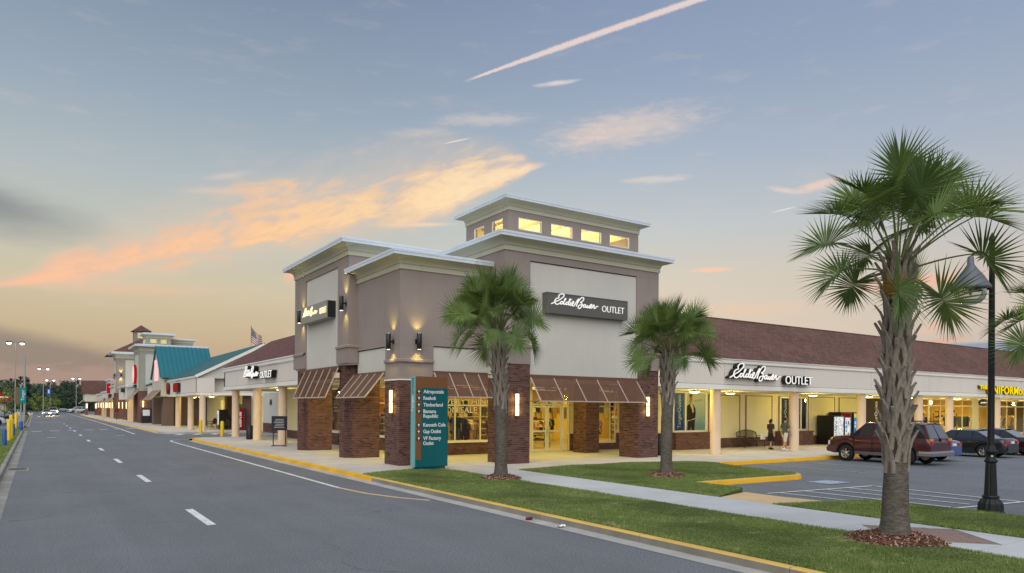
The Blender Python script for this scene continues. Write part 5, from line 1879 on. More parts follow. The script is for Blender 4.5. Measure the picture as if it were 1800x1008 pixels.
# ------------------------------------------------------------------ sage tower with the round red sign
T2 = thing('tower_building', 'sage green shop tower with a round red sign and small lit roof windows', 'building', (11.0, 101.9, 0.15))
MB().box(11.0, 18.5, 101.9, 108.4, 4.2, 9.42).build('wall', 'sage stucco', T2)
MB().box(10.96, 11.0, 103.2, 107.0, 4.6, 9.0).build('wall_panel', 'pale stucco', T2)
MB().box(11.66, 15, 101.86, 101.9, 4.6, 9.0).build('wall_panel', 'pale stucco', T2)
cornice(T2, [(11.0, 108.4), (11.0, 101.9), (18.5, 101.9), (18.5, 108.4)], 9.42, sc=1.25)
L2 = thing('clerestory_lantern', 'small lit clerestory lantern on top of the sage tower', 'lantern', (12.0, 104.5, 10))
mb = MB().box(12.0, 15.0, 104.5, 107.5, 9.9, 11.35)
mb.build('wall', 'sage stucco', L2)
for a, b in ((12.5, 13.25), (13.75, 14.45)):
    window(L2, (a, 104.47), (b, 104.47), 10.65, 11.2, (0, -1), fw=0.06, glassm='clerestory glow')
for a, b in ((105.0, 105.6), (105.9, 106.5), (106.8, 107.3)):
    window(L2, (11.97, b), (11.97, a), 10.65, 11.2, (-1, 0), fw=0.06, glassm='clerestory glow')
cornice(L2, [(12.0, 107.5), (12.0, 104.5), (15.0, 104.5), (15.0, 107.5)], 11.35, sc=0.95)
MB().box(15.0, 18.0, 106, 111, 9.5, 11.2).build('rear_wall', 'sage stucco', T2)
cornice(T2, [(15.0, 111), (15.0, 106), (18.0, 106), (18.0, 111)], 11.0, sc=0.8)
MB().box(10.95, 12.75, 101.9, 103.6, 0.15, 4.25).build('pier', 'far brick', T2)
MB().box(10.95, 12.75, 106.6, 108.4, 0.15, 4.25).build('pier', 'far brick', T2)
MB().box(14.5, 14.7, 102, 120, 0.15, 4.2).build('storefront', 'far store glow', T2)
far_awning('sloped awning below the round red sign', 9.9, 10.95, 103.4, 107.2, 4.2, 3.0)
o = thing('round_sign', 'large round lit sign with a red edge on the sage tower', 'sign', (10.9, 105.6, 6.5))
MB().lathe([(0.0001, 0.30), (1.05, 0.30), (1.2, 0.28)], 24).build('face', 'sign pink glow', o, local=True).matrix_local = Matrix.Rotation(-pi / 2, 4, 'Y')
MB().lathe([(1.2, 0.28), (1.25, 0.25), (1.25, 0.0), (0.0001, 0.0)], 24).build('drum', 'sign red glow', o, local=True).matrix_local = Matrix.Rotation(-pi / 2, 4, 'Y')
o = tag(MB().box(10.7, 10.95, 104.6, 106.4, 4.75, 5.1).build('shop_sign', 'black metal'), 'small black sign strip under the round red sign', 'sign')
sconce('lit sconce on the brick pier of the sage tower', (11.4, 101.89, 2.6), (0, -1, 0), 12)

# ------------------------------------------------------------------ taupe tower with the hipped brown roof
T3 = thing('tower_building', 'taupe shop tower with a hipped brown roof and a small square cupola', 'building', (11.0, 133.6, 0.15))
MB().box(11.0, 19, 133.6, 138.6, 4.4, 10.2).build('wall', 'taupe stucco', T3)
MB().box(12.3, 19, 133.55, 133.6, 4.5, 9.9).build('wall_panel', 'cream stucco', T3)
MB().box(10.95, 11.0, 135.2, 138.0, 4.5, 9.9).build('wall_panel', 'cream stucco', T3)
cornice(T3, [(11.0, 138.6), (11.0, 133.6), (19, 133.6), (19, 138.6)], 10.2, sc=1.6, roof=False)
mb = MB()
a_, b_, c_, d_ = (10.1, 132.8, 11.1), (19.8, 132.8, 11.1), (19.8, 147, 11.1), (10.1, 147, 11.1)
p_, q_ = (15.0, 137.6, 13.9), (15.0, 142.2, 13.9)
mb.poly([a_, b_, p_]); mb.quad(b_, c_, q_, p_); mb.poly([c_, d_, q_]); mb.quad(d_, a_, p_, q_)
mb.build('roof', 'shingle roof', T3)
CU = thing('cupola', 'small square cupola with a brown pyramid roof on the taupe tower', 'cupola', (15.4, 141.2, 12.8))
MB().box(14.25, 16.6, 140, 142.4, 12.6, 15.5).build('wall', 'taupe stucco', CU)
window(CU, (14.75, 139.96), (16.1, 139.96), 14.2, 15.2, (0, -1), fw=0.1, glassm='clerestory glow')
mb = MB()
e_ = [(13.85, 139.6, 15.45), (17.0, 139.6, 15.45), (17.0, 142.8, 15.45), (13.85, 142.8, 15.45)]
ap = (15.42, 141.2, 16.65)
for i in range(4):
    mb.poly([e_[i], e_[(i + 1) % 4], ap])
mb.poly(e_[::-1])
mb.build('roof', 'shingle roof', CU)
MB().box(11.0, 12.3, 133.6, 135.2, 0.15, 4.42).build('pier', 'far brick', T3)
MB().box(11.0, 12.3, 137.2, 138.6, 0.15, 4.42).build('pier', 'far brick', T3)
MB().box(12.3, 12.9, 133.7, 134.1, 0.15, 2.7).build('door_panel', 'teal roof metal', T3)
MB().box(14.5, 14.7, 120, 134, 0.15, 3.6).build('storefront', 'far store glow', T3)
updown('black cylinder wall lamp on the taupe far tower', (11.65, 133.6, 7.4), (0, -1, 0), 60)
updown('black cylinder wall lamp on the street corner of the taupe far tower', (11.0, 134.6, 7.4), (-1, 0, 0), 40)
sconce('lit sconce on the brick pier of the taupe far tower', (11.7, 133.59, 2.7), (0, -1, 0), 20)

# ------------------------------------------------------------------ lower shops further down the street
FS = thing('shop_row', 'low pale shop row far down the street under a brown metal roof', 'building', (11.3, 142, 0.15))
for i, (y0, y1, zt) in enumerate(((109, 120, 5.0), (120, 133, 5.2), (139, 150, 5.6), (150, 158, 7.0), (158, 170, 4.9), (170, 184, 4.6))):
    MB().box(11.3, 11.7, y0 + 0.05, y1 - 0.05, 3.3, zt).build('fascia_panel', ('cream stucco', 'fascia stucco', 'pale stucco', 'cream stucco', 'fascia stucco', 'pale stucco')[i], FS)
    MB().box(11.1, 16, y0, y1, zt, zt + 0.25).build('coping', 'coping metal', FS)
    for y in np.linspace(y0 + 0.8, y1 - 0.8, 3):
        MB().box(11.3, 11.95, y - 0.35, y + 0.35, 0.15, 3.3).build('pier', 'far brick' if i % 2 else 'column stucco', FS)
        if i > 0:
            MB().box(11.22, 11.3, y - 0.1, y + 0.1, 1.9, 2.9).build('sconce', 'sconce glow', FS)
    MB().box(14.0, 14.2, y0, y1, 0.15, 3.3).build('storefront', 'far store glow', FS)
for i, (y0, y1) in enumerate(((139.5, 144), (146, 150), (160, 165))):
    far_awning(('sloped awning just past the taupe tower', 'second sloped awning past the taupe tower', 'farthest sloped awning down the street')[i], 10.2, 11.3, y0, y1, 3.9, 2.9)
R5 = thing('roof_block', 'brown ribbed mansard roof block at the far end of the shop row', 'building', (8.6, 185, 0))
mb = MB()
mb.quad((8.55, 185, 5.0), (13.4, 185, 4.8), (13.4, 187.2, 8.05), (8.55, 187.2, 7.95))
mb.quad((8.55, 192, 5.0), (8.55, 185, 5.0), (8.55, 187.2, 7.95), (8.55, 190, 7.95))
mb.build('roof', 'shingle roof', R5)
mb = MB()
for i in range(14):
    x = 8.6 + i * 0.36
    mb.bar((x, 184.97, 5.02), (x, 187.17, 8.0), 0.06, 0.06)
mb.build('seam', 'shingle roof', R5)
MB().box(9.0, 13.4, 185.3, 192, 3.2, 5.0).build('fascia_panel', 'cream stucco', R5)
for x in (9.2, 11, 12.8):
    MB().box(x, x + 0.5, 185.4, 186, 0.15, 3.2).build('pier', 'far brick', R5)
for x in (9.45, 11.25):
    MB().box(x - 0.15, x + 0.15, 185.3, 185.4, 1.7, 2.7).build('sconce', 'sconce glow', R5)
far_awning('sloped awning at the far end of the street by the brown roof block', 8.0, 9.0, 186, 189, 3.6, 2.7)
# oblique small signs that stick out over the far pavement
for i, (y, z0, z1, c_) in enumerate(((150, 4.6, 6.4, 'sign red glow'), (147, 3.6, 4.4, 'black metal'), (124, 4.4, 5.0, 'black metal'), (136.5, 6.9, 7.7, 'black metal'))):
    o = MB().box(10.85, 11.28, y - 0.9, y + 0.9, z0, z1).build('shop_sign', c_)
    tag(o, ('tall narrow red sign on the far pale shop front', 'small black sign beside the tall red far sign', 'small black sign on the cream far fascia', 'small black sign high on the taupe far tower')[i], 'sign')
# lights over the far pavement
for y in (84, 91, 112, 118, 126, 131, 142, 148, 156, 164, 176):
    point_light('walk_light', (12.6, y, 3.0), 45, WARM, 0.2)

# ------------------------------------------------------------------ palms
def frond_mesh(elev, seed, pet=0.95, blade=1.0, droop=1.0, hinge=0, curl=3.0, roll=0, nseg=25, boldw=1.0, mats_=('petiole', 'palm frond')):
    """costapalmate fan leaf: petiole from the origin in the +X/+Z plane, elev in degrees at its base"""
    r = random.Random(seed)
    mb = MB()
    pts = []
    a = radians(elev)
    p = Vector((0, 0, 0))
    n1 = 7
    for i in range(n1 + 1):
        pts.append(p.copy())
        a -= radians(1.6 + 1.8 * droop) * (0.4 + i / n1)
        p = p + Vector((cos(a), 0, sin(a))) * pet / n1
    mb.tube(pts, [0.022 - 0.010 * i / n1 for i in range(n1 + 1)], 5, 0)
    # costa through the blade, bending down
    costa, tang = [pts[-1].copy()], []
    p = pts[-1].copy()
    nc = 10
    a -= radians(hinge)
    for i in range(nc):
        a -= radians(curl)
        d = Vector((cos(a), 0, sin(a)))
        tang.append(d)
        p = p + d * 0.042 * blade
        costa.append(p.copy())
    tang.append(tang[-1])
    roll_ = radians(roll)
    Y = Vector((0, cos(roll_), 0)) + tang[0].cross(Vector((0, 1, 0))) * -sin(roll_)
    for s_ in (-1, 1):
        for i in range(nseg):
            t_ = (i + 0.5) / nseg
            ci = min(nc, t_ * nc)
            i0 = int(ci)
            base = costa[i0].lerp(costa[min(nc, i0 + 1)], ci - i0)
            T_ = tang[i0]
            N = T_.cross(Y) * -1
            if N.z < 0:
                N = -N
            ang = radians(152 * (1 - t_) ** 1.12 + 3) + r.uniform(-0.04, 0.04)
            lift = radians(30 - 18 * t_)
            side = Y * s_ * cos(lift) + N * sin(lift)
            d = (T_ * cos(ang) + side * sin(ang)).normalized()
            L_ = blade * (0.80 + 0.25 * sin(pi * min(1, t_ * 0.95 + 0.12))) * r.uniform(0.9, 1.06)
            q = base.copy()
            w0 = 0.021 * boldw
            sec = 6
            ring = []
            dd = d.copy()
            for j in range(sec + 1):
                u = j / sec
                prof = (0.5 + 1.3 * u / 0.36) if u < 0.36 else 1.8 * (1 - (u - 0.36) / 0.64) ** 1.05
                w_ = max(0.0012, w0 * prof * 0.62)
                wdir = dd.cross(N if abs(dd.dot(N)) < 0.95 else Y).normalized()
                nn = wdir.cross(dd).normalized()
                ring.append((q - wdir * w_ + nn * w_ * 0.45, q.copy(), q + wdir * w_ + nn * w_ * 0.45))
                step = L_ / sec
                dd = (dd + Vector((0, 0, -1)) * (0.008 + 0.06 * u * u) * droop * r.uniform(0.6, 1.4)).normalized()
                q = q + dd * step
            vs = [v for tr in ring for v in tr]
            fs = []
            for j in range(sec):
                o_ = j * 3
                fs += [(o_, o_ + 1, o_ + 4, o_ + 3), (o_ + 1, o_ + 2, o_ + 5, o_ + 4)]
            mb.add(vs, fs, 1)
    me = bpy.data.meshes.new('frond')
    me.from_pydata([tuple(v) for v in mb.v], [], mb.f)
    for m_ in mats_:
        me.materials.append(MATS[m_])
    me.polygons.foreach_set('material_index', mb.mi)
    me.update()
    return me

FR = {}
for kx, elv, dr, pt, hg, cu in (('up', 80, 0.3, 1.25, 2, 1.2), ('high', 60, 0.45, 1.3, 10, 2.2), ('mid', 38, 0.6, 1.3, 16, 2.8), ('low', 14, 0.7, 1.2, 16, 3.2), ('hang', -8, 0.9, 0.95, 16, 3.4)):
    FR[kx] = [frond_mesh(elv + random.uniform(-6, 6), 100 + 7 * i + len(kx), blade=0.84, pet=pt * random.uniform(0.86, 1.1), droop=dr, hinge=hg + random.uniform(-10, 12), curl=cu, roll=(-62, -34, 28, 58, 8)[i]) for i in range(5)]
FR['old'] = [frond_mesh(-48, 301, pet=0.55, blade=0.75, droop=1.7, curl=6, mats_=('old palm frond', 'old palm frond')), frond_mesh(-34, 302, pet=0.8, blade=0.8, droop=1.5, curl=5, mats_=('petiole', 'old palm frond'))]

def boot_mesh(seed):
    """old leaf base: two straps that meet below a cut stub (radius 1 trunk units -> metres at r=0.26)"""
    r = random.Random(seed)
    mb = MB()
    R = 0.0
    def P(th, z, out, rad=0.245):
        return Vector(((rad + out) * cos(th), (rad + out) * sin(th), z))
    hw = 0.40
    stub_l = r.uniform(0.07, 0.2)
    tw = r.uniform(-0.12, 0.12)
    for s_ in (-1, 1):
        prof = [(hw * s_, -0.26, 0.0, 0.060), (hw * 0.72 * s_, -0.12, 0.012, 0.062), (hw * 0.38 * s_, 0.02, 0.022, 0.058), (0.03 * s_ + tw * 0.3, 0.12, 0.040, 0.050)]
        vs, fs = [], []
        for th, z, out, w_ in prof:
            dt = w_ / 0.26
            for th2, o2 in ((th - dt, out - 0.03), (th - dt * 0.9, out + 0.012), (th, out + 0.026), (th + dt * 0.9, out + 0.012), (th + dt, out - 0.03)):
                vs.append(P(th2, z + r.uniform(-0.008, 0.008), o2))
        for i in range(len(prof) - 1):
            for j in range(4):
                a = i * 5 + j
                fs.append((a, a + 1, a + 6, a + 5))
        mb.add(vs, fs, 0)
    th = tw * 0.3
    pr = [(0.10, 0.034, 0.050, 0.030), (0.20, 0.075, 0.040, 0.024), (0.20 + stub_l, 0.09 + stub_l * 0.75, 0.030, 0.016)]
    vs, fs = [], []
    for z, out, w_, tk in pr:
        c = P(th, z, out)
        tdir = Vector((-sin(th), cos(th), 0))
        od = (Vector((cos(th), sin(th), 0)) * 0.8 + Vector((0, 0, -0.5))).normalized()
        for a, b in ((-1, -1), (1, -1), (1, 1), (-1, 1)):
            vs.append(c + tdir * w_ * a + od * tk * b)
    for i in range(2):
        for j in range(4):
            fs.append((i * 4 + j, i * 4 + (j + 1) % 4, i * 4 + 4 + (j + 1) % 4, i * 4 + 4 + j))
    fs.append((8, 9, 10, 11))
    mb.add(vs, fs, 0)
    me = bpy.data.meshes.new('leaf_base')
    me.from_pydata([tuple(v) for v in mb.v], [], mb.f)
    me.materials.append(MATS['palm boot'])
    me.update()
    return me
BOOT = [boot_mesh(50 + i) for i in range(6)]

def palm(label, loc, h, r_base, boots_from, r_top=0.25, lean=(0, 0), cs=1.0, nfr=34, seed=1, az0=0.0, boots=True, group='cabbage palms along the path', specials=(), squash=1.0):
    rd = random.Random(seed)
    root = thing('palm_tree', label, 'palm tree', loc, 0, group)
    n_ = 34
    mb = MB()
    vs, fs = [], []
    nn = 26
    def ctr(z):
        u = z / h
        return Vector((lean[0] * u * u, lean[1] * u * u, 0))
    def rad(z):
        u = z / h
        base = r_base * (1.0 + 0.28 * max(0, 1 - z / 0.5) ** 2)
        if z < boots_from:
            return base + (r_top * 0.98 - r_base) * (z / boots_from) ** 1.2
        return r_top * 0.98
    zs = [h * i / (n_ - 1) for i in range(n_)]
    for i, z in enumerate(zs):
        c = ctr(z)
        for j in range(nn):
            a = 2 * pi * j / nn
            rr = rad(z) * (1 + 0.03 * sin(a * 3 + z * 2.1 + seed) + rd.uniform(-0.012, 0.012))
            vs.append((c.x + rr * cos(a), c.y + rr * sin(a), z))
    for i in range(n_ - 1):
        for j in range(nn):
            fs.append((i * nn + j, i * nn + (j + 1) % nn, (i + 1) * nn + (j + 1) % nn, (i + 1) * nn + j))
    mb.add(vs, fs, 0, True)
    kb = sum(1 for z in zs if z < boots_from + 0.3) - 1
    mb.mi = [0 if f_ // nn < kb else 1 for f_ in range(len(fs))]
    mb.build('trunk', ['palm bark', 'palm core'], root, local=True)
    if boots:
        z = boots_from - 0.02
        i = 0
        dz_ = 0.052
        while z < h - 0.1:
            a = i * radians(137.5) * 1.0 + rd.uniform(-0.1, 0.1)
            c = ctr(z)
            sc = r_top / 0.245
            tilt = rd.uniform(-0.06, 0.06)
            Mx = Matrix.Translation((c.x, c.y, z + 0.2)) @ Matrix.Rotation(a, 4, 'Z') @ Matrix.Rotation(tilt, 4, 'X') @ Matrix.Diagonal((sc, sc, rd.uniform(0.95, 1.25), 1))
            put('leaf_base', rd.choice(BOOT), root, Mx)
            z += dz_
            i += 1
    top = ctr(h)
    counts = [('up', 0.25), ('high', 0.29), ('mid', 0.24), ('low', 0.16), ('hang', 0.06)]
    g_ = 0
    for kx, fr in counts:
        if kx == 'hang' and nfr > 40:
            continue
        m_ = max(2, int(round(nfr * fr)))
        for i in range(m_):
            a = az0 + g_ * radians(137.5) + rd.uniform(-0.2, 0.2)
            g_ += 1
            s_ = cs * rd.uniform(0.9, 1.08)
            zoff = dict(up=0.12, high=0.06, mid=0.0, low=-0.1, hang=-0.2)[kx]
            Mx = Matrix.Translation((top.x + 0.10 * cos(a), top.y + 0.10 * sin(a), h + zoff)) @ Matrix.Rotation(a, 4, 'Z') @ Matrix.Rotation(rd.uniform(-0.22, 0.22), 4, 'X') @ Matrix.Rotation(rd.uniform(-0.16, 0.16), 4, 'Y') @ Matrix.Diagonal((s_, s_, s_ * squash, 1))
            put('frond', rd.choice(FR[kx]), root, Mx)
    for (a, which, s_) in specials:
        Mx = Matrix.Translation((top.x + 0.14 * cos(a), top.y + 0.14 * sin(a), h - 0.15)) @ Matrix.Rotation(a, 4, 'Z') @ Matrix.Diagonal((s_, s_, s_, 1))
        put('old_frond', FR['old'][which], root, Mx)
    return root

TOCAM = atan2(-6.4, -12.3)
palm('tallest cabbage palm in the foreground with shaggy leaf bases, beside the diamond of pavers', (12.26, 6.42, 0.17), 4.7, 0.222, 1.25, 0.19, (0.02, 0.03), 0.89, 24, 5, 1.75,
     specials=((TOCAM - 3.3, 0, 0.5),)).rotation_euler = (0, 0, radians(180))
palm('slim cabbage palm in front of the right end of the entrance, on the middle lawn', (17.36, 16.65, 0.17), 4.05, 0.19, 2.35, 0.19, (0.14, -0.02), 0.80, 46, 9, 1.1, squash=1.08)
palm('cabbage palm beside the teal directory sign, in front of the store corner', (12.2, 18.75, 0.17), 4.55, 0.20, 2.2, 0.185, (-0.15, 0.05), 0.83, 48, 13, 2.0, squash=1.15)
palm('cabbage palm cut by the right edge of the photo, behind the lamp post', (17.5, 5.5, 0.17), 3.85, 0.22, 1.3, 0.19, (0, 0), 0.74, 30, 21, 0.2).rotation_euler = (0, 0, radians(145))

# mulch rings
def mulch(label, c, rx, n, hgt=0.12, seed=1):
    rd = random.Random(seed)
    mb = MB()
    def H(r_, a): return hgt * max(0.0, 1 - (r_ / rx) ** 2)
    prof = [(rx * u, 0.008 + hgt * (1 - u * u)) for u in (1.0, 0.85, 0.65, 0.45, 0.25)]
    mb.lathe(prof, 28, (c[0], c[1], c[2]), 0)
    for i in range(n):
        r_ = rx * 1.06 * sqrt(rd.random())
        a = rd.uniform(0, 2 * pi)
        z = c[2] + 0.018 + hgt * max(0, 1 - (r_ / rx) ** 2)
        L_, w_ = rd.uniform(0.018, 0.055), rd.uniform(0.006, 0.014)
        d = Vector((rd.gauss(0, 1), rd.gauss(0, 1), rd.gauss(0, 0.45))).normalized()
        e = d.cross(Vector((0, 0, 1))).normalized()
        f_ = e.cross(d)
        mb.obox((c[0] + r_ * cos(a), c[1] + r_ * sin(a), z), d * L_, e * w_, f_ * 0.004, 1)
    o = mb.build('mulch', ['mulch chip', 'mulch chip'], kind='stuff')
    tag(o, label, 'mulch')
mulch('ring of reddish bark mulch around the foot of the tallest palm', (12.26, 6.42, 0.165), 0.74, 2200, 0.12, 3)
mulch('small ring of bark mulch at the palm beside the teal sign', (12.2, 18.75, 0.17), 0.6, 800, 0.12, 4)
mulch('small ring of bark mulch at the slim palm on the middle lawn', (17.36, 16.65, 0.17), 0.6, 800, 0.12, 5)
mulch('ring of bark mulch at the palm by the right edge', (17.5, 5.5, 0.165), 0.6, 700, 0.1, 6)

# ------------------------------------------------------------------ cars
def interp(y, pts):
    return float(np.interp(y, [p[0] for p in pts], [p[1] for p in pts]))

def wheel_parts(root, x, y, r, wd, side):
    mb = MB()
    prof = [(r * 0.60, -wd / 2), (r * 0.9, -wd / 2), (r * 0.98, -wd / 2 + 0.03), (r, -wd / 4), (r, wd / 4), (r * 0.98, wd / 2 - 0.03), (r * 0.9, wd / 2), (r * 0.60, wd / 2)]
    mb.lathe(prof, 24, (0, 0, 0), 0, True, caps=False)
    w = mb.build('wheel', 'rubber', root, local=True)
    w.matrix_local = Matrix.Translation((x, y, r)) @ Matrix.Rotation(side * pi / 2, 4, 'Y')
    rm = MB()
    h = wd / 2 - 0.03
    rm.lathe([(r * 0.66, -h), (r * 0.66, h), (r * 0.61, h + 0.012), (r * 0.57, h - 0.02), (r * 0.56, 0.0), (0.0001, -0.01)], 24, (0, 0, 0), 0)
    for i in range(6):
        a = 2 * pi * i / 6
        d = Vector((cos(a), sin(a), 0))
        rm.obox(d * r * 0.36 + Vector((0, 0, h - 0.03)), d * r * 0.24, Vector((-d.y, d.x, 0)) * r * 0.085, (0, 0, 0.014), 0)
    rm.lathe([(0.0001, h + 0.0), (r * 0.17, h - 0.005), (r * 0.19, h - 0.05)][::-1], 12, (0, 0, 0), 0)
    o = rm.build('rim', ['wheel alloy'], w, local=True)
    return w

SEDAN = dict(L=4.75, W=1.80, wb=2.75, r=0.325, zl=0.24, belt=0.93,
             deck=[(-2.375, 0.70), (-2.33, 0.90), (-2.2, 0.985), (-1.5, 1.0), (-1.0, 0.98), (1.0, 0.96), (1.6, 0.88), (2.1, 0.77), (2.3, 0.66), (2.375, 0.52)],
             wid=[(-2.375, 0.70), (-2.25, 0.82), (-1.8, 0.885), (-0.5, 0.90), (1.2, 0.90), (1.9, 0.86), (2.25, 0.76), (2.375, 0.62)],
             gh=(1.05, 0.30, -0.90, -1.72, 0.95, 1.44, 0.80, 0.60), wins=((0.9, 0.28, 0.02, -0.02), (-0.08, -0.12, -0.78, -0.78), (-0.86, -0.84, -1.35, -1.02)))
SUV = dict(L=5.05, W=2.0, wb=2.95, r=0.385, zl=0.36, belt=1.2,
           deck=[(-2.525, 1.0), (-2.5, 1.18), (-2.3, 1.22), (1.0, 1.24), (1.5, 1.24), (2.1, 1.18), (2.38, 1.12), (2.49, 1.02), (2.525, 0.8)],
           wid=[(-2.525, 0.93), (-2.4, 0.975), (-1.8, 0.995), (1.8, 0.995), (2.25, 0.95), (2.525, 0.82)],
           gh=(1.35, 0.62, -2.12, -2.46, 1.18, 1.90, 0.93, 0.73), wins=((1.16, 0.56, 0.28, 0.26), (0.18, 0.18, -0.82, -0.80), (-0.94, -0.92, -2.22, -2.06)))

def car(label, spec, loc, rz, paint_, group=None, glassm='car glass', suv=False, lit=False, name='parked_car', grp=None, cat='car'):
    s = spec
    L_, Wd, wb, r, zl, belt = s['L'], s['W'], s['wb'], s['r'], s['zl'], s['belt']
    root = thing(name, label, cat, loc, rz, group)
    yw = [wb / 2, -wb / 2] if not suv else [wb / 2 + 0.03, -wb / 2 + 0.03]
    ra = r + 0.075
    ys = sorted(set([round(v, 3) for v in list(np.linspace(-L_ / 2, L_ / 2, 44)) + [yc + ra * cos(t_) for yc in yw for t_ in np.linspace(0, pi, 15)]]))
    mb = MB()
    rows = []
    for y in ys:
        zd = interp(y, s['deck'])
        w = interp(y, s['wid'])
        zlo = zl + (0.10 * max(0, (abs(y) - L_ / 2 + 0.5)) if True else 0)
        ar = 0
        for yc in yw:
            d = abs(y - yc)
            if d < ra:
                zz = r + sqrt(max(0, ra * ra - d * d)) * 1.0
                if zz > zlo:
                    zlo = min(zz, zd - 0.12)
                    ar = 1
        zs = min(zd - 0.02, belt)
        rows.append([(w * 0.95, zlo), (w * 0.985 + 0.012 * ar, zlo + 0.05), (w * (1.0 + 0.012 * ar), zlo + (zs - zlo) * 0.45), (w * 1.0, zlo + (zs - zlo) * 0.72), (w * 0.985, zs - 0.035), (w * 0.95, zs), (w * 0.80, zd), (w * 0.4, zd + 0.018), (0, zd + 0.025)])
    m_ = len(rows[0])
    vs = []
    for y, rw in zip(ys, rows):
        full = [(x, y, z) for x, z in rw] + [(-x, y, z) for x, z in rw[-2::-1]]
        vs += full
    nf = 2 * m_ - 1
    fs = []
    for i in range(len(ys) - 1):
        for j in range(nf - 1):
            fs.append((i * nf + j, i * nf + j + 1, (i + 1) * nf + j + 1, (i + 1) * nf + j))
    mb.add(vs, fs, 0, True)
    mb.add(vs[:nf], [tuple(range(nf))], 0)
    mb.add(vs[-nf:], [tuple(range(nf))[::-1]], 0)
    mb.build('body', paint_, root, local=True)
    MB().box(-Wd / 2 + 0.1, Wd / 2 - 0.1, -L_ / 2 + 0.25, L_ / 2 - 0.25, zl + 0.02, belt - 0.12).build('underbody', 'well black', root, local=True)
    # greenhouse
    yb0, yr0, yr1, yb1, zb, zr, wb_, wr = s['gh']
    def side_pt(y_b, y_t, v, sx, off=0.0):
        return Vector((sx * ((wb_ + (wr - wb_) * v) + off), y_b + (y_t - y_b) * v, zb - 0.03 + (zr - 0.075 - zb + 0.03) * v))
    mb = MB()
    for sx in (-1, 1):
        q = [side_pt(yb0, yr0, 0, sx), side_pt(yb0, yr0, 1, sx), side_pt(yb1, yr1, 1, sx), side_pt(yb1, yr1, 0, sx)]
        mb.quad(*(q if sx < 0 else q[::-1]))
    for (yb, yt) in ((yb0, yr0), (yb1, yr1)):
        q = [side_pt(yb, yt, 0, -1), side_pt(yb, yt, 0, 1), side_pt(yb, yt, 1, 1), side_pt(yb, yt, 1, -1)]
        mb.quad(*(q if yb < 0 else q[::-1]))
    mb.build('cabin_frame', paint_, root, local=True)
    n1, n2 = 9, 9
    vs, fs = [], []
    for i in range(n1):
        u = i / (n1 - 1)
        y = yr0 + 0.03 + (yr1 - yr0 - 0.06) * u
        crown = 0.05 * sin(pi * min(1, max(0, u * 0.9 + 0.05)))
        for j in range(n2):
            v = -1 + 2 * j / (n2 - 1)
            vs.append(((wr + 0.004) * v, y, zr - 0.085 + (0.04 + crown) * (1 - abs(v) ** 2.6)))
    for i in range(n1 - 1):
        for j in range(n2 - 1):
            fs.append((i * n2 + j, i * n2 + j + 1, (i + 1) * n2 + j + 1, (i + 1) * n2 + j))
    MB().add(vs, fs, 0, True).build('roof', paint_, root, local=True)
    # glass
    for sx in (-1, 1):
        for (b0, t0, t1, b1) in [(w[0], w[1], w[3], w[2]) for w in s['wins']]:
            q = []
            for yb, yt, v in ((b0, t0, 0.12), (b0, t0, 0.94), (b1, t1, 0.94), (b1, t1, 0.12)):
                y = yb + (yt - yb) * ((v - 0.12) / 0.82)
                p = side_pt(0, 0, v, sx, 0.006)
                q.append((p.x, y, p.z))
            MB().quad(*(q if sx < 0 else q[::-1])).build('side_window', glassm, root, local=True)
    for nm, yb, yt in (('windshield', yb0, yr0), ('rear_window', yb1, yr1)):
        sg = 1 if yb > 0 else -1
        d = Vector((0, (zr - zb), (yb - yt) * 1.0)).normalized() if sg > 0 else Vector((0, -(zr - zb), (yt - yb))).normalized()
        q = []
        for v, sx in ((0.10, -0.93), (0.10, 0.93), (0.95, 0.92), (0.95, -0.92)):
            p = side_pt(yb, yt, v, 1)
            q.append(Vector((p.x * sx, p.y, p.z)) + d * 0.008)
        MB().quad(*([tuple(a) for a in (q if sg < 0 else q[::-1])])).build(nm, 'pale car glass' if (suv and sg < 0) else glassm, root, local=True)
    for x in (-1, 1):
        for yc in yw:
            wheel_parts(root, x * (Wd / 2 - 0.125), yc, r, 0.23 if not suv else 0.26, x)
    # lamps, bumpers, mirrors, plate
    hw = interp(L_ / 2 - 0.08, s['wid'])
    for x in (-1, 1):
        zh = 0.62 if not suv else 0.86
        MB().obox((x * (hw - 0.10), L_ / 2 - 0.07, zh), (0.17, -0.04 * x, 0), (0, 0.045, 0), (0, 0, 0.075 if not suv else 0.10)).build('headlight', 'headlight glow' if lit else 'clear lamp', root, local=True)
        zt = 0.80 if not suv else 1.0
        if suv:
            tl = MB().obox((x * (hw - 0.0), -L_ / 2 + 0.03, zt + 0.0), (0.075, 0, 0), (0, 0.05, 0), (0, 0, 0.09)).build('taillight', 'tail lamp', root, local=True)
            MB().obox((x * (hw - 0.0), -L_ / 2 + 0.025, zt + 0.15), (0.078, 0, 0), (0, 0.05, 0), (0, 0, 0.055)).build('turn_lamp', 'amber lamp', root, local=True)
        else:
            MB().obox((x * (hw - 0.12), -L_ / 2 + 0.05, zt), (0.20, 0.03 * x, 0), (0, 0.05, 0), (0, 0, 0.075)).build('taillight', 'tail lamp', root, local=True)
        ym = yb0 - 0.22
        MB().obox((x * (wb_ + 0.12), ym, zb + 0.07), (0.085, 0, 0), (0, 0.05, 0), (0, 0, 0.075 if not suv else 0.11)).bar((x * (wb_ - 0.02), ym, zb + 0.02), (x * (wb_ + 0.08), ym, zb + 0.05), 0.05, 0.04).build('mirror', 'black metal' if suv else paint_, root, local=True)
        for yh in (0.18, -0.75):
            MB().obox((x * (Wd / 2 + 0.004), yh, belt - 0.13), (0.012, 0, 0), (0, 0.085, 0), (0, 0, 0.016)).build('door_handle', 'chrome' if not suv else paint_, root, local=True)
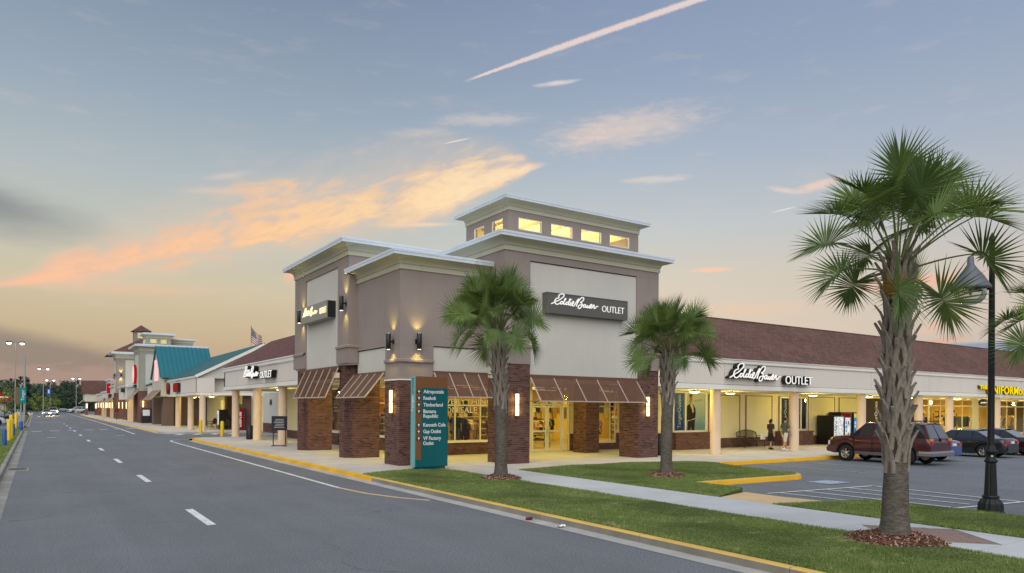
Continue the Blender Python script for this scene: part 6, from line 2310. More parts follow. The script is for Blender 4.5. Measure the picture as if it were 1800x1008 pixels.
    w_ = interp(-L_ / 2 + 0.1, s['wid'])
    if suv:
        mb = MB()
        path = [(-w_ - 0.02, -L_ / 2 + 0.5), (-w_ - 0.02, -L_ / 2 - 0.02), (w_ + 0.02, -L_ / 2 - 0.02), (w_ + 0.02, -L_ / 2 + 0.5)]
        mb.sweep([(0.0, 0.42), (0.05, 0.44), (0.06, 0.56), (0.05, 0.64), (0.0, 0.66)], path, None, False)
        mb.box(-w_, w_, -L_ / 2 - 0.04, -L_ / 2 + 0.2, 0.62, 0.655)
        mb.build('bumper', 'chrome', root, local=True)
        MB().sweep([(0.0, 0.42), (0.06, 0.44), (0.08, 0.6), (0.02, 0.7), (0.0, 0.7)], [(hw + 0.04, L_ / 2 - 0.5), (hw + 0.02, L_ / 2 - 0.05), (-hw - 0.02, L_ / 2 - 0.05), (-hw - 0.04, L_ / 2 - 0.5)], None, False).build('bumper', paint_, root, local=True)
        for x in (-1, 1):
            MB().box(x * 0.985 - 0.03, x * 0.985 + 0.035, yw[1] + ra + 0.02, yw[0] - ra - 0.02, 0.36, 0.50).build('side_step', 'trim grey', root, local=True)
            MB().box(x * 0.99 - 0.03, x * 0.99 + 0.03, -L_ / 2 + 0.1, yw[1] - ra - 0.02, 0.42, 0.62).build('side_trim', 'trim grey', root, local=True)
            MB().tube([(x * 0.62, 0.2, zr - 0.03), (x * 0.62, 0.15, zr + 0.05), (x * 0.62, -1.9, zr + 0.05), (x * 0.62, -1.98, zr - 0.03)], 0.022, 6).build('roof_rail', 'black metal', root, local=True)
        for y in (0.0, -1.6):
            MB().bar((-0.62, y, zr + 0.06), (0.62, y, zr + 0.06), 0.05, 0.03).build('cross_bar', 'black metal', root, local=True)
        MB().box(-0.012, 0.012, -L_ / 2 + 0.01, -L_ / 2 + 0.07, 0.7, 1.2).build('door_seam', 'well black', root, local=True)
        MB().bar((-0.004, yb1 - 0.006, zb), (-0.004, yr1 - 0.02, zr - 0.1), 0.02, 0.02).build('window_seam', 'well black', root, local=True)
    else:
        MB().box(-w_ * 0.8, w_ * 0.8, -L_ / 2 - 0.03, -L_ / 2 + 0.1, 0.38, 0.58).build('bumper', paint_, root, local=True)
        MB().box(-0.5, 0.5, L_ / 2 - 0.06, L_ / 2 + 0.01, 0.34, 0.50).build('grille', 'well black', root, local=True)
    MB().box(-0.16, 0.16, -L_ / 2 - (0.055 if suv else 0.012), -L_ / 2 + 0.03, 0.48 if suv else 0.74, 0.58 if suv else 0.86).build('licence_plate', 'plate', root, local=True)
    MB().box(-0.8 * hw, 0.8 * hw, L_ / 2 - 0.02, L_ / 2 + 0.02, 0.42 if not suv else 0.72, 0.56 if not suv else 0.95).build('grille', 'well black', root, local=True) if lit or suv else None
    # seams of the doors
    mb = MB()
    for sx in (-1, 1):
        for y in ((0.98, -0.05, -1.0) if not suv else (1.08, 0.16, -0.90)):
            mb.box(sx * Wd / 2 - 0.012, sx * Wd / 2 + 0.001, y - 0.006, y + 0.006, zl + 0.1, belt - 0.03)
    mb.build('door_seam', 'well black', root, local=True)
    return root

car('maroon sport utility vehicle parked nose to the yellow kerb, partly behind the big palm trunk', SUV, (32.6, 17.5, -0.012), 0, 'maroon car paint', suv=True, group='cars parked in the lot by the wing').scale = (0.95, 0.95, 0.985)
car('blue sedan squeezed between the maroon vehicle and the black sedan', SEDAN, (35.75, 18.35, -0.012), 0, 'blue car paint', group='cars parked in the lot by the wing')
car('black sedan parked right of the blue car, partly behind the lamp post', SEDAN, (41.1, 18.0, -0.012), 0, 'black car paint', group='cars parked in the lot by the wing')
car('dark red sedan at the right edge of the photo, beyond the black sedan', SEDAN, (44.6, 18.1, -0.012), 0, 'dark red car paint', group='cars parked in the lot by the wing')
# far left lot
G_ = 'cars parked in the left lot'
car('silver sedan at the left edge, nearest car of the left lot', SEDAN, (-5.0, 100.5, -0.006), -pi / 2, 'silver car paint', group=G_, glassm='pale car glass')
car('dark green sport utility vehicle just past the silver sedan', SUV, (-4.4, 110.0, -0.006), -pi / 2, 'green car paint', group=G_, suv=True)
car('pale sedan between the silver sedan and the dark green vehicle', SEDAN, (-5.2, 104.5, -0.006), -pi / 2, 'white car paint', group=G_)
for y, p_, lb in ((128, 'white car paint', 'first white car behind the teal banner sign'), (134, 'silver car paint', 'silver car behind the teal banner sign'), (150, 'white car paint', 'white car farther back in the left lot'), (166, 'white car paint', 'white car parked near the far end of the left verge'),
                (176, 'silver car paint', 'silver car parked farthest back in the left lot')):
    car(lb, SEDAN, (-5.0 if y < 160 else -3.0, y, -0.006), -pi / 2 + 0.1, p_, group=G_)
car('oncoming pale car with lit headlights on the street', SEDAN, (1.9, 186, 0.0), pi, 'silver car paint', lit=True, name='moving_car')
car('second oncoming car with lit headlights, tall and pale, behind the first', SUV, (3.3, 199, 0.0), pi, 'white car paint', lit=True, suv=True, name='moving_car')
car('dark teal car parked across the end of the street', SEDAN, (6.4, 252, 0.004), pi / 2 - 0.2, 'teal car paint')
car('white car parked across the end of the street beside the brown roof block', SUV, (10.4, 250, 0.0), pi / 2 + 0.3, 'white car paint', suv=True)
for x, y in ((1.9, 183), (3.3, 196)):
    for dx_ in (-0.6, 0.6):
        point_light('headlight_beam', (x + dx_, y, 0.7), 700, (1, 0.82, 0.5), 0.08, None, spot=70, dirv=(0, -1, -0.22), blend=0.9)

# ------------------------------------------------------------------ shop signs
SCRIPT = [  # pen strokes of the handwritten name (x right, y down)
    [(95, 357), (150, 337), (205, 312), (290, 285), (370, 240), (412, 205), (414, 175), (380, 160), (325, 165), (282, 198), (288, 240)],
    [(288, 240), (225, 252), (184, 296), (196, 348), (248, 370), (308, 346), (352, 318)],
    [(386, 318), (352, 312), (326, 338), (336, 364), (368, 358), (412, 318), (462, 262), (444, 256), (410, 336), (410, 366), (436, 370), (470, 346)],
    [(520, 330), (490, 326), (466, 350), (474, 376), (506, 370), (546, 326), (584, 272), (566, 266), (534, 346), (534, 378), (560, 380), (586, 344)],
    [(590, 330), (572, 372), (588, 392), (614, 382), (660, 346), (668, 318), (646, 316), (622, 350), (630, 394), (664, 404), (700, 372), (756, 300), (798, 258)],
    [(798, 258), (770, 330), (742, 396), (732, 412)],
    [(734, 410), (772, 336), (828, 270), (884, 232), (926, 238), (930, 272), (892, 312), (842, 332), (878, 346), (886, 392), (854, 440), (812, 458), (786, 440), (796, 404), (834, 384), (890, 384), (922, 394)],
    [(972, 378), (938, 378), (920, 408), (930, 434), (962, 420), (988, 384), (980, 420), (996, 438), (1024, 412), (1034, 394), (1024, 430), (1040, 444), (1066, 424), (1080, 398), (1072, 436), (1088, 448), (1112, 434)],
    [(1108, 430), (1148, 400), (1146, 374), (1122, 378), (1108, 412), (1120, 448), (1152, 446), (1186, 406), (1204, 384), (1216, 402), (1208, 440), (1222, 460), (1252, 446), (1282, 418), (1322, 416)],
    [(612, 276), (620, 278)],
]
def script(name, parent, o, right, up, width, matname, th=0.5, n_off=0.0, flat_=0.6, kx=None):
    """the handwritten name as a raised rounded stroke"""
    right, up = Vector(right).normalized(), Vector(up).normalized()
    nrm = right.cross(up)
    sc = width / 1230.0
    mb = MB()
    for st in SCRIPT:
        pts = []
        for p in catmull([(a, b, 0) for a, b in st], 4):
            x = p.x - 95
            y = -(p.y - 362 - 0.088 * x)
            pts.append(Vector(o) + right * (x * sc) + up * (y * sc) + nrm * n_off)
        mb.tube(pts, 26 * th * sc, 6)
    ob = mb.build(name, matname, parent)
    return ob

EB = 'signs with the handwritten store name'
o = thing('sign_board', 'dark grey sign board with white handwritten lettering on the entrance tower', 'sign', (19.55, 23.5, 6.7), 0, EB)
MB().box(17.30, 21.75, 23.22, 23.54, 6.30, 7.12).build('board', 'sign grey', o)
MB().box(17.28, 21.77, 23.20, 23.54, 7.12, 7.14).build('cap', 'grey metal', o)
script('handwriting', o, (17.5, 23.20, 6.66), (1, 0, 0), (0, 0, 1), 2.52, 'sign white glow', 0.42)
text('lettering', 'OUTLET', 0.40, (20.25, 23.21, 6.56), (1, 0, 0), (0, 0, 1), 'sign white glow', o, fit=1.28, extrude=0.012, bold=-0.006)

o = thing('sign_board', 'grey sign box with glowing handwritten lettering on the street side tower', 'sign', (11.1, 32.7, 6.8), 0, EB)
MB().box(10.76, 11.18, 30.9, 34.65, 6.40, 7.17).build('board', 'sign grey baked light', o)
MB().box(10.80, 11.18, 30.86, 30.9, 6.42, 7.15).build('end_cap', 'black metal', o)
script('handwriting', o, (10.74, 34.3, 6.72), (0, -1, 0), (0, 0, 1), 2.15, 'sign warm glow', 0.5)
text('lettering', 'OUTLET', 0.42, (10.75, 31.85, 6.62), (0, -1, 0), (0, 0, 1), 'sign warm glow', o, fit=0.92, extrude=0.012, bold=-0.008)

def channel_sign(label, o_, right, nrm_, w_script, x_out, w_out, zs, group=EB, depth=0.26):
    """white faced letters standing off the fascia on deep black returns"""
    root = thing('fascia_sign', label, 'sign', o_, 0, group)
    R__ = Vector(right)
    N = Vector(nrm_)
    O = Vector(o_)
    for kx in range(4):
        script('letter_return', root, tuple(O + N * (0.05 + depth * kx / 4)), right, (0, 0, 1), w_script, 'black vinyl', 0.6)
    script('handwriting', root, tuple(O + N * (0.05 + depth)), right, (0, 0, 1), w_script, 'sign white glow', 0.36)
    p = O + R__ * x_out + Vector((0, 0, -zs * 0.42))
    text('letter_return', 'OUTLET', zs * 1.36, tuple(p + N * (0.05 + depth / 2)), right, (0, 0, 1), 'black vinyl', root, fit=w_out, extrude=depth / 2, bold=0.02)
    text('lettering', 'OUTLET', zs * 1.36, tuple(p + N * (0.06 + depth)), right, (0, 0, 1), 'sign white glow', root, fit=w_out, extrude=0.012)
    return root
channel_sign('white handwritten letters with black sides on the long fascia of the lot wing', (28.2, FY, 3.93), (1, 0, 0), (0, -1, 0), 4.0, 4.42, 2.35, 0.46)
channel_sign('white handwritten letters with black sides on the short street wing fascia', (FX, 49.2, 4.30), (0, -1, 0), (-1, 0, 0), 3.9, 4.3, 2.6, 0.44, depth=0.3)

o = thing('fascia_sign', 'bright yellow block letters on the fascia behind the lamp post', 'sign', (58.5, FY, 3.9))
x = 55.0
for txt, sz, w_, z in (('THE', 0.36, 1.15, 3.92), ('UNIFORM', 0.80, 4.95, 3.62), ('OUTLET', 0.5, 2.9, 3.62)):
    text('letter_return', txt, sz, (x + 0.0, FY - 0.10, z), (1, 0, 0), (0, 0, 1), 'dark yellow paint', o, fit=w_, extrude=0.09, bold=0.012, spacing=1.1)
    text('lettering', txt, sz, (x, FY - 0.205, z), (1, 0, 0), (0, 0, 1), 'sign yellow glow', o, fit=w_, extrude=0.012, bold=0.012, spacing=1.1)
    x += w_ + 0.12

# ------------------------------------------------------------------ the teal directory sign
D = thing('directory_sign', 'tall teal and brown directory sign with white store names on the grass corner', 'sign', (11.85, 23.05, 0.16))
dx0, dx1, dy0, dy1 = 11.2, 12.53, 22.9, 23.18
MB().box(dx0 + 0.08, dx1 - 0.06, dy0 + 0.04, dy1 - 0.04, 0.1, 0.27).build('plinth', 'sign teal', D)
MB().box(dx0 + 0.03, dx1, dy0, dy1, 0.25, 3.50).build('panel', 'sign brown', D)
MB().box(dx0 - 0.005, dx0 + 0.03, dy0 - 0.012, dy1 + 0.012, 0.25, 3.50).build('edge_panel', 'sign teal edge', D)
MB().box(dx0 + 0.28, dx1 + 0.004, dy0 - 0.03, dy0 - 0.001, 0.252, 3.09).build('face_panel', 'sign teal', D)
MB().box(dx0 + 0.04, dx0 + 0.278, dy0 - 0.028, dy0 - 0.001, 0.252, 0.52).build('face_panel', 'sign teal', D)
yt = dy0 - 0.034
for txt, z, w_ in (('A\u00e9ropostale', 2.90, 0.80), ('Reebok', 2.665, 0.50), ('Timberland', 2.425, 0.76), ('Banana', 2.19, 0.50), ('Republic', 2.02, 0.58), ('Kenneth Cole', 1.70, 0.88), ('Gap Outlet', 1.465, 0.70), ('VF Factory', 1.22, 0.70), ('Outlet', 1.04, 0.41)):
    text('lettering', txt, 0.185, (dx0 + 0.335, yt, z), (1, 0, 0), (0, 0, 1), 'white vinyl', D, fit=w_ * 1.03, extrude=0.003, bold=0.0035)
for z in (2.95, 2.715, 2.475, 2.24, 1.75, 1.515, 1.27):
    c = (dx0 + 0.17, dy0 - 0.006, z)
    mb = MB()
    n = 20
    mb.poly([(c[0] + 0.085 * cos(2 * pi * i / n), c[1] - 0.002, c[2] + 0.085 * sin(2 * pi * i / n)) for i in range(n)])
    mb.poly([(c[0] + x, c[1] - 0.004, c[2] + z_) for x, z_ in ((0, 0.066), (-0.056, 0.008), (-0.034, -0.008), (-0.013, 0.014), (-0.013, -0.062), (0.013, -0.062), (0.013, 0.014), (0.034, -0.008), (0.056, 0.008))], 1)
    mb.build('arrow_disc', ['black vinyl', 'white vinyl'], D)
text('lettering', 'TangerOutlets', 0.2, (dx0 - 0.010, dy0 + 0.21, 3.42), (0, 0, -1), (0, 1, 0), 'white vinyl', D, fit=1.35, extrude=0.003) if False else None
text('lettering', 'Tanger', 0.19, (dx0 - 0.010, dy0 + 0.08, 2.22), (0, 0, 1), (0, 1, 0), 'white vinyl', D, fit=0.62, extrude=0.003)
text('lettering', 'Outlets', 0.19, (dx0 - 0.010, dy0 + 0.08, 2.86), (0, 0, 1), (0, 1, 0), 'sign teal', D, fit=0.60, extrude=0.003)

# ------------------------------------------------------------------ lamp post
LP = thing('lamp_post', 'dark green cast iron lamp post with a fluted base and hanging glass globe', 'lamp post', (18.42, 7.45, -0.01))
def fl(prof, n=28, depth=0.07, nf=14):
    vs, fs = [], []
    for r, z in prof:
        for j in range(n):
            a = 2 * pi * j / n
            rr = r * (1 - depth * (1 if j % 2 else 0))
            vs.append((rr * cos(a), rr * sin(a), z))
    for i in range(len(prof) - 1):
        for j in range(n):
            fs.append((i * n + j, i * n + (j + 1) % n, (i + 1) * n + (j + 1) % n, (i + 1) * n + j))
    return vs, fs
mb = MB()
mb.lathe([(0.285, 0.0), (0.285, 0.07), (0.262, 0.09), (0.262, 0.12)], 16)
v, f = fl([(0.262, 0.12), (0.25, 0.26), (0.20, 0.34), (0.165, 0.38)], 32, 0.06)
mb.add(v, f)
mb.lathe([(0.15, 0.37), (0.175, 0.40), (0.175, 0.43), (0.14, 0.45)], 20)
v, f = fl([(0.135, 0.45), (0.122, 0.75), (0.108, 1.15), (0.103, 1.2)], 28, 0.10)
mb.add(v, f)
mb.lathe([(0.10, 1.19), (0.135, 1.22), (0.14, 1.25), (0.10, 1.29), (0.098, 1.42), (0.135, 1.45), (0.14, 1.475), (0.10, 1.50), (0.09, 1.56), (0.075, 1.6)], 20)
mb.build('base', 'iron green', LP, local=True)
MB().lathe([(0.072, 1.58), (0.068, 4.0), (0.055, 6.35), (0.07, 6.37), (0.07, 6.42), (0.03, 6.5), (0.0001, 6.56)], 16).build('pole', 'iron green', LP, local=True)
ad = Vector((-0.83, 0.55, 0)).normalized()
arm = [Vector((0, 0, 5.75)) + ad * 0.0, Vector((0, 0, 5.98)) + ad * 0.10, Vector((0, 0, 6.1)) + ad * 0.27, Vector((0, 0, 6.06)) + ad * 0.43, Vector((0, 0, 5.9)) + ad * 0.5]
MB().tube(catmull(arm, 5), 0.026, 8).build('arm', 'iron green', LP, local=True)
c = ad * 0.5
MB().lathe([(0.03, 6.0), (0.065, 5.97), (0.075, 5.80), (0.13, 5.71), (0.27, 5.52), (0.40, 5.30), (0.42, 5.27), (0.42, 5.21), (0.38, 5.21)], 24, (c.x, c.y, 0), caps=False).build('shade', 'grey metal', LP, local=True)
MB().lathe([(0.33, 5.21), (0.325, 5.1), (0.29, 5.0), (0.22, 4.92), (0.12, 4.875), (0.0001, 4.86)], 24, (c.x, c.y, 0)).build('globe', 'lamp globe glass', LP, local=True)
MB().lathe([(0.04, 5.27), (0.045, 5.2), (0.03, 5.1), (0.0001, 5.08)], 10, (c.x, c.y, 0)).build('bulb', 'white vinyl', LP, local=True)
MB().obox((-0.086, -0.05, 1.36), (0.004, 0, 0), (0, 0.03, 0), (0, 0, 0.02)).build('tag', 'white vinyl', LP, local=True)

# ------------------------------------------------------------------ bollards, banner sign, stands
YB = 'bollards by the side lane'
for (x, y, lb) in ((11.2, 62.4, 'yellow bollard in front of the corner column of the teal shops'), (11.45, 55.5, 'thicker yellow bollard at the end of the short street wing')):
    o = MB().lathe([(0.13, 0.0), (0.13, 1.0), (0.11, 1.08), (0.05, 1.13), (0.0001, 1.14)], 16, (x, y, 0.15)).build('bollard', 'yellow paint')
    tag(o, lb, 'bollard', YB)
for (x, y, m_, h, lb) in ((-1.42, 47.6, 'blue paint', 0.92, 'blue bollard on the left verge, nearest the camera'), (-1.38, 53.5, 'yellow paint', 1.35, 'yellow bollard on the left verge behind the first blue one'), (-1.33, 56.0, 'yellow paint', 1.6, 'tallest yellow bollard on the left verge'), (-1.36, 62.5, 'blue paint', 0.9, 'second blue bollard on the left verge')):
    o = MB().lathe([(0.11, 0.0), (0.11, h - 0.08), (0.08, h - 0.02), (0.0001, h)], 14, (x, y, 0.15)).build('bollard', m_)
    tag(o, lb, 'bollard', 'painted bollards on the left verge')
B = thing('banner_sign', 'teal banner sign on a grey post with a blue foot on the left verge', 'sign', (-1.2, 75.3, 0.15))
MB().lathe([(0.06, 0.0), (0.06, 3.9)], 10, (-1.1, 75.3, 0.15)).build('post', 'galvanised', B)
MB().lathe([(0.16, 0.0), (0.16, 0.75), (0.1, 0.8)], 12, (-1.1, 75.3, 0.15)).build('foot', 'blue paint', B)
MB().box(-1.5, -0.72, 75.2, 75.32, 2.5, 3.92).build('banner', 'green banner', B)
MB().box(-1.52, -1.28, 75.18, 75.2, 2.5, 3.92).build('banner_stripe', 'sign brown', B)
text('lettering', 'Tanger', 0.34, (-0.86, 75.19, 2.75), (0, 0, 1), (-1, 0, 0), 'white vinyl', B, fit=0.95, extrude=0.004)
# sign stand on the street pavement
ST = thing('sign_stand', 'black framed sign stand with a dark blue poster on the street pavement', 'sign stand', (11.35, 40.3, 0.15))
mb = MB()
for y in (39.95, 40.65):
    mb.box(11.33, 11.37, y - 0.02, y + 0.02, 0.15, 1.35)
    mb.box(11.1, 11.6, y - 0.02, y + 0.02, 0.15, 0.19)
mb.box(11.33, 11.37, 39.97, 40.63, 0.17, 0.21)
mb.build('frame', 'black metal', ST)
def stand(cx, cy):
    pass
MB().box(11.31, 11.39, 39.86, 40.74, 1.05, 1.85).build('frame_board', 'black metal', ST)
b_ = MB().box(11.295, 11.31, 39.92, 40.68, 1.12, 1.78).build('poster', 'navy cloth', ST)
for i in range(6):
    MB().box(11.29, 11.295, 40.0 + 0.04 * (i % 2), 40.6 - 0.05 * (i % 3), 1.2 + i * 0.09, 1.225 + i * 0.09).build('printed_line', 'pale shorts cloth', b_)
ST.rotation_euler = (0, 0, radians(52))
# newspaper-style boards and small things far down the street
o = thing('sign_stand', 'dark framed map stand with a white board on the far pavement', 'sign stand', (11.6, 100, 0.15))
MB().box(11.0, 12.2, 99.95, 100.05, 0.15, 2.0).build('frame', 'dark frame', o)
MB().box(11.15, 11.95, 99.92, 99.95, 1.1, 1.85).build('board', 'white vinyl', o)
o = thing('stop_sign', 'small red octagonal sign on a post at the far crossing', 'sign', (9.95, 120, 0.15))
MB().lathe([(0.04, 0), (0.04, 1.6)], 8, (9.95, 120, 0.15)).build('post', 'dark frame', o)
MB().lathe([(0.0001, 0), (0.33, 0), (0.33, 0.03), (0.0001, 0.03)], 8, (0, 0, 0), smooth=False).build('plate', 'maroon cloth', o, local=True).matrix_local = Matrix.Translation((0, -0.06, 1.5)) @ Matrix.Rotation(pi / 2, 4, 'X')
# litter bins
def bin_(label, loc, r=0.24, h=0.95):
    o = thing('litter_bin', label, 'litter bin', loc)
    MB().lathe([(r * 0.92, 0.0), (r, 0.1), (r, h * 0.82), (r * 0.96, h * 0.84)], 16, loc).build('body', 'black metal', o)
    MB().lathe([(r * 1.04, h * 0.84), (r * 1.04, h * 0.9), (r * 0.6, h), (0.0001, h * 1.01)], 16, loc).build('lid', 'black metal', o)
bin_('black litter bin beside a column of the short street wing', (12.0, 49.6, 0.15))
bin_('black litter bin in the shade behind the right pier of the entrance', (25.0, 24.4, 0.15), 0.33, 1.05)
# soda and vending machines
def vend(label, loc, front, w=0.95, d=0.8, h=1.85, kind_='red'):
    """front: unit plan vector the machine faces"""
    n_ = Vector((*front, 0))
    r_ = Vector((-n_.y, n_.x, 0))
    o = thing('vending_machine', label, 'vending machine', loc)
    c = Vector(loc)
    MB().obox(c + Vector((0, 0, h / 2 + 0.04)), r_ * w / 2, n_ * d / 2, (0, 0, h / 2)).build('cabinet', 'black metal' if kind_ != 'red' else 'black metal', o)
    f = c + n_ * (d / 2 + 0.004)
    def panel(name, u0, u1, z0, z1, m_, off=0.0):
        return MB().obox(f + r_ * ((u0 + u1) / 2) + Vector((0, 0, (z0 + z1) / 2)) + n_ * off, r_ * (u1 - u0) / 2, n_ * 0.012, (0, 0, (z1 - z0) / 2)).build(name, m_, o)
    if kind_ == 'red':
        panel('front_panel', -w / 2 + 0.03, w / 2 - 0.12, 0.15, h, 'vending red glow')
        panel('button_panel', w / 2 - 0.12, w / 2 - 0.02, 0.5, h - 0.2, 'black metal')
        text('lettering', 'Coca-Cola', 0.42, tuple(f + r_ * (0.18) + n_ * 0.02 + Vector((0, 0, 0.35))), (0, 0, 1), tuple(-r_), 'sign white glow', o, fit=1.35, shear=0.35)
    else:
        col = {'clear': 'vending white glow', 'mixed': 'vending white glow', 'blue': 'vending blue glow'}[kind_]
        panel('glass_front', -w / 2 + 0.06, w / 2 - 0.22, 0.45, h - 0.12, col)
        panel('button_panel', w / 2 - 0.2, w / 2 - 0.03, 0.5, h - 0.12, 'black metal')
        top = panel('top_sign', -w / 2 + 0.06, w / 2 - 0.22, h - 0.32, h - 0.04, {'clear': 'vending white glow', 'mixed': 'vending red glow', 'blue': 'vending yellow glow'}[kind_], 0.008)
        rr = random.Random(len(label))
        for i in range(4):
            for j in range(4):
                u = -w / 2 + 0.12 + j * (w - 0.42) / 4
                z = 0.52 + i * 0.26
                if kind_ != 'clear':
                    panel('bottle', u, u + 0.1, z, z + 0.2, rr.choice(['vending white glow', 'vending red glow', 'vending blue glow', 'black metal', 'vending yellow glow']), 0.014)
        if kind_ == 'clear':
            text('lettering', 'DASANI', 0.34, tuple(f - r_ * (w / 2 - 0.33) + n_ * 0.03 + Vector((0, 0, 0.5))), (0, 0, 1), tuple(-r_), 'black vinyl', o, fit=1.0)
    return o
V_ = 'vending machines against the wing wall'
for o_, lb, kd, hh in (((42.75, 26.55, 0.15), 'white lit vending machine, leftmost of three by the wing wall', 'clear', 1.83), ((44.15, 26.75, 0.15), 'vending machine with red top and bottle rows, middle of three', 'mixed', 2.05), ((45.6, 26.75, 0.15), 'blue lit vending machine, rightmost of three', 'blue', 2.05)):
    vend(lb, o_, (0, -1), w=1.28, d=0.85 if kd != 'clear' else 1.15, h=hh, kind_=kd)['group'] = V_
vend('red cola vending machine in the passage beyond the side lane', (15.55, 68.05, 0.15), (-0.3, -0.954), w=1.05, d=0.8, h=2.0, kind_='red')
vend('white lit vending machine in front of the teal shops', (14.9, 72.0, 0.15), (-1, 0), w=0.95, d=0.8, h=1.85, kind_='clear')

# benches
def bench(label, loc, rz, L_=1.9):
    o = thing('bench', label, 'bench', loc, rz, 'iron benches under the canopies')
    def top_z(x): return 0.86 + 0.16 * (1 - (2 * x / L_) ** 2)
    for i in range(19):
        x = -L_ / 2 + 0.08 + i * (L_ - 0.16) / 18
        MB().bar((x, 0.20, 0.45), (x, 0.30, top_z(x)), 0.028, 0.014).build('back_slat', 'dark bench iron', o, local=True)
    MB().tube([(x, 0.31, top_z(x)) for x in np.linspace(-L_ / 2, L_ / 2, 15)], 0.026, 7).build('top_rail', 'dark bench iron', o, local=True)
    for i in range(6):
        y = -0.25 + i * 0.085
        MB().box(-L_ / 2, L_ / 2, y, y + 0.055, 0.43, 0.45).build('seat_slat', 'dark bench iron', o, local=True)
    for x in (-L_ / 2, L_ / 2):
        MB().tube([(x, 0.26, 0.0), (x, 0.22, 0.45), (x, 0.31, top_z(x))], 0.026, 6).build('rear_leg', 'dark bench iron', o, local=True)
        MB().tube(catmull([(x, -0.28, 0.0), (x, -0.26, 0.45), (x, -0.27, 0.64), (x, -0.1, 0.67), (x, 0.25, 0.66)], 4), 0.024, 6).build('arm_and_leg', 'dark bench iron', o, local=True)
    MB().bar((-L_ / 2, -0.2, 0.4), (L_ / 2, -0.2, 0.4), 0.03, 0.03).build('rail', 'dark bench iron', o, local=True)
    return o
bench('dark iron bench with an arched slatted back against the cream wing wall', (34.85, 26.7, 0.15), radians(6), 2.1)
bench('dark iron bench under the teal shop canopy', (14.8, 76.5, 0.15), radians(-90))
bench('dark iron bench beside the lit vending machine of the teal shops', (14.6, 69.9, 0.15), radians(-90), 1.4)

# flag
FLG = thing('flag', 'american flag on a pole behind the teal roof', 'flag', (18.6, 76, 7.5))
MB().tube([(18.45, 76, 5.0), (18.45, 76, 10.75)], 0.035, 8).build('pole', 'galvanised', FLG)
n, m_ = 14, 13
def fp(u, v):
    # u along the fly, v down the hoist: hangs and folds
    x = 18.48 + 1.25 * u * (0.85 + 0.15 * v)
    z = 10.6 - v * 1.55 * (1 - 0.25 * u) - u * (1.05 + 0.25 * sin(u * 4))
    return (x, 76 + 0.10 * sin(u * 7 + v * 2), z)
mb = MB()
for i in range(n):
    for j in range(m_):
        u0, u1, v0, v1 = i / n, (i + 1) / n, j / m_, (j + 1) / m_
        mi = 2 if (u0 < 0.4 and j < 7) else (0 if j % 2 == 0 else 1)
        mb.quad(fp(u0, v0), fp(u1, v0), fp(u1, v1), fp(u0, v1), mi)
for a in range(5):
    for b in range(6):
        u, v = 0.05 + 0.068 * b, 0.06 + 0.095 * a
        p = fp(u, v)
        mb.obox((p[0], p[1] - 0.02, p[2]), (0.028, 0, 0), (0, 0.004, 0), (0, 0, 0.028), 1)
mb.build('cloth', ['red cloth', 'white cloth', 'navy cloth'], FLG)

# tall parking lot lights
def lot_light(label, x, y, h, heads, lit=True, sc=0.85):
    o = thing('light_pole', label, 'light pole', (x, y, 0), 0, 'tall parking lot light poles')
    MB().lathe([(0.11 * sc, 0), (0.09 * sc, h * 0.6), (0.07 * sc, h)], 8, (x, y, 0)).build('pole', 'galvanised', o)
    MB().lathe([(0.3, 0), (0.3, 0.7), (0.28, 0.75)], 10, (x, y, 0)).build('footing', 'old kerb concrete', o)
    for s_ in heads:
        MB().bar((x, y, h - 0.12), (x + s_ * 0.9 * sc, y, h - 0.12), 0.07 * sc, 0.07 * sc).build('arm', 'brown stucco', o)
        MB().box(x + s_ * 1.0 * sc - 0.42 * sc, x + s_ * 1.0 * sc + 0.42 * sc, y - 0.35, y + 0.35, h - 0.28 * sc, h).build('lamp_head', 'brown stucco', o)
        hz = h - 0.28 * sc
        MB().lathe([(0.36 * sc, 0.0), (0.3 * sc, -0.16 * sc), (0.16 * sc, -0.26 * sc), (0.0001, -0.3 * sc)], 12, (x + s_ * 1.0 * sc, y, hz)).build('lens', 'pole lamp glow', o)
lot_light('tall twin head parking light pole, nearest on the left', -2.0, 100, 9.7, (-1, 1), sc=0.62)
o = MB().lathe([(0.13, 0), (0.09, 9.2)], 8, (-1.35, 120, 0)).build('pole', 'galvanised', loc=(-1.35, 120, 0))
o.name = 'flag_pole'
tag(o, 'bare grey pole with no lamp right of the nearest parking light', 'pole')
lot_light('twin head parking light pole over the middle of the street view', 1.2, 172, 9.9, (-1, 1), sc=0.7)
lot_light('shorter looking twin head light pole just right of the middle one', 3.2, 232, 9.4, (-1, 1), sc=0.8)
lot_light('twin head parking light pole above the far trees, right of the road', 9.7, 242, 10.4, (-1, 1), sc=0.85)
for (x, y, w_, lb) in ((2.2, 214, 0.9, 'small blue banner below the middle parking light'),):
    o = MB().box(x, x + w_, y, y + 0.1, 4.6, 6.6).box(x + 0.3, x + 0.6, y - 0.02, y, 5.3, 6.2, 1).build('banner', ['blue paint', 'white vinyl'])
    tag(o, lb, 'banner')
# roadside utility box on the left verge
o = MB().box(-1.6, -1.05, 91.5, 92.4, 0.0, 1.2).build('utility_box', 'galvanised')
tag(o, 'pale utility box at the end of the left verge', 'utility box')
o = MB().lathe([(0.12, 0), (0.12, 1.5), (0.0001, 1.55)], 10, (-1.75, 90.5, 0.0)).build('bollard', 'yellow paint')
tag(o, 'yellow bollard beside the pale utility box', 'bollard', 'painted bollards on the left verge')
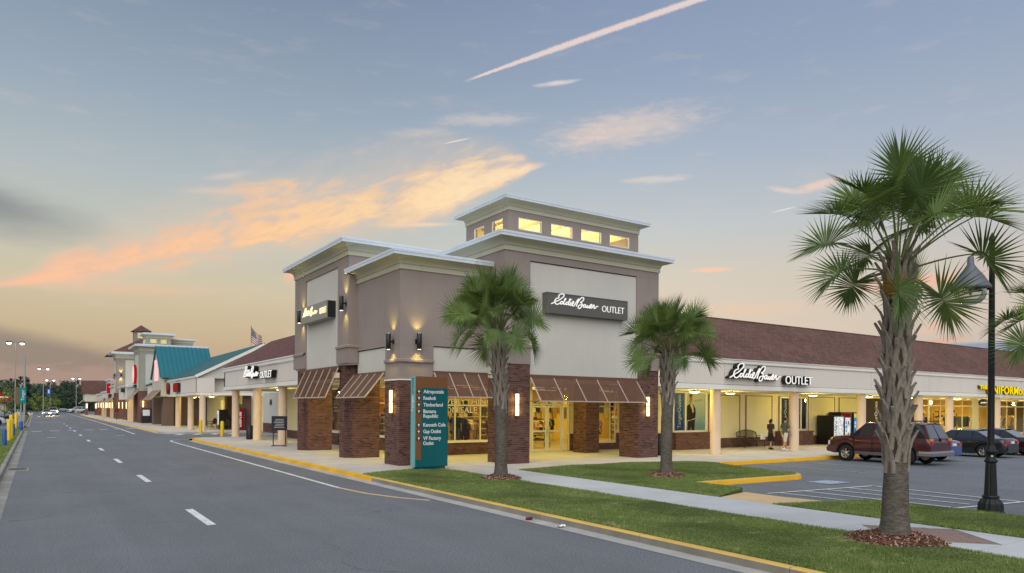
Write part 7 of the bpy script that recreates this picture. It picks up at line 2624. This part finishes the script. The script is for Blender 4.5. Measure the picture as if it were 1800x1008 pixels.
# litter in the gutter
o = MB().lathe([(0.03, -0.06), (0.033, -0.05), (0.030, 0.0), (0.034, 0.04), (0.028, 0.065)], 10).build('crushed_can', 'maroon cloth', loc=(0, 0, 0))
o.location = (8.72, 12.3, 0.045); o.rotation_euler = (1.4, 0.2, 0.6); o.scale = (1.15, 1.0, 1.1)
tag(o, 'crushed reddish can lying in the street gutter', 'can')
mb = MB()
rr = random.Random(5)
g_ = [[(i * 0.035 - 0.09 + rr.uniform(-0.008, 0.008), j * 0.03 - 0.06 + rr.uniform(-0.008, 0.008), rr.uniform(0.0, 0.045)) for j in range(5)] for i in range(6)]
for i in range(5):
    for j in range(4):
        mb.quad(g_[i][j], g_[i + 1][j], g_[i + 1][j + 1], g_[i][j + 1])
o = mb.build('paper_scrap', 'white vinyl', loc=(0, 0, 0))
o.location = (8.72, 11.2, 0.03)
tag(o, 'crumpled white paper scrap in the street gutter', 'paper')
# red roadside canopy far left
o = thing('fast_food_stand', 'red roofed roadside canopy far off at the left edge', 'building', (-8, 170, 0))
MB().box(-12, -4.3, 170, 176, 3.1, 3.7).build('canopy', 'sign red glow', o)
MB().box(-12, -5.6, 170.5, 176, 4.0, 4.7).build('roof_band', 'sign red glow', o)
MB().box(-12, -5.0, 171, 176, 0, 3.1).build('wall', 'cream stucco', o)
MB().box(-12, -4.6, 170.2, 176, 3.7, 4.0).build('parapet', 'white vinyl', o)

# ------------------------------------------------------------------ inside the corner store
IN = thing('store_interior', None, None, (21, 33, 0.15), kind='structure')
mb = MB()
mb.box(15.3, 38, 41.0, 41.2, 0.15, 3.6)
mb.box(38, 38.2, 29.5, 41.0, 0.15, 3.6)
mb.box(27.6, 38, 29.4, 29.6, 0.15, 3.6)
mb.box(15.25, 15.3, 36.0, 41.0, 0.15, 3.6)
mb.box(15.2, 38, 29.5, 41.2, 3.6, 3.7)
mb.box(18.65, 20.4, 29.5, 29.6, 0.15, 3.6)
mb.box(23.4, 25.25, 29.5, 29.6, 0.15, 3.6)
mb.build('interior_wall', 'store wall', IN)
MB().box(15.2, 38, 29.5, 41.0, 0.15, 0.165).build('interior_floor', 'store floor', IN)
for x in (16.8, 19.2, 21.6, 24.0, 26.3, 29, 32, 35):
    for y in (31.0, 33.6, 36.2, 39):
        MB().box(x - 0.6, x + 0.6, y - 0.3, y + 0.3, 3.57, 3.6).build('ceiling_panel', 'ceiling panel glow', IN)
for x, y in ((17.6, 32.2), (21.8, 32.2), (25.6, 32.2), (20, 37.5), (26, 37), (31, 34), (33, 38.5)):
    area_light('shop_light', (x, y, 3.5), 3.4, 85, (1, 0.79, 0.20), sy=4, parent=IN)

CLOTH = ['navy cloth', 'maroon cloth', 'cream cloth', 'olive cloth', 'tan cloth', 'red cloth', 'charcoal cloth', 'white cloth', 'orange cloth', 'green cloth', 'khaki cloth', 'plaid cloth', 'pink cloth', 'teal cloth']
def garment_mesh(m_, seed):
    rd = random.Random(seed)
    mb = MB()
    o_ = [(0.0, 0.0), (0.07, 0.015), (0.21, -0.06), (0.27, -0.32), (0.21, -0.36), (0.17, -0.2), (0.18, -0.78), (-0.18, -0.78), (-0.17, -0.2), (-0.21, -0.36), (-0.27, -0.32), (-0.21, -0.06), (-0.07, 0.015)]
    t_ = 0.028
    f_ = [(x, -t_ + rd.uniform(-0.012, 0.012), z) for x, z in o_]
    g_ = [(x, t_ + rd.uniform(-0.012, 0.012), z) for x, z in o_]
    n = len(o_)
    mb.poly(f_).poly(g_[::-1])
    for i in range(n):
        j = (i + 1) % n
        mb.quad(f_[j], f_[i], g_[i], g_[j])
    me = bpy.data.meshes.new('garment')
    me.from_pydata([tuple(v) for v in mb.v], [], mb.f)
    me.materials.append(MATS[m_])
    return me
GAR = {c: [garment_mesh(c, 3 + i) for i in range(2)] for c in CLOTH}

def rack(label, x, y, rz, L_, cols, h=1.4, seed=1, group='clothes racks in the store', n=None, zf=0.165):
    rd = random.Random(seed)
    o = thing('clothes_rack', label, 'clothes rack', (x, y, zf), rz, group)
    mb = MB()
    mb.tube([(-L_ / 2, 0, h), (L_ / 2, 0, h)], 0.014, 6)
    mb.build('rail', 'chrome', o, local=True)
    for s_ in (-1, 1):
        MB().tube([(s_ * L_ / 2, 0, 0.02), (s_ * L_ / 2, 0, h)], 0.014, 6).box(s_ * L_ / 2 - 0.015, s_ * L_ / 2 + 0.015, -0.25, 0.25, 0.0, 0.03).build('leg', 'chrome', o, local=True)
    n = n or int(L_ / 0.085)
    for i in range(n):
        u = -L_ / 2 + 0.06 + (L_ - 0.12) * i / max(1, n - 1)
        me = rd.choice(GAR[cols[int(i / n * len(cols))]])
        put('garment', me, o, Matrix.Translation((u, 0, h - 0.04)) @ Matrix.Rotation(pi / 2 + rd.uniform(-0.25, 0.25), 4, 'Z') @ Matrix.Diagonal((1, 1, rd.uniform(0.9, 1.15), 1)))
    return o
rack('clothes rack with maroon and cream clothes at the right end of the sale window', 17.95, 30.7, 0.15, 1.1, ['maroon cloth', 'maroon cloth', 'cream cloth', 'khaki cloth'], 1.5, 2)
rack('clothes rack with dark jackets in the middle of the sale window', 17.1, 30.15, 0.5, 1.0, ['charcoal cloth', 'charcoal cloth', 'navy cloth'], 1.75, 3)
rack('clothes rack with tan coats seen through the left door leaf', 21.5, 32.0, 1.1, 1.2, ['tan cloth', 'cream cloth', 'khaki cloth'], 1.45, 4)
rack('clothes rack with mixed colours deep in the store behind the doors', 23.0, 35.2, 0.1, 2.2, ['navy cloth', 'khaki cloth', 'maroon cloth', 'olive cloth', 'white cloth', 'charcoal cloth'], 1.5, 5)
rack('clothes rack with green and navy clothes behind the right window', 26.0, 31.5, 0.4, 1.3, ['green cloth', 'navy cloth', 'plaid cloth', 'white cloth'], 1.45, 6)
rack('clothes rack behind the street side window', 16.2, 33.6, 1.5, 2.0, ['orange cloth', 'cream cloth', 'olive cloth', 'tan cloth'], 1.5, 7)
# shirts pinned to the back wall
for i in range(42):
    x = 16.2 + i * 0.5
    z = 2.85 if i % 2 else 2.45
    c = ['cream cloth', 'charcoal cloth', 'khaki cloth', 'orange cloth', 'olive cloth', 'white cloth', 'navy cloth'][i % 7]
    o = put('hung_shirt', GAR[c][i % 2], None, Matrix.Translation((x, 40.92, z)))
    tag(o, 'shirt hung flat on the back wall of the lit store', 'shirt', 'shirts on the store back wall')
def shelf(label, x, y, rz, w, levels, seed, cat='shelf', d=0.5, group='shelves and tables in the store', zf=0.165):
    rd = random.Random(seed)
    o = thing('display_shelf', label, 'shelf', (x, y, zf), rz, group)
    for z in levels:
        MB().box(-w / 2, w / 2, -d / 2, d / 2, z, z + 0.04).build('shelf_board', 'siding trim', o, local=True)
        u = -w / 2 + 0.05
        while u < w / 2 - 0.3:
            h = rd.uniform(0.08, 0.24)
            MB().box(u, u + 0.28, -d / 2 + 0.06, d / 2 - 0.1, z + 0.04, z + 0.04 + h).build('folded_stack', rd.choice(CLOTH), o, local=True)
            u += 0.34
    for sx in (-1, 1):
        for sy in (-1, 1):
            MB().box(sx * (w / 2 - 0.03) - 0.02, sx * (w / 2 - 0.03) + 0.02, sy * (d / 2 - 0.03) - 0.02, sy * (d / 2 - 0.03) + 0.02, 0, max(levels)).build('leg', 'dark frame', o, local=True)
    return o
shelf('pale shelf table with folded clothes seen through the right door leaf', 23.3, 32.2, 0.0, 1.5, (0.35, 0.75, 1.15, 1.5), 3)
shelf('low table with folded clothes deeper in behind the doors', 22.1, 34.0, 0.2, 1.3, (0.4, 0.8), 4)
shelf('tall shelf with folded clothes behind the right window', 27.0, 33.0, 0.0, 1.4, (0.4, 0.8, 1.2, 1.6, 2.0), 5)
shelf('shelf with folded clothes along the store back wall', 19.5, 40.4, 0.0, 4.0, (0.4, 0.8, 1.2, 1.6), 6)
shelf('second shelf with folded clothes along the store back wall', 24.5, 40.4, 0.0, 4.0, (0.4, 0.8, 1.2, 1.6), 7)
EX = ['tan cloth', 'charcoal cloth', 'cream cloth', 'olive cloth', 'maroon cloth', 'khaki cloth', 'white cloth', 'navy cloth', 'orange cloth', 'plaid cloth', 'charcoal cloth', 'green cloth', 'cream cloth', 'red cloth']
for i, (x, y, a, w_, n_) in enumerate(((24.6, 33.6, 0.3, 1.4, 'second'), (26.6, 35.6, 0.9, 1.8, 'third'), (29.2, 34.4, 0.2, 1.8, 'fourth'), (31.5, 37, 1.2, 1.8, 'fifth'), (28, 38.2, 0.1, 2.2, 'sixth'), (22.2, 37.6, 0.4, 1.8, 'seventh'), (33.6, 34.2, 0.6, 1.6, 'eighth'))):
    rack('crowded clothes rack deep in the lit store, %s from the door' % n_, x, y, a, w_, [EX[(i * 3 + j) % 14] for j in range(4)], 1.5, 60 + i, 'clothes racks deep in the store')
for i, (x, y, a) in enumerate(((25.4, 36.8, 0.2), (30.2, 36.0, 0.5), (34, 36.5, 1.57))):
    shelf(('tall stocked shelf deep behind the right door leaf', 'tall stocked shelf deep behind the right window', 'tall stocked shelf by the far inner wall')[i], x, y, a, 2.4, (0.35, 0.75, 1.15, 1.55, 1.95), 70 + i)
# the uniform shop
for i, (x, cols) in enumerate(((55.0, ['pink cloth', 'red cloth']), (58.2, ['charcoal cloth', 'maroon cloth']), (60.8, ['pink cloth', 'navy cloth', 'red cloth']), (63.2, ['navy cloth', 'teal cloth']), (66.6, ['green cloth', 'charcoal cloth']), (69.5, ['white cloth', 'red cloth']), (72.4, ['cream cloth', 'olive cloth']), (76, ['tan cloth', 'white cloth']))):
    rack(('rack of pink and red clothes in the uniform shop, beside the big palm', 'rack of dark clothes in the uniform shop, first right of the palm', 'rack of pink and navy clothes in the uniform shop', 'rack of navy clothes in the uniform shop, left of the lamp post',
          'rack of green clothes in the uniform shop', 'rack of white and red clothes in the uniform shop', 'rack of cream clothes in the uniform shop', 'rack of tan clothes at the far end of the uniform shop')[i], x, 28.6 + (i % 3) * 0.5, 0.1, 1.9, cols, 1.75, 20 + i, 'clothes racks in the uniform shop', 15)
for i, x in enumerate((57, 62, 67.5, 73)):
    shelf(('shelf', 'second shelf', 'third shelf', 'fourth shelf')[i] + ' of folded clothes at the back of the uniform shop from the left', x, 33.5, 0, 3.6, (0.5, 1.0, 1.5, 2.0), 40 + i, group='shelves in the uniform shop')

# window lettering
text('window_lettering', 'EVERYTHING', 0.34, (15.72, SY + 0.03, 2.56), (1, 0, 0), (0, 0, 1), 'white vinyl', STORE, fit=2.8, extrude=0.002)
text('window_lettering', 'ON SALE', 0.40, (15.95, SY + 0.03, 2.14), (1, 0, 0), (0, 0, 1), 'white vinyl', STORE, fit=1.72, extrude=0.002)
text('window_lettering', 'SAVINGS', 0.26, (21.2, SY + 0.03, 2.64), (1, 0, 0), (0, 0, 1), 'white vinyl', STORE, fit=1.35, extrude=0.002)

# ------------------------------------------------------------------ people
def skin_mesh(name, verts, edges, radii, root_i=0, sub=1):
    me = bpy.data.meshes.new(name)
    me.from_pydata(verts, edges, [])
    ob = bpy.data.objects.new(name, me)
    COL.objects.link(ob)
    md = ob.modifiers.new('s', 'SKIN')
    md.use_smooth_shade = True
    for i, r in enumerate(radii):
        me.skin_vertices[0].data[i].radius = (r[0], r[1]) if isinstance(r, tuple) else (r, r)
    me.skin_vertices[0].data[root_i].use_root = True
    sb = ob.modifiers.new('u', 'SUBSURF')
    sb.levels = sub
    dg = bpy.context.evaluated_depsgraph_get()
    out = bpy.data.meshes.new_from_object(ob.evaluated_get(dg))
    bpy.data.objects.remove(ob)
    bpy.data.meshes.remove(me)
    return out

def person(name, label, cat, loc, rz, top_m, low_m, style='man', stride=0.0, scale=1.0, arms=(0.1, -0.1), hair_len=0.0, shoes='white cloth', skin='skin', group=None, headless=False, bag=None):
    root = thing(name, label, cat, loc, rz, group)
    v, e, r = [], [], []
    def J(p, rad, par=None):
        v.append(tuple(p)); r.append(rad)
        if par is not None:
            e.append((par, len(v) - 1))
        return len(v) - 1
    pel = J((0, 0, 0.95), (0.13, 0.10))
    wst = J((0, 0.01, 1.10), (0.115, 0.085), pel)
    ch = J((0, 0.015, 1.30), (0.14, 0.10), wst)
    nb = J((0, 0.005, 1.46), (0.06, 0.06), ch)
    nk = J((0, 0.02, 1.53), 0.048, nb)
    hd = J((0, 0.035, 1.62), (0.072, 0.085), nk)
    tp = J((0, 0.025, 1.71), (0.055, 0.07), hd)
    J((0, 0.125, 1.605), 0.014, hd)
    for s_, a in ((-1, arms[0]), (1, arms[1])):
        sh = J((s_ * 0.175, 0.0, 1.425), 0.055, ch)
        elb = J((s_ * 0.225, a * 0.5 - 0.01, 1.16), 0.040, sh)
        wr = J((s_ * 0.225, a + 0.06, 0.93), 0.026, elb)
        pm = J((s_ * 0.222, a + 0.085, 0.86), (0.024, 0.036), wr)
        for k_, (dy_, ln) in enumerate(((0.028, 0.07), (0.010, 0.082), (-0.008, 0.077), (-0.025, 0.06))):
            f1 = J((s_ * 0.220, a + 0.09 + dy_, 0.86 - ln * 0.6), 0.0085, pm)
            J((s_ * 0.214, a + 0.10 + dy_, 0.86 - ln * 1.15), 0.0075, f1)
        th = J((s_ * 0.210, a + 0.125, 0.88), 0.010, wr)
        J((s_ * 0.205, a + 0.140, 0.845), 0.0085, th)
    feet = []
    for s_, st in ((-1, stride), (1, -stride)):
        hp = J((s_ * 0.085, 0, 0.88), 0.085, pel)
        kn = J((s_ * 0.09, st * 0.55 + 0.03, 0.49), 0.055, hp)
        bend = -0.10 if st < 0 else 0.0
        an = J((s_ * 0.09, st + bend * 0.3, 0.09 + (0.05 if st < 0 else 0.0)), 0.036, kn)
        J((s_ * 0.095, st + 0.14 + bend * 0.3, 0.035 + (0.01 if st < 0 else 0)), (0.036, 0.026), an)
        feet.append((s_ * 0.093, st + bend * 0.3, 0.05 if st < 0 else 0.0))
    me = skin_mesh('body', v, e, r, pel)
    me.materials.clear()
    me.materials.append(MATS[skin])
    body = put('body', me, root)
    def loft(nm, secs, m_, n=16, parent=root):
        mb = MB()
        vs, fs = [], []
        for (cx, cy, z, rx, ry) in secs:
            for j in range(n):
                t_ = 2 * pi * j / n
                w_ = 1 + 0.04 * sin(t_ * 3 + z * 9)
                vs.append((cx + rx * cos(t_) * w_, cy + ry * sin(t_) * w_, z))
        for i in range(len(secs) - 1):
            for j in range(n):
                fs.append((i * n + j, i * n + (j + 1) % n, (i + 1) * n + (j + 1) % n, (i + 1) * n + j))
        mb.add(vs, fs, 0, True)
        return mb.build(nm, m_, parent, local=True)
    loft('shirt', [(0, 0, 0.86 if style == 'man' else 0.93, 0.165, 0.125), (0, 0.005, 1.05, 0.15 if style == 'man' else 0.135, 0.115), (0, 0.015, 1.28, 0.168, 0.13), (0, 0.01, 1.40, 0.17, 0.115), (0, 0.005, 1.46, 0.10, 0.08), (0, 0.01, 1.495, 0.062, 0.06)], top_m)
    for s_, a in ((-1, arms[0]), (1, arms[1])):
        mb = MB().tube([(s_ * 0.12, 0, 1.41), (s_ * 0.18, 0, 1.415), (s_ * 0.21, a * 0.25, 1.30), (s_ * 0.226, a * 0.42, 1.20)], [0.08, 0.075, 0.066, 0.062], 10)
        mb.build('sleeve', top_m, root, local=True)
    if style == 'woman':
        loft('skirt', [(0, 0, 0.50, 0.235, 0.20), (0, 0, 0.62, 0.215, 0.18), (0, 0, 0.80, 0.175, 0.145), (0, 0, 0.94, 0.145, 0.12), (0, 0, 1.0, 0.13, 0.105)], low_m)
    else:
        zb = 0.46 if style == 'man' else 0.06
        for s_, st in ((-1, stride), (1, -stride)):
            pts = [(s_ * 0.075, 0, 0.95), (s_ * 0.085, 0.0, 0.86), (s_ * 0.09, st * 0.3 + 0.01, 0.68), (s_ * 0.09, st * 0.55 + 0.03, 0.48)]
            rs = [0.11, 0.112, 0.095, 0.085]
            if zb < 0.4:
                pts.append((s_ * 0.09, st, 0.10))
                rs.append(0.06)
            MB().tube(pts, rs, 12).build('trouser_leg', low_m, root, local=True)
    for x, y, z in feet:
        mb = MB()
        vs = []
        mb.tube([(x, y - 0.07, z + 0.045), (x, y + 0.02, z + 0.05), (x, y + 0.12, z + 0.04), (x, y + 0.19, z + 0.032)], [0.04, 0.045, 0.045, 0.03], 10)
        mb.build('shoe', shoes, root, local=True)
    MB().ball((0, 0.012, 1.668), 0.098, 14, 0, 0.88, 1.02, 0.92).build('hair', 'hair' if hair_len >= 0 else top_m, root, local=True)
    if hair_len > 0:
        MB().ball((0, -0.055, 1.60), 0.07, 12, 0, 1.1, 0.8, 1.5).build('hair_bun', 'hair', root, local=True)
    for s_ in (-1, 1):
        MB().ball((s_ * 0.03, 0.112, 1.635), 0.011, 8).build('eye', 'white cloth', root, local=True)
        MB().ball((s_ * 0.079, 0.03, 1.625), 0.022, 8, 0, 0.4, 0.8, 1.3).build('ear', skin, root, local=True)
    MB().box(-0.022, 0.022, 0.108, 0.116, 1.565, 1.572).build('mouth', 'maroon cloth', root, local=True)
    if scale != 1.0:
        root.scale = (scale,) * 3
    return root
PG = 'people walking on the wing pavement'
W_ = person('person', 'woman in a dark top and short black skirt walking along the wing pavement', 'person', (33.9, 24.65, 0.15), -pi / 2 - 0.1, 'dark plum cloth', 'black cloth', 'woman', 0.14, 0.97, (0.12, -0.10), 1.0, 'black cloth', group=PG)
M_ = person('person', 'man in a grey green shirt and pale shorts walking beside the woman', 'person', (33.75, 23.65, 0.15), -pi / 2 - 0.25, 'grey green cloth', 'pale shorts cloth', 'man', 0.17, 1.03, (-0.10, 0.14), 0.0, 'white cloth', group=PG)
o = thing('shopping_bag', 'pale blue shopping bag in the hand of the woman in the black skirt', 'bag', (33.62, 24.95, 0.72))
MB().add([(-0.14, -0.05, 0), (0.14, -0.05, 0), (0.14, 0.05, 0), (-0.14, 0.05, 0), (-0.15, -0.04, 0.3), (0.15, -0.04, 0.3), (0.15, 0.04, 0.3), (-0.15, 0.04, 0.3)], [(0, 3, 2, 1), (0, 1, 5, 4), (1, 2, 6, 5), (2, 3, 7, 6), (3, 0, 4, 7)]).build('bag', 'white cloth', o, local=True)
for s_ in (-1, 1):
    MB().tube(catmull([(-0.07, 0.04 * s_, 0.3), (0, 0.03 * s_, 0.42), (0.07, 0.04 * s_, 0.3)], 4), 0.006, 5).build('handle', 'white cloth', o, local=True)
person('person', 'shopper in a red top standing inside the store behind the glass doors', 'person', (22.15, 31.2, 0.165), 2.4, 'red cloth', 'cream cloth', 'trousers', 0.04, 0.98, (0.1, 0.1), 1.0, 'tan cloth')
person('mannequin', 'window mannequin in a plaid shirt and dark trousers beside the teal sign', 'mannequin', (16.25, 29.95, 0.5), pi + 0.2, 'plaid cloth', 'navy cloth', 'trousers', 0.03, 1.0, (0.05, 0.08), 0.0, 'tan cloth', 'cream cloth', 'window mannequins')
person('mannequin', 'window mannequin in dark clothes in the middle of the sale window', 'mannequin', (16.85, 29.9, 0.45), pi - 0.4, 'charcoal cloth', 'olive cloth', 'trousers', 0.05, 1.0, (0.12, -0.05), 0.0, 'tan cloth', 'tan cloth', 'window mannequins')
person('mannequin', 'window mannequin in a green top behind the glass right of the doors', 'mannequin', (26.0, 30.3, 0.3), pi + 0.3, 'green cloth', 'white cloth', 'trousers', 0.02, 0.98, (0.1, 0.1), 0.0, 'tan cloth', 'cream cloth', 'window mannequins')
for o_ in [(16.25, 29.95), (16.85, 29.9), (26.0, 30.3)]:
    pass
MB().box(15.3, 18.4, 29.6, 30.6, 0.165, 0.46).build('display_platform', 'interior wood', IN)
MB().box(25.4, 26.6, 29.9, 30.7, 0.165, 0.30).build('display_platform', 'interior wood', IN)

# ------------------------------------------------------------------ far trees
def crown_mesh(seed, kind_='pine', n=900):
    rd = np.random.default_rng(seed)
    cl = []
    if kind_ == 'pine':
        for i in range(30):
            z = rd.uniform(0.32, 1.0)
            rr = 0.26 * (1.15 - z) ** 0.75 * rd.uniform(0.5, 1.2) + 0.03
            a = rd.uniform(0, 2 * pi)
            cl.append((rr * cos(a), rr * sin(a), z, rd.uniform(0.055, 0.11)))
    else:
        for i in range(26):
            a, z = rd.uniform(0, 2 * pi), rd.uniform(0.18, 0.95)
            rr = 0.36 * sqrt(max(0.02, 1 - ((z - 0.52) / 0.5) ** 2)) * rd.uniform(0.4, 1.05)
            cl.append((rr * cos(a), rr * sin(a), z, rd.uniform(0.09, 0.16)))
    vs, fs = [], []
    per = n // len(cl)
    for (x, y, z, r) in cl:
        for i in range(per):
            d = rd.normal(size=3)
            d /= np.linalg.norm(d)
            p = np.array((x, y, z)) + d * r * rd.uniform(0.4, 1.05)
            u = np.cross(d, rd.normal(size=3))
            u /= np.linalg.norm(u)
            w = np.cross(d, u)
            s_ = rd.uniform(0.012, 0.028)
            o = len(vs)
            vs += [tuple(p - u * s_ - w * s_), tuple(p + u * s_ - w * s_ * 0.4), tuple(p + u * s_ * 0.5 + w * s_), tuple(p - u * s_ * 0.7 + w * s_ * 0.7)]
            fs.append((o, o + 1, o + 2, o + 3))
    me = bpy.data.meshes.new('crown')
    me.from_pydata(vs, [], fs)
    return me
PINE = [crown_mesh(i, 'pine') for i in range(4)]
BROAD = [crown_mesh(20 + i, 'broad') for i in range(3)]
for m_ in PINE:
    m_.materials.append(MATS['dark foliage'])
BRIGHT = []
for m_ in BROAD:
    c = m_.copy(); c.materials.clear()
    c.materials.append(MATS['bright foliage'])
    BRIGHT.append(c)
    m_.materials.append(MATS['dark foliage'])
tm = MB().tube([(0, 0, 0), (0.004, 0.0, 0.4), (0, 0.004, 0.85)], [0.018, 0.013, 0.004], 7)
TRK = bpy.data.meshes.new('trunk')
TRK.from_pydata([tuple(v) for v in tm.v], [], tm.f)
TRK.materials.append(MATS['tree bark'])
def tree(label, x, y, h, me, w=1.0, name='pine_tree', group=None, seed=1):
    o = thing(name, label, 'tree', (x, y, 0), random.uniform(0, 6), group)
    put('crown', me, o, Matrix.Diagonal((h * w, h * w, h, 1)))
    put('trunk', TRK, o, Matrix.Diagonal((h, h, h, 1)))
    return o
rt = random.Random(3)
for i in range(58):
    x = -14 + i * 1.08 + rt.uniform(-0.6, 0.6)
    y = 318 + rt.uniform(-9, 18)
    tree('dark pine in the tree line that closes the street', x * 1.0, y, rt.uniform(7.6, 11.2), rt.choice(PINE + BROAD), rt.uniform(0.75, 1.25), 'pine_tree', 'trees of the dark tree line')
for i in range(46):
    tree('dark pine in the second row of the tree line that closes the street', -30 + i * 2.2 + rt.uniform(-1, 1), 345 + rt.uniform(-6, 12), rt.uniform(9.5, 13.0), rt.choice(PINE), rt.uniform(0.9, 1.4), 'pine_tree', 'second row of the dark tree line')
for i in range(40):
    tree('low dark bushy tree at the foot of the tree line', -14 + i * 1.6 + rt.uniform(-0.6, 0.6), 308 + rt.uniform(-5, 5), rt.uniform(4.0, 6.2), rt.choice(BROAD), rt.uniform(1.0, 1.5), 'bushy_tree', 'low trees at the foot of the tree line')
for x, y, h, lb in ((3.6, 225, 5.4, 'bright green rounded tree behind the oncoming cars'), (0.2, 236, 5.6, 'bright green rounded tree left of the middle light pole'), (-4.4, 145, 4.6, 'small green tree behind the teal banner sign'), (-2.6, 128, 4.2, 'dark small tree just right of the teal banner sign'), (-5.2, 200, 6.5, 'green tree beside the red roadside canopy'), (-7.6, 185, 9.0, 'tall dark tree at the left edge above the red canopy')):
    tree(lb, x, y, h, rt.choice(BRIGHT if 'bright' in lb or 'green' in lb else BROAD), 1.0, 'rounded_tree')
# wood that closes the view on other sides
mb = MB()
o = None
def mass(name, label, pts, h, n, seed):
    rd = np.random.default_rng(seed)
    vs, fs = [], []
    for (x0, y0), (x1, y1) in zip(pts[:-1], pts[1:]):
        for i in range(n):
            t_ = rd.uniform()
            bx, by = x0 + (x1 - x0) * t_ + rd.normal() * 5, y0 + (y1 - y0) * t_ + rd.normal() * 5
            z = h * rd.uniform(0, 1) * (0.75 + 0.25 * sin(bx * 0.35) * cos(by * 0.23))
            s_ = rd.uniform(0.5, 1.1)
            a = rd.uniform(0, 2 * pi)
            u = np.array((cos(a), sin(a), rd.uniform(-0.5, 0.5))) * s_
            w = np.array((-sin(a) * 0.3, cos(a) * 0.3, 0.9)) * s_
            p = np.array((bx, by, z))
            k_ = len(vs)
            vs += [tuple(p - u - w), tuple(p + u - w * 0.5), tuple(p + u * 0.6 + w), tuple(p - u * 0.8 + w * 0.7)]
            fs.append((k_, k_ + 1, k_ + 2, k_ + 3))
    me = bpy.data.meshes.new(name)
    me.from_pydata(vs, [], fs)
    me.materials.append(MATS['dark foliage'])
    o = bpy.data.objects.new(name, me)
    COL.objects.link(o)
    o['kind'] = 'stuff'
    o['label'] = label
    o['category'] = 'woods'
mass('woods', 'distant dark woods beyond the street and lots', [(-260, 300), (-40, 365), (120, 365), (300, 340)], 10, 5000, 4)
mass('woods', 'distant dark woods to the right beyond the parking lot', [(260, 160), (280, -120)], 10, 4000, 5)

# ------------------------------------------------------------------ grass blades on the lawns
def inside(px, py, poly):
    n = len(poly)
    r = np.zeros(len(px), bool)
    j = n - 1
    for i in range(n):
        xi, yi = poly[i]
        xj, yj = poly[j]
        c = ((yi > py) != (yj > py)) & (px < (xj - xi) * (py - yi) / (yj - yi + 1e-12) + xi)
        r ^= c
        j = i
    return r
def blades(name, label, poly, dens, hmin, hmax, w, seed, yr=None, fall=None, excl=()):
    rd = np.random.default_rng(seed)
    P = np.array(poly)
    x0, y0 = P.min(0)
    x1, y1 = P.max(0)
    if yr:
        y0, y1 = max(y0, yr[0]), min(y1, yr[1])
        x0, x1 = max(x0, yr[2]), min(x1, yr[3])
    n = int((x1 - x0) * (y1 - y0) * dens)
    x, y = rd.uniform(x0, x1, n), rd.uniform(y0, y1, n)
    keep = inside(x, y, poly)
    if fall:
        d = np.hypot(x, y)
        keep &= rd.uniform(size=n) < np.clip((fall / d) ** 1.4, 0.12, 1)
    for cx, cy, r in excl:
        keep &= np.hypot(x - cx, y - cy) > r * rd.uniform(0.9, 1.08, n)
    x, y = x[keep], y[keep]
    n = len(x)
    d = np.hypot(x, y)
    k_ = np.clip(d / 11.0, 1, 2.2)
    patch = 0.75 + 0.35 * np.sin(x * 1.9 + np.sin(y * 1.3) * 2) * np.sin(y * 0.9 + x * 0.4)
    h = rd.uniform(hmin, hmax, n) * patch
    a = rd.uniform(0, 2 * pi, n)
    ww = w * k_ * rd.uniform(0.7, 1.3, n)
    lx, ly = rd.normal(0, 0.5, n) * h, rd.normal(0, 0.5, n) * h
    zb = 0.150
    V = np.empty((n, 3, 3))
    V[:, 0] = np.stack([x - np.cos(a) * ww, y - np.sin(a) * ww, np.full(n, zb)], 1)
    V[:, 1] = np.stack([x + np.cos(a) * ww, y + np.sin(a) * ww, np.full(n, zb)], 1)
    V[:, 2] = np.stack([x + lx, y + ly, zb + 0.02 + h], 1)
    me = bpy.data.meshes.new(name)
    me.vertices.add(n * 3)
    me.vertices.foreach_set('co', V.reshape(-1))
    me.loops.add(n * 3)
    me.loops.foreach_set('vertex_index', np.arange(n * 3, dtype=np.int32))
    me.polygons.add(n)
    me.polygons.foreach_set('loop_start', np.arange(0, n * 3, 3, dtype=np.int32))
    me.update()
    me.validate()
    me.materials.append(MATS['grass blade'])
    o = bpy.data.objects.new(name, me)
    COL.objects.link(o)
    o['kind'] = 'stuff'
    o['label'] = label
    o['category'] = 'grass'
    return n
mu = [(12.26, 6.42, 0.74), (12.2, 18.75, 0.6), (17.36, 16.65, 0.6), (17.0, 5.55, 0.6), (11.85, 23.05, 0.4)]
NB = blades('grass', 'short mown grass between the street kerb and the path', [(x - (0.0), y) for x, y in LAWNS['front']], 5600, 0.018, 0.042, 0.0042, 1, (3.5, 24, 9.06, 12.47), 9.0, mu)
NB += blades('grass', 'short mown grass on the middle lawn before the entrance', LAWNS['middle'], 4000, 0.018, 0.04, 0.005, 2, None, 13.0, mu)
NB += blades('grass', 'short mown grass between the path and the parking lot', LAWNS['right'], 5000, 0.018, 0.042, 0.0048, 3, (2.5, 11, 14.5, 17.5), 12.0, mu)
NB += blades('grass', 'short mown grass on the left verge of the street', [(-3.5, 20), (-1.08, 20), (-1.08, 78), (-3.5, 78)], 900, 0.03, 0.07, 0.008, 4)
print('grass blades', NB)
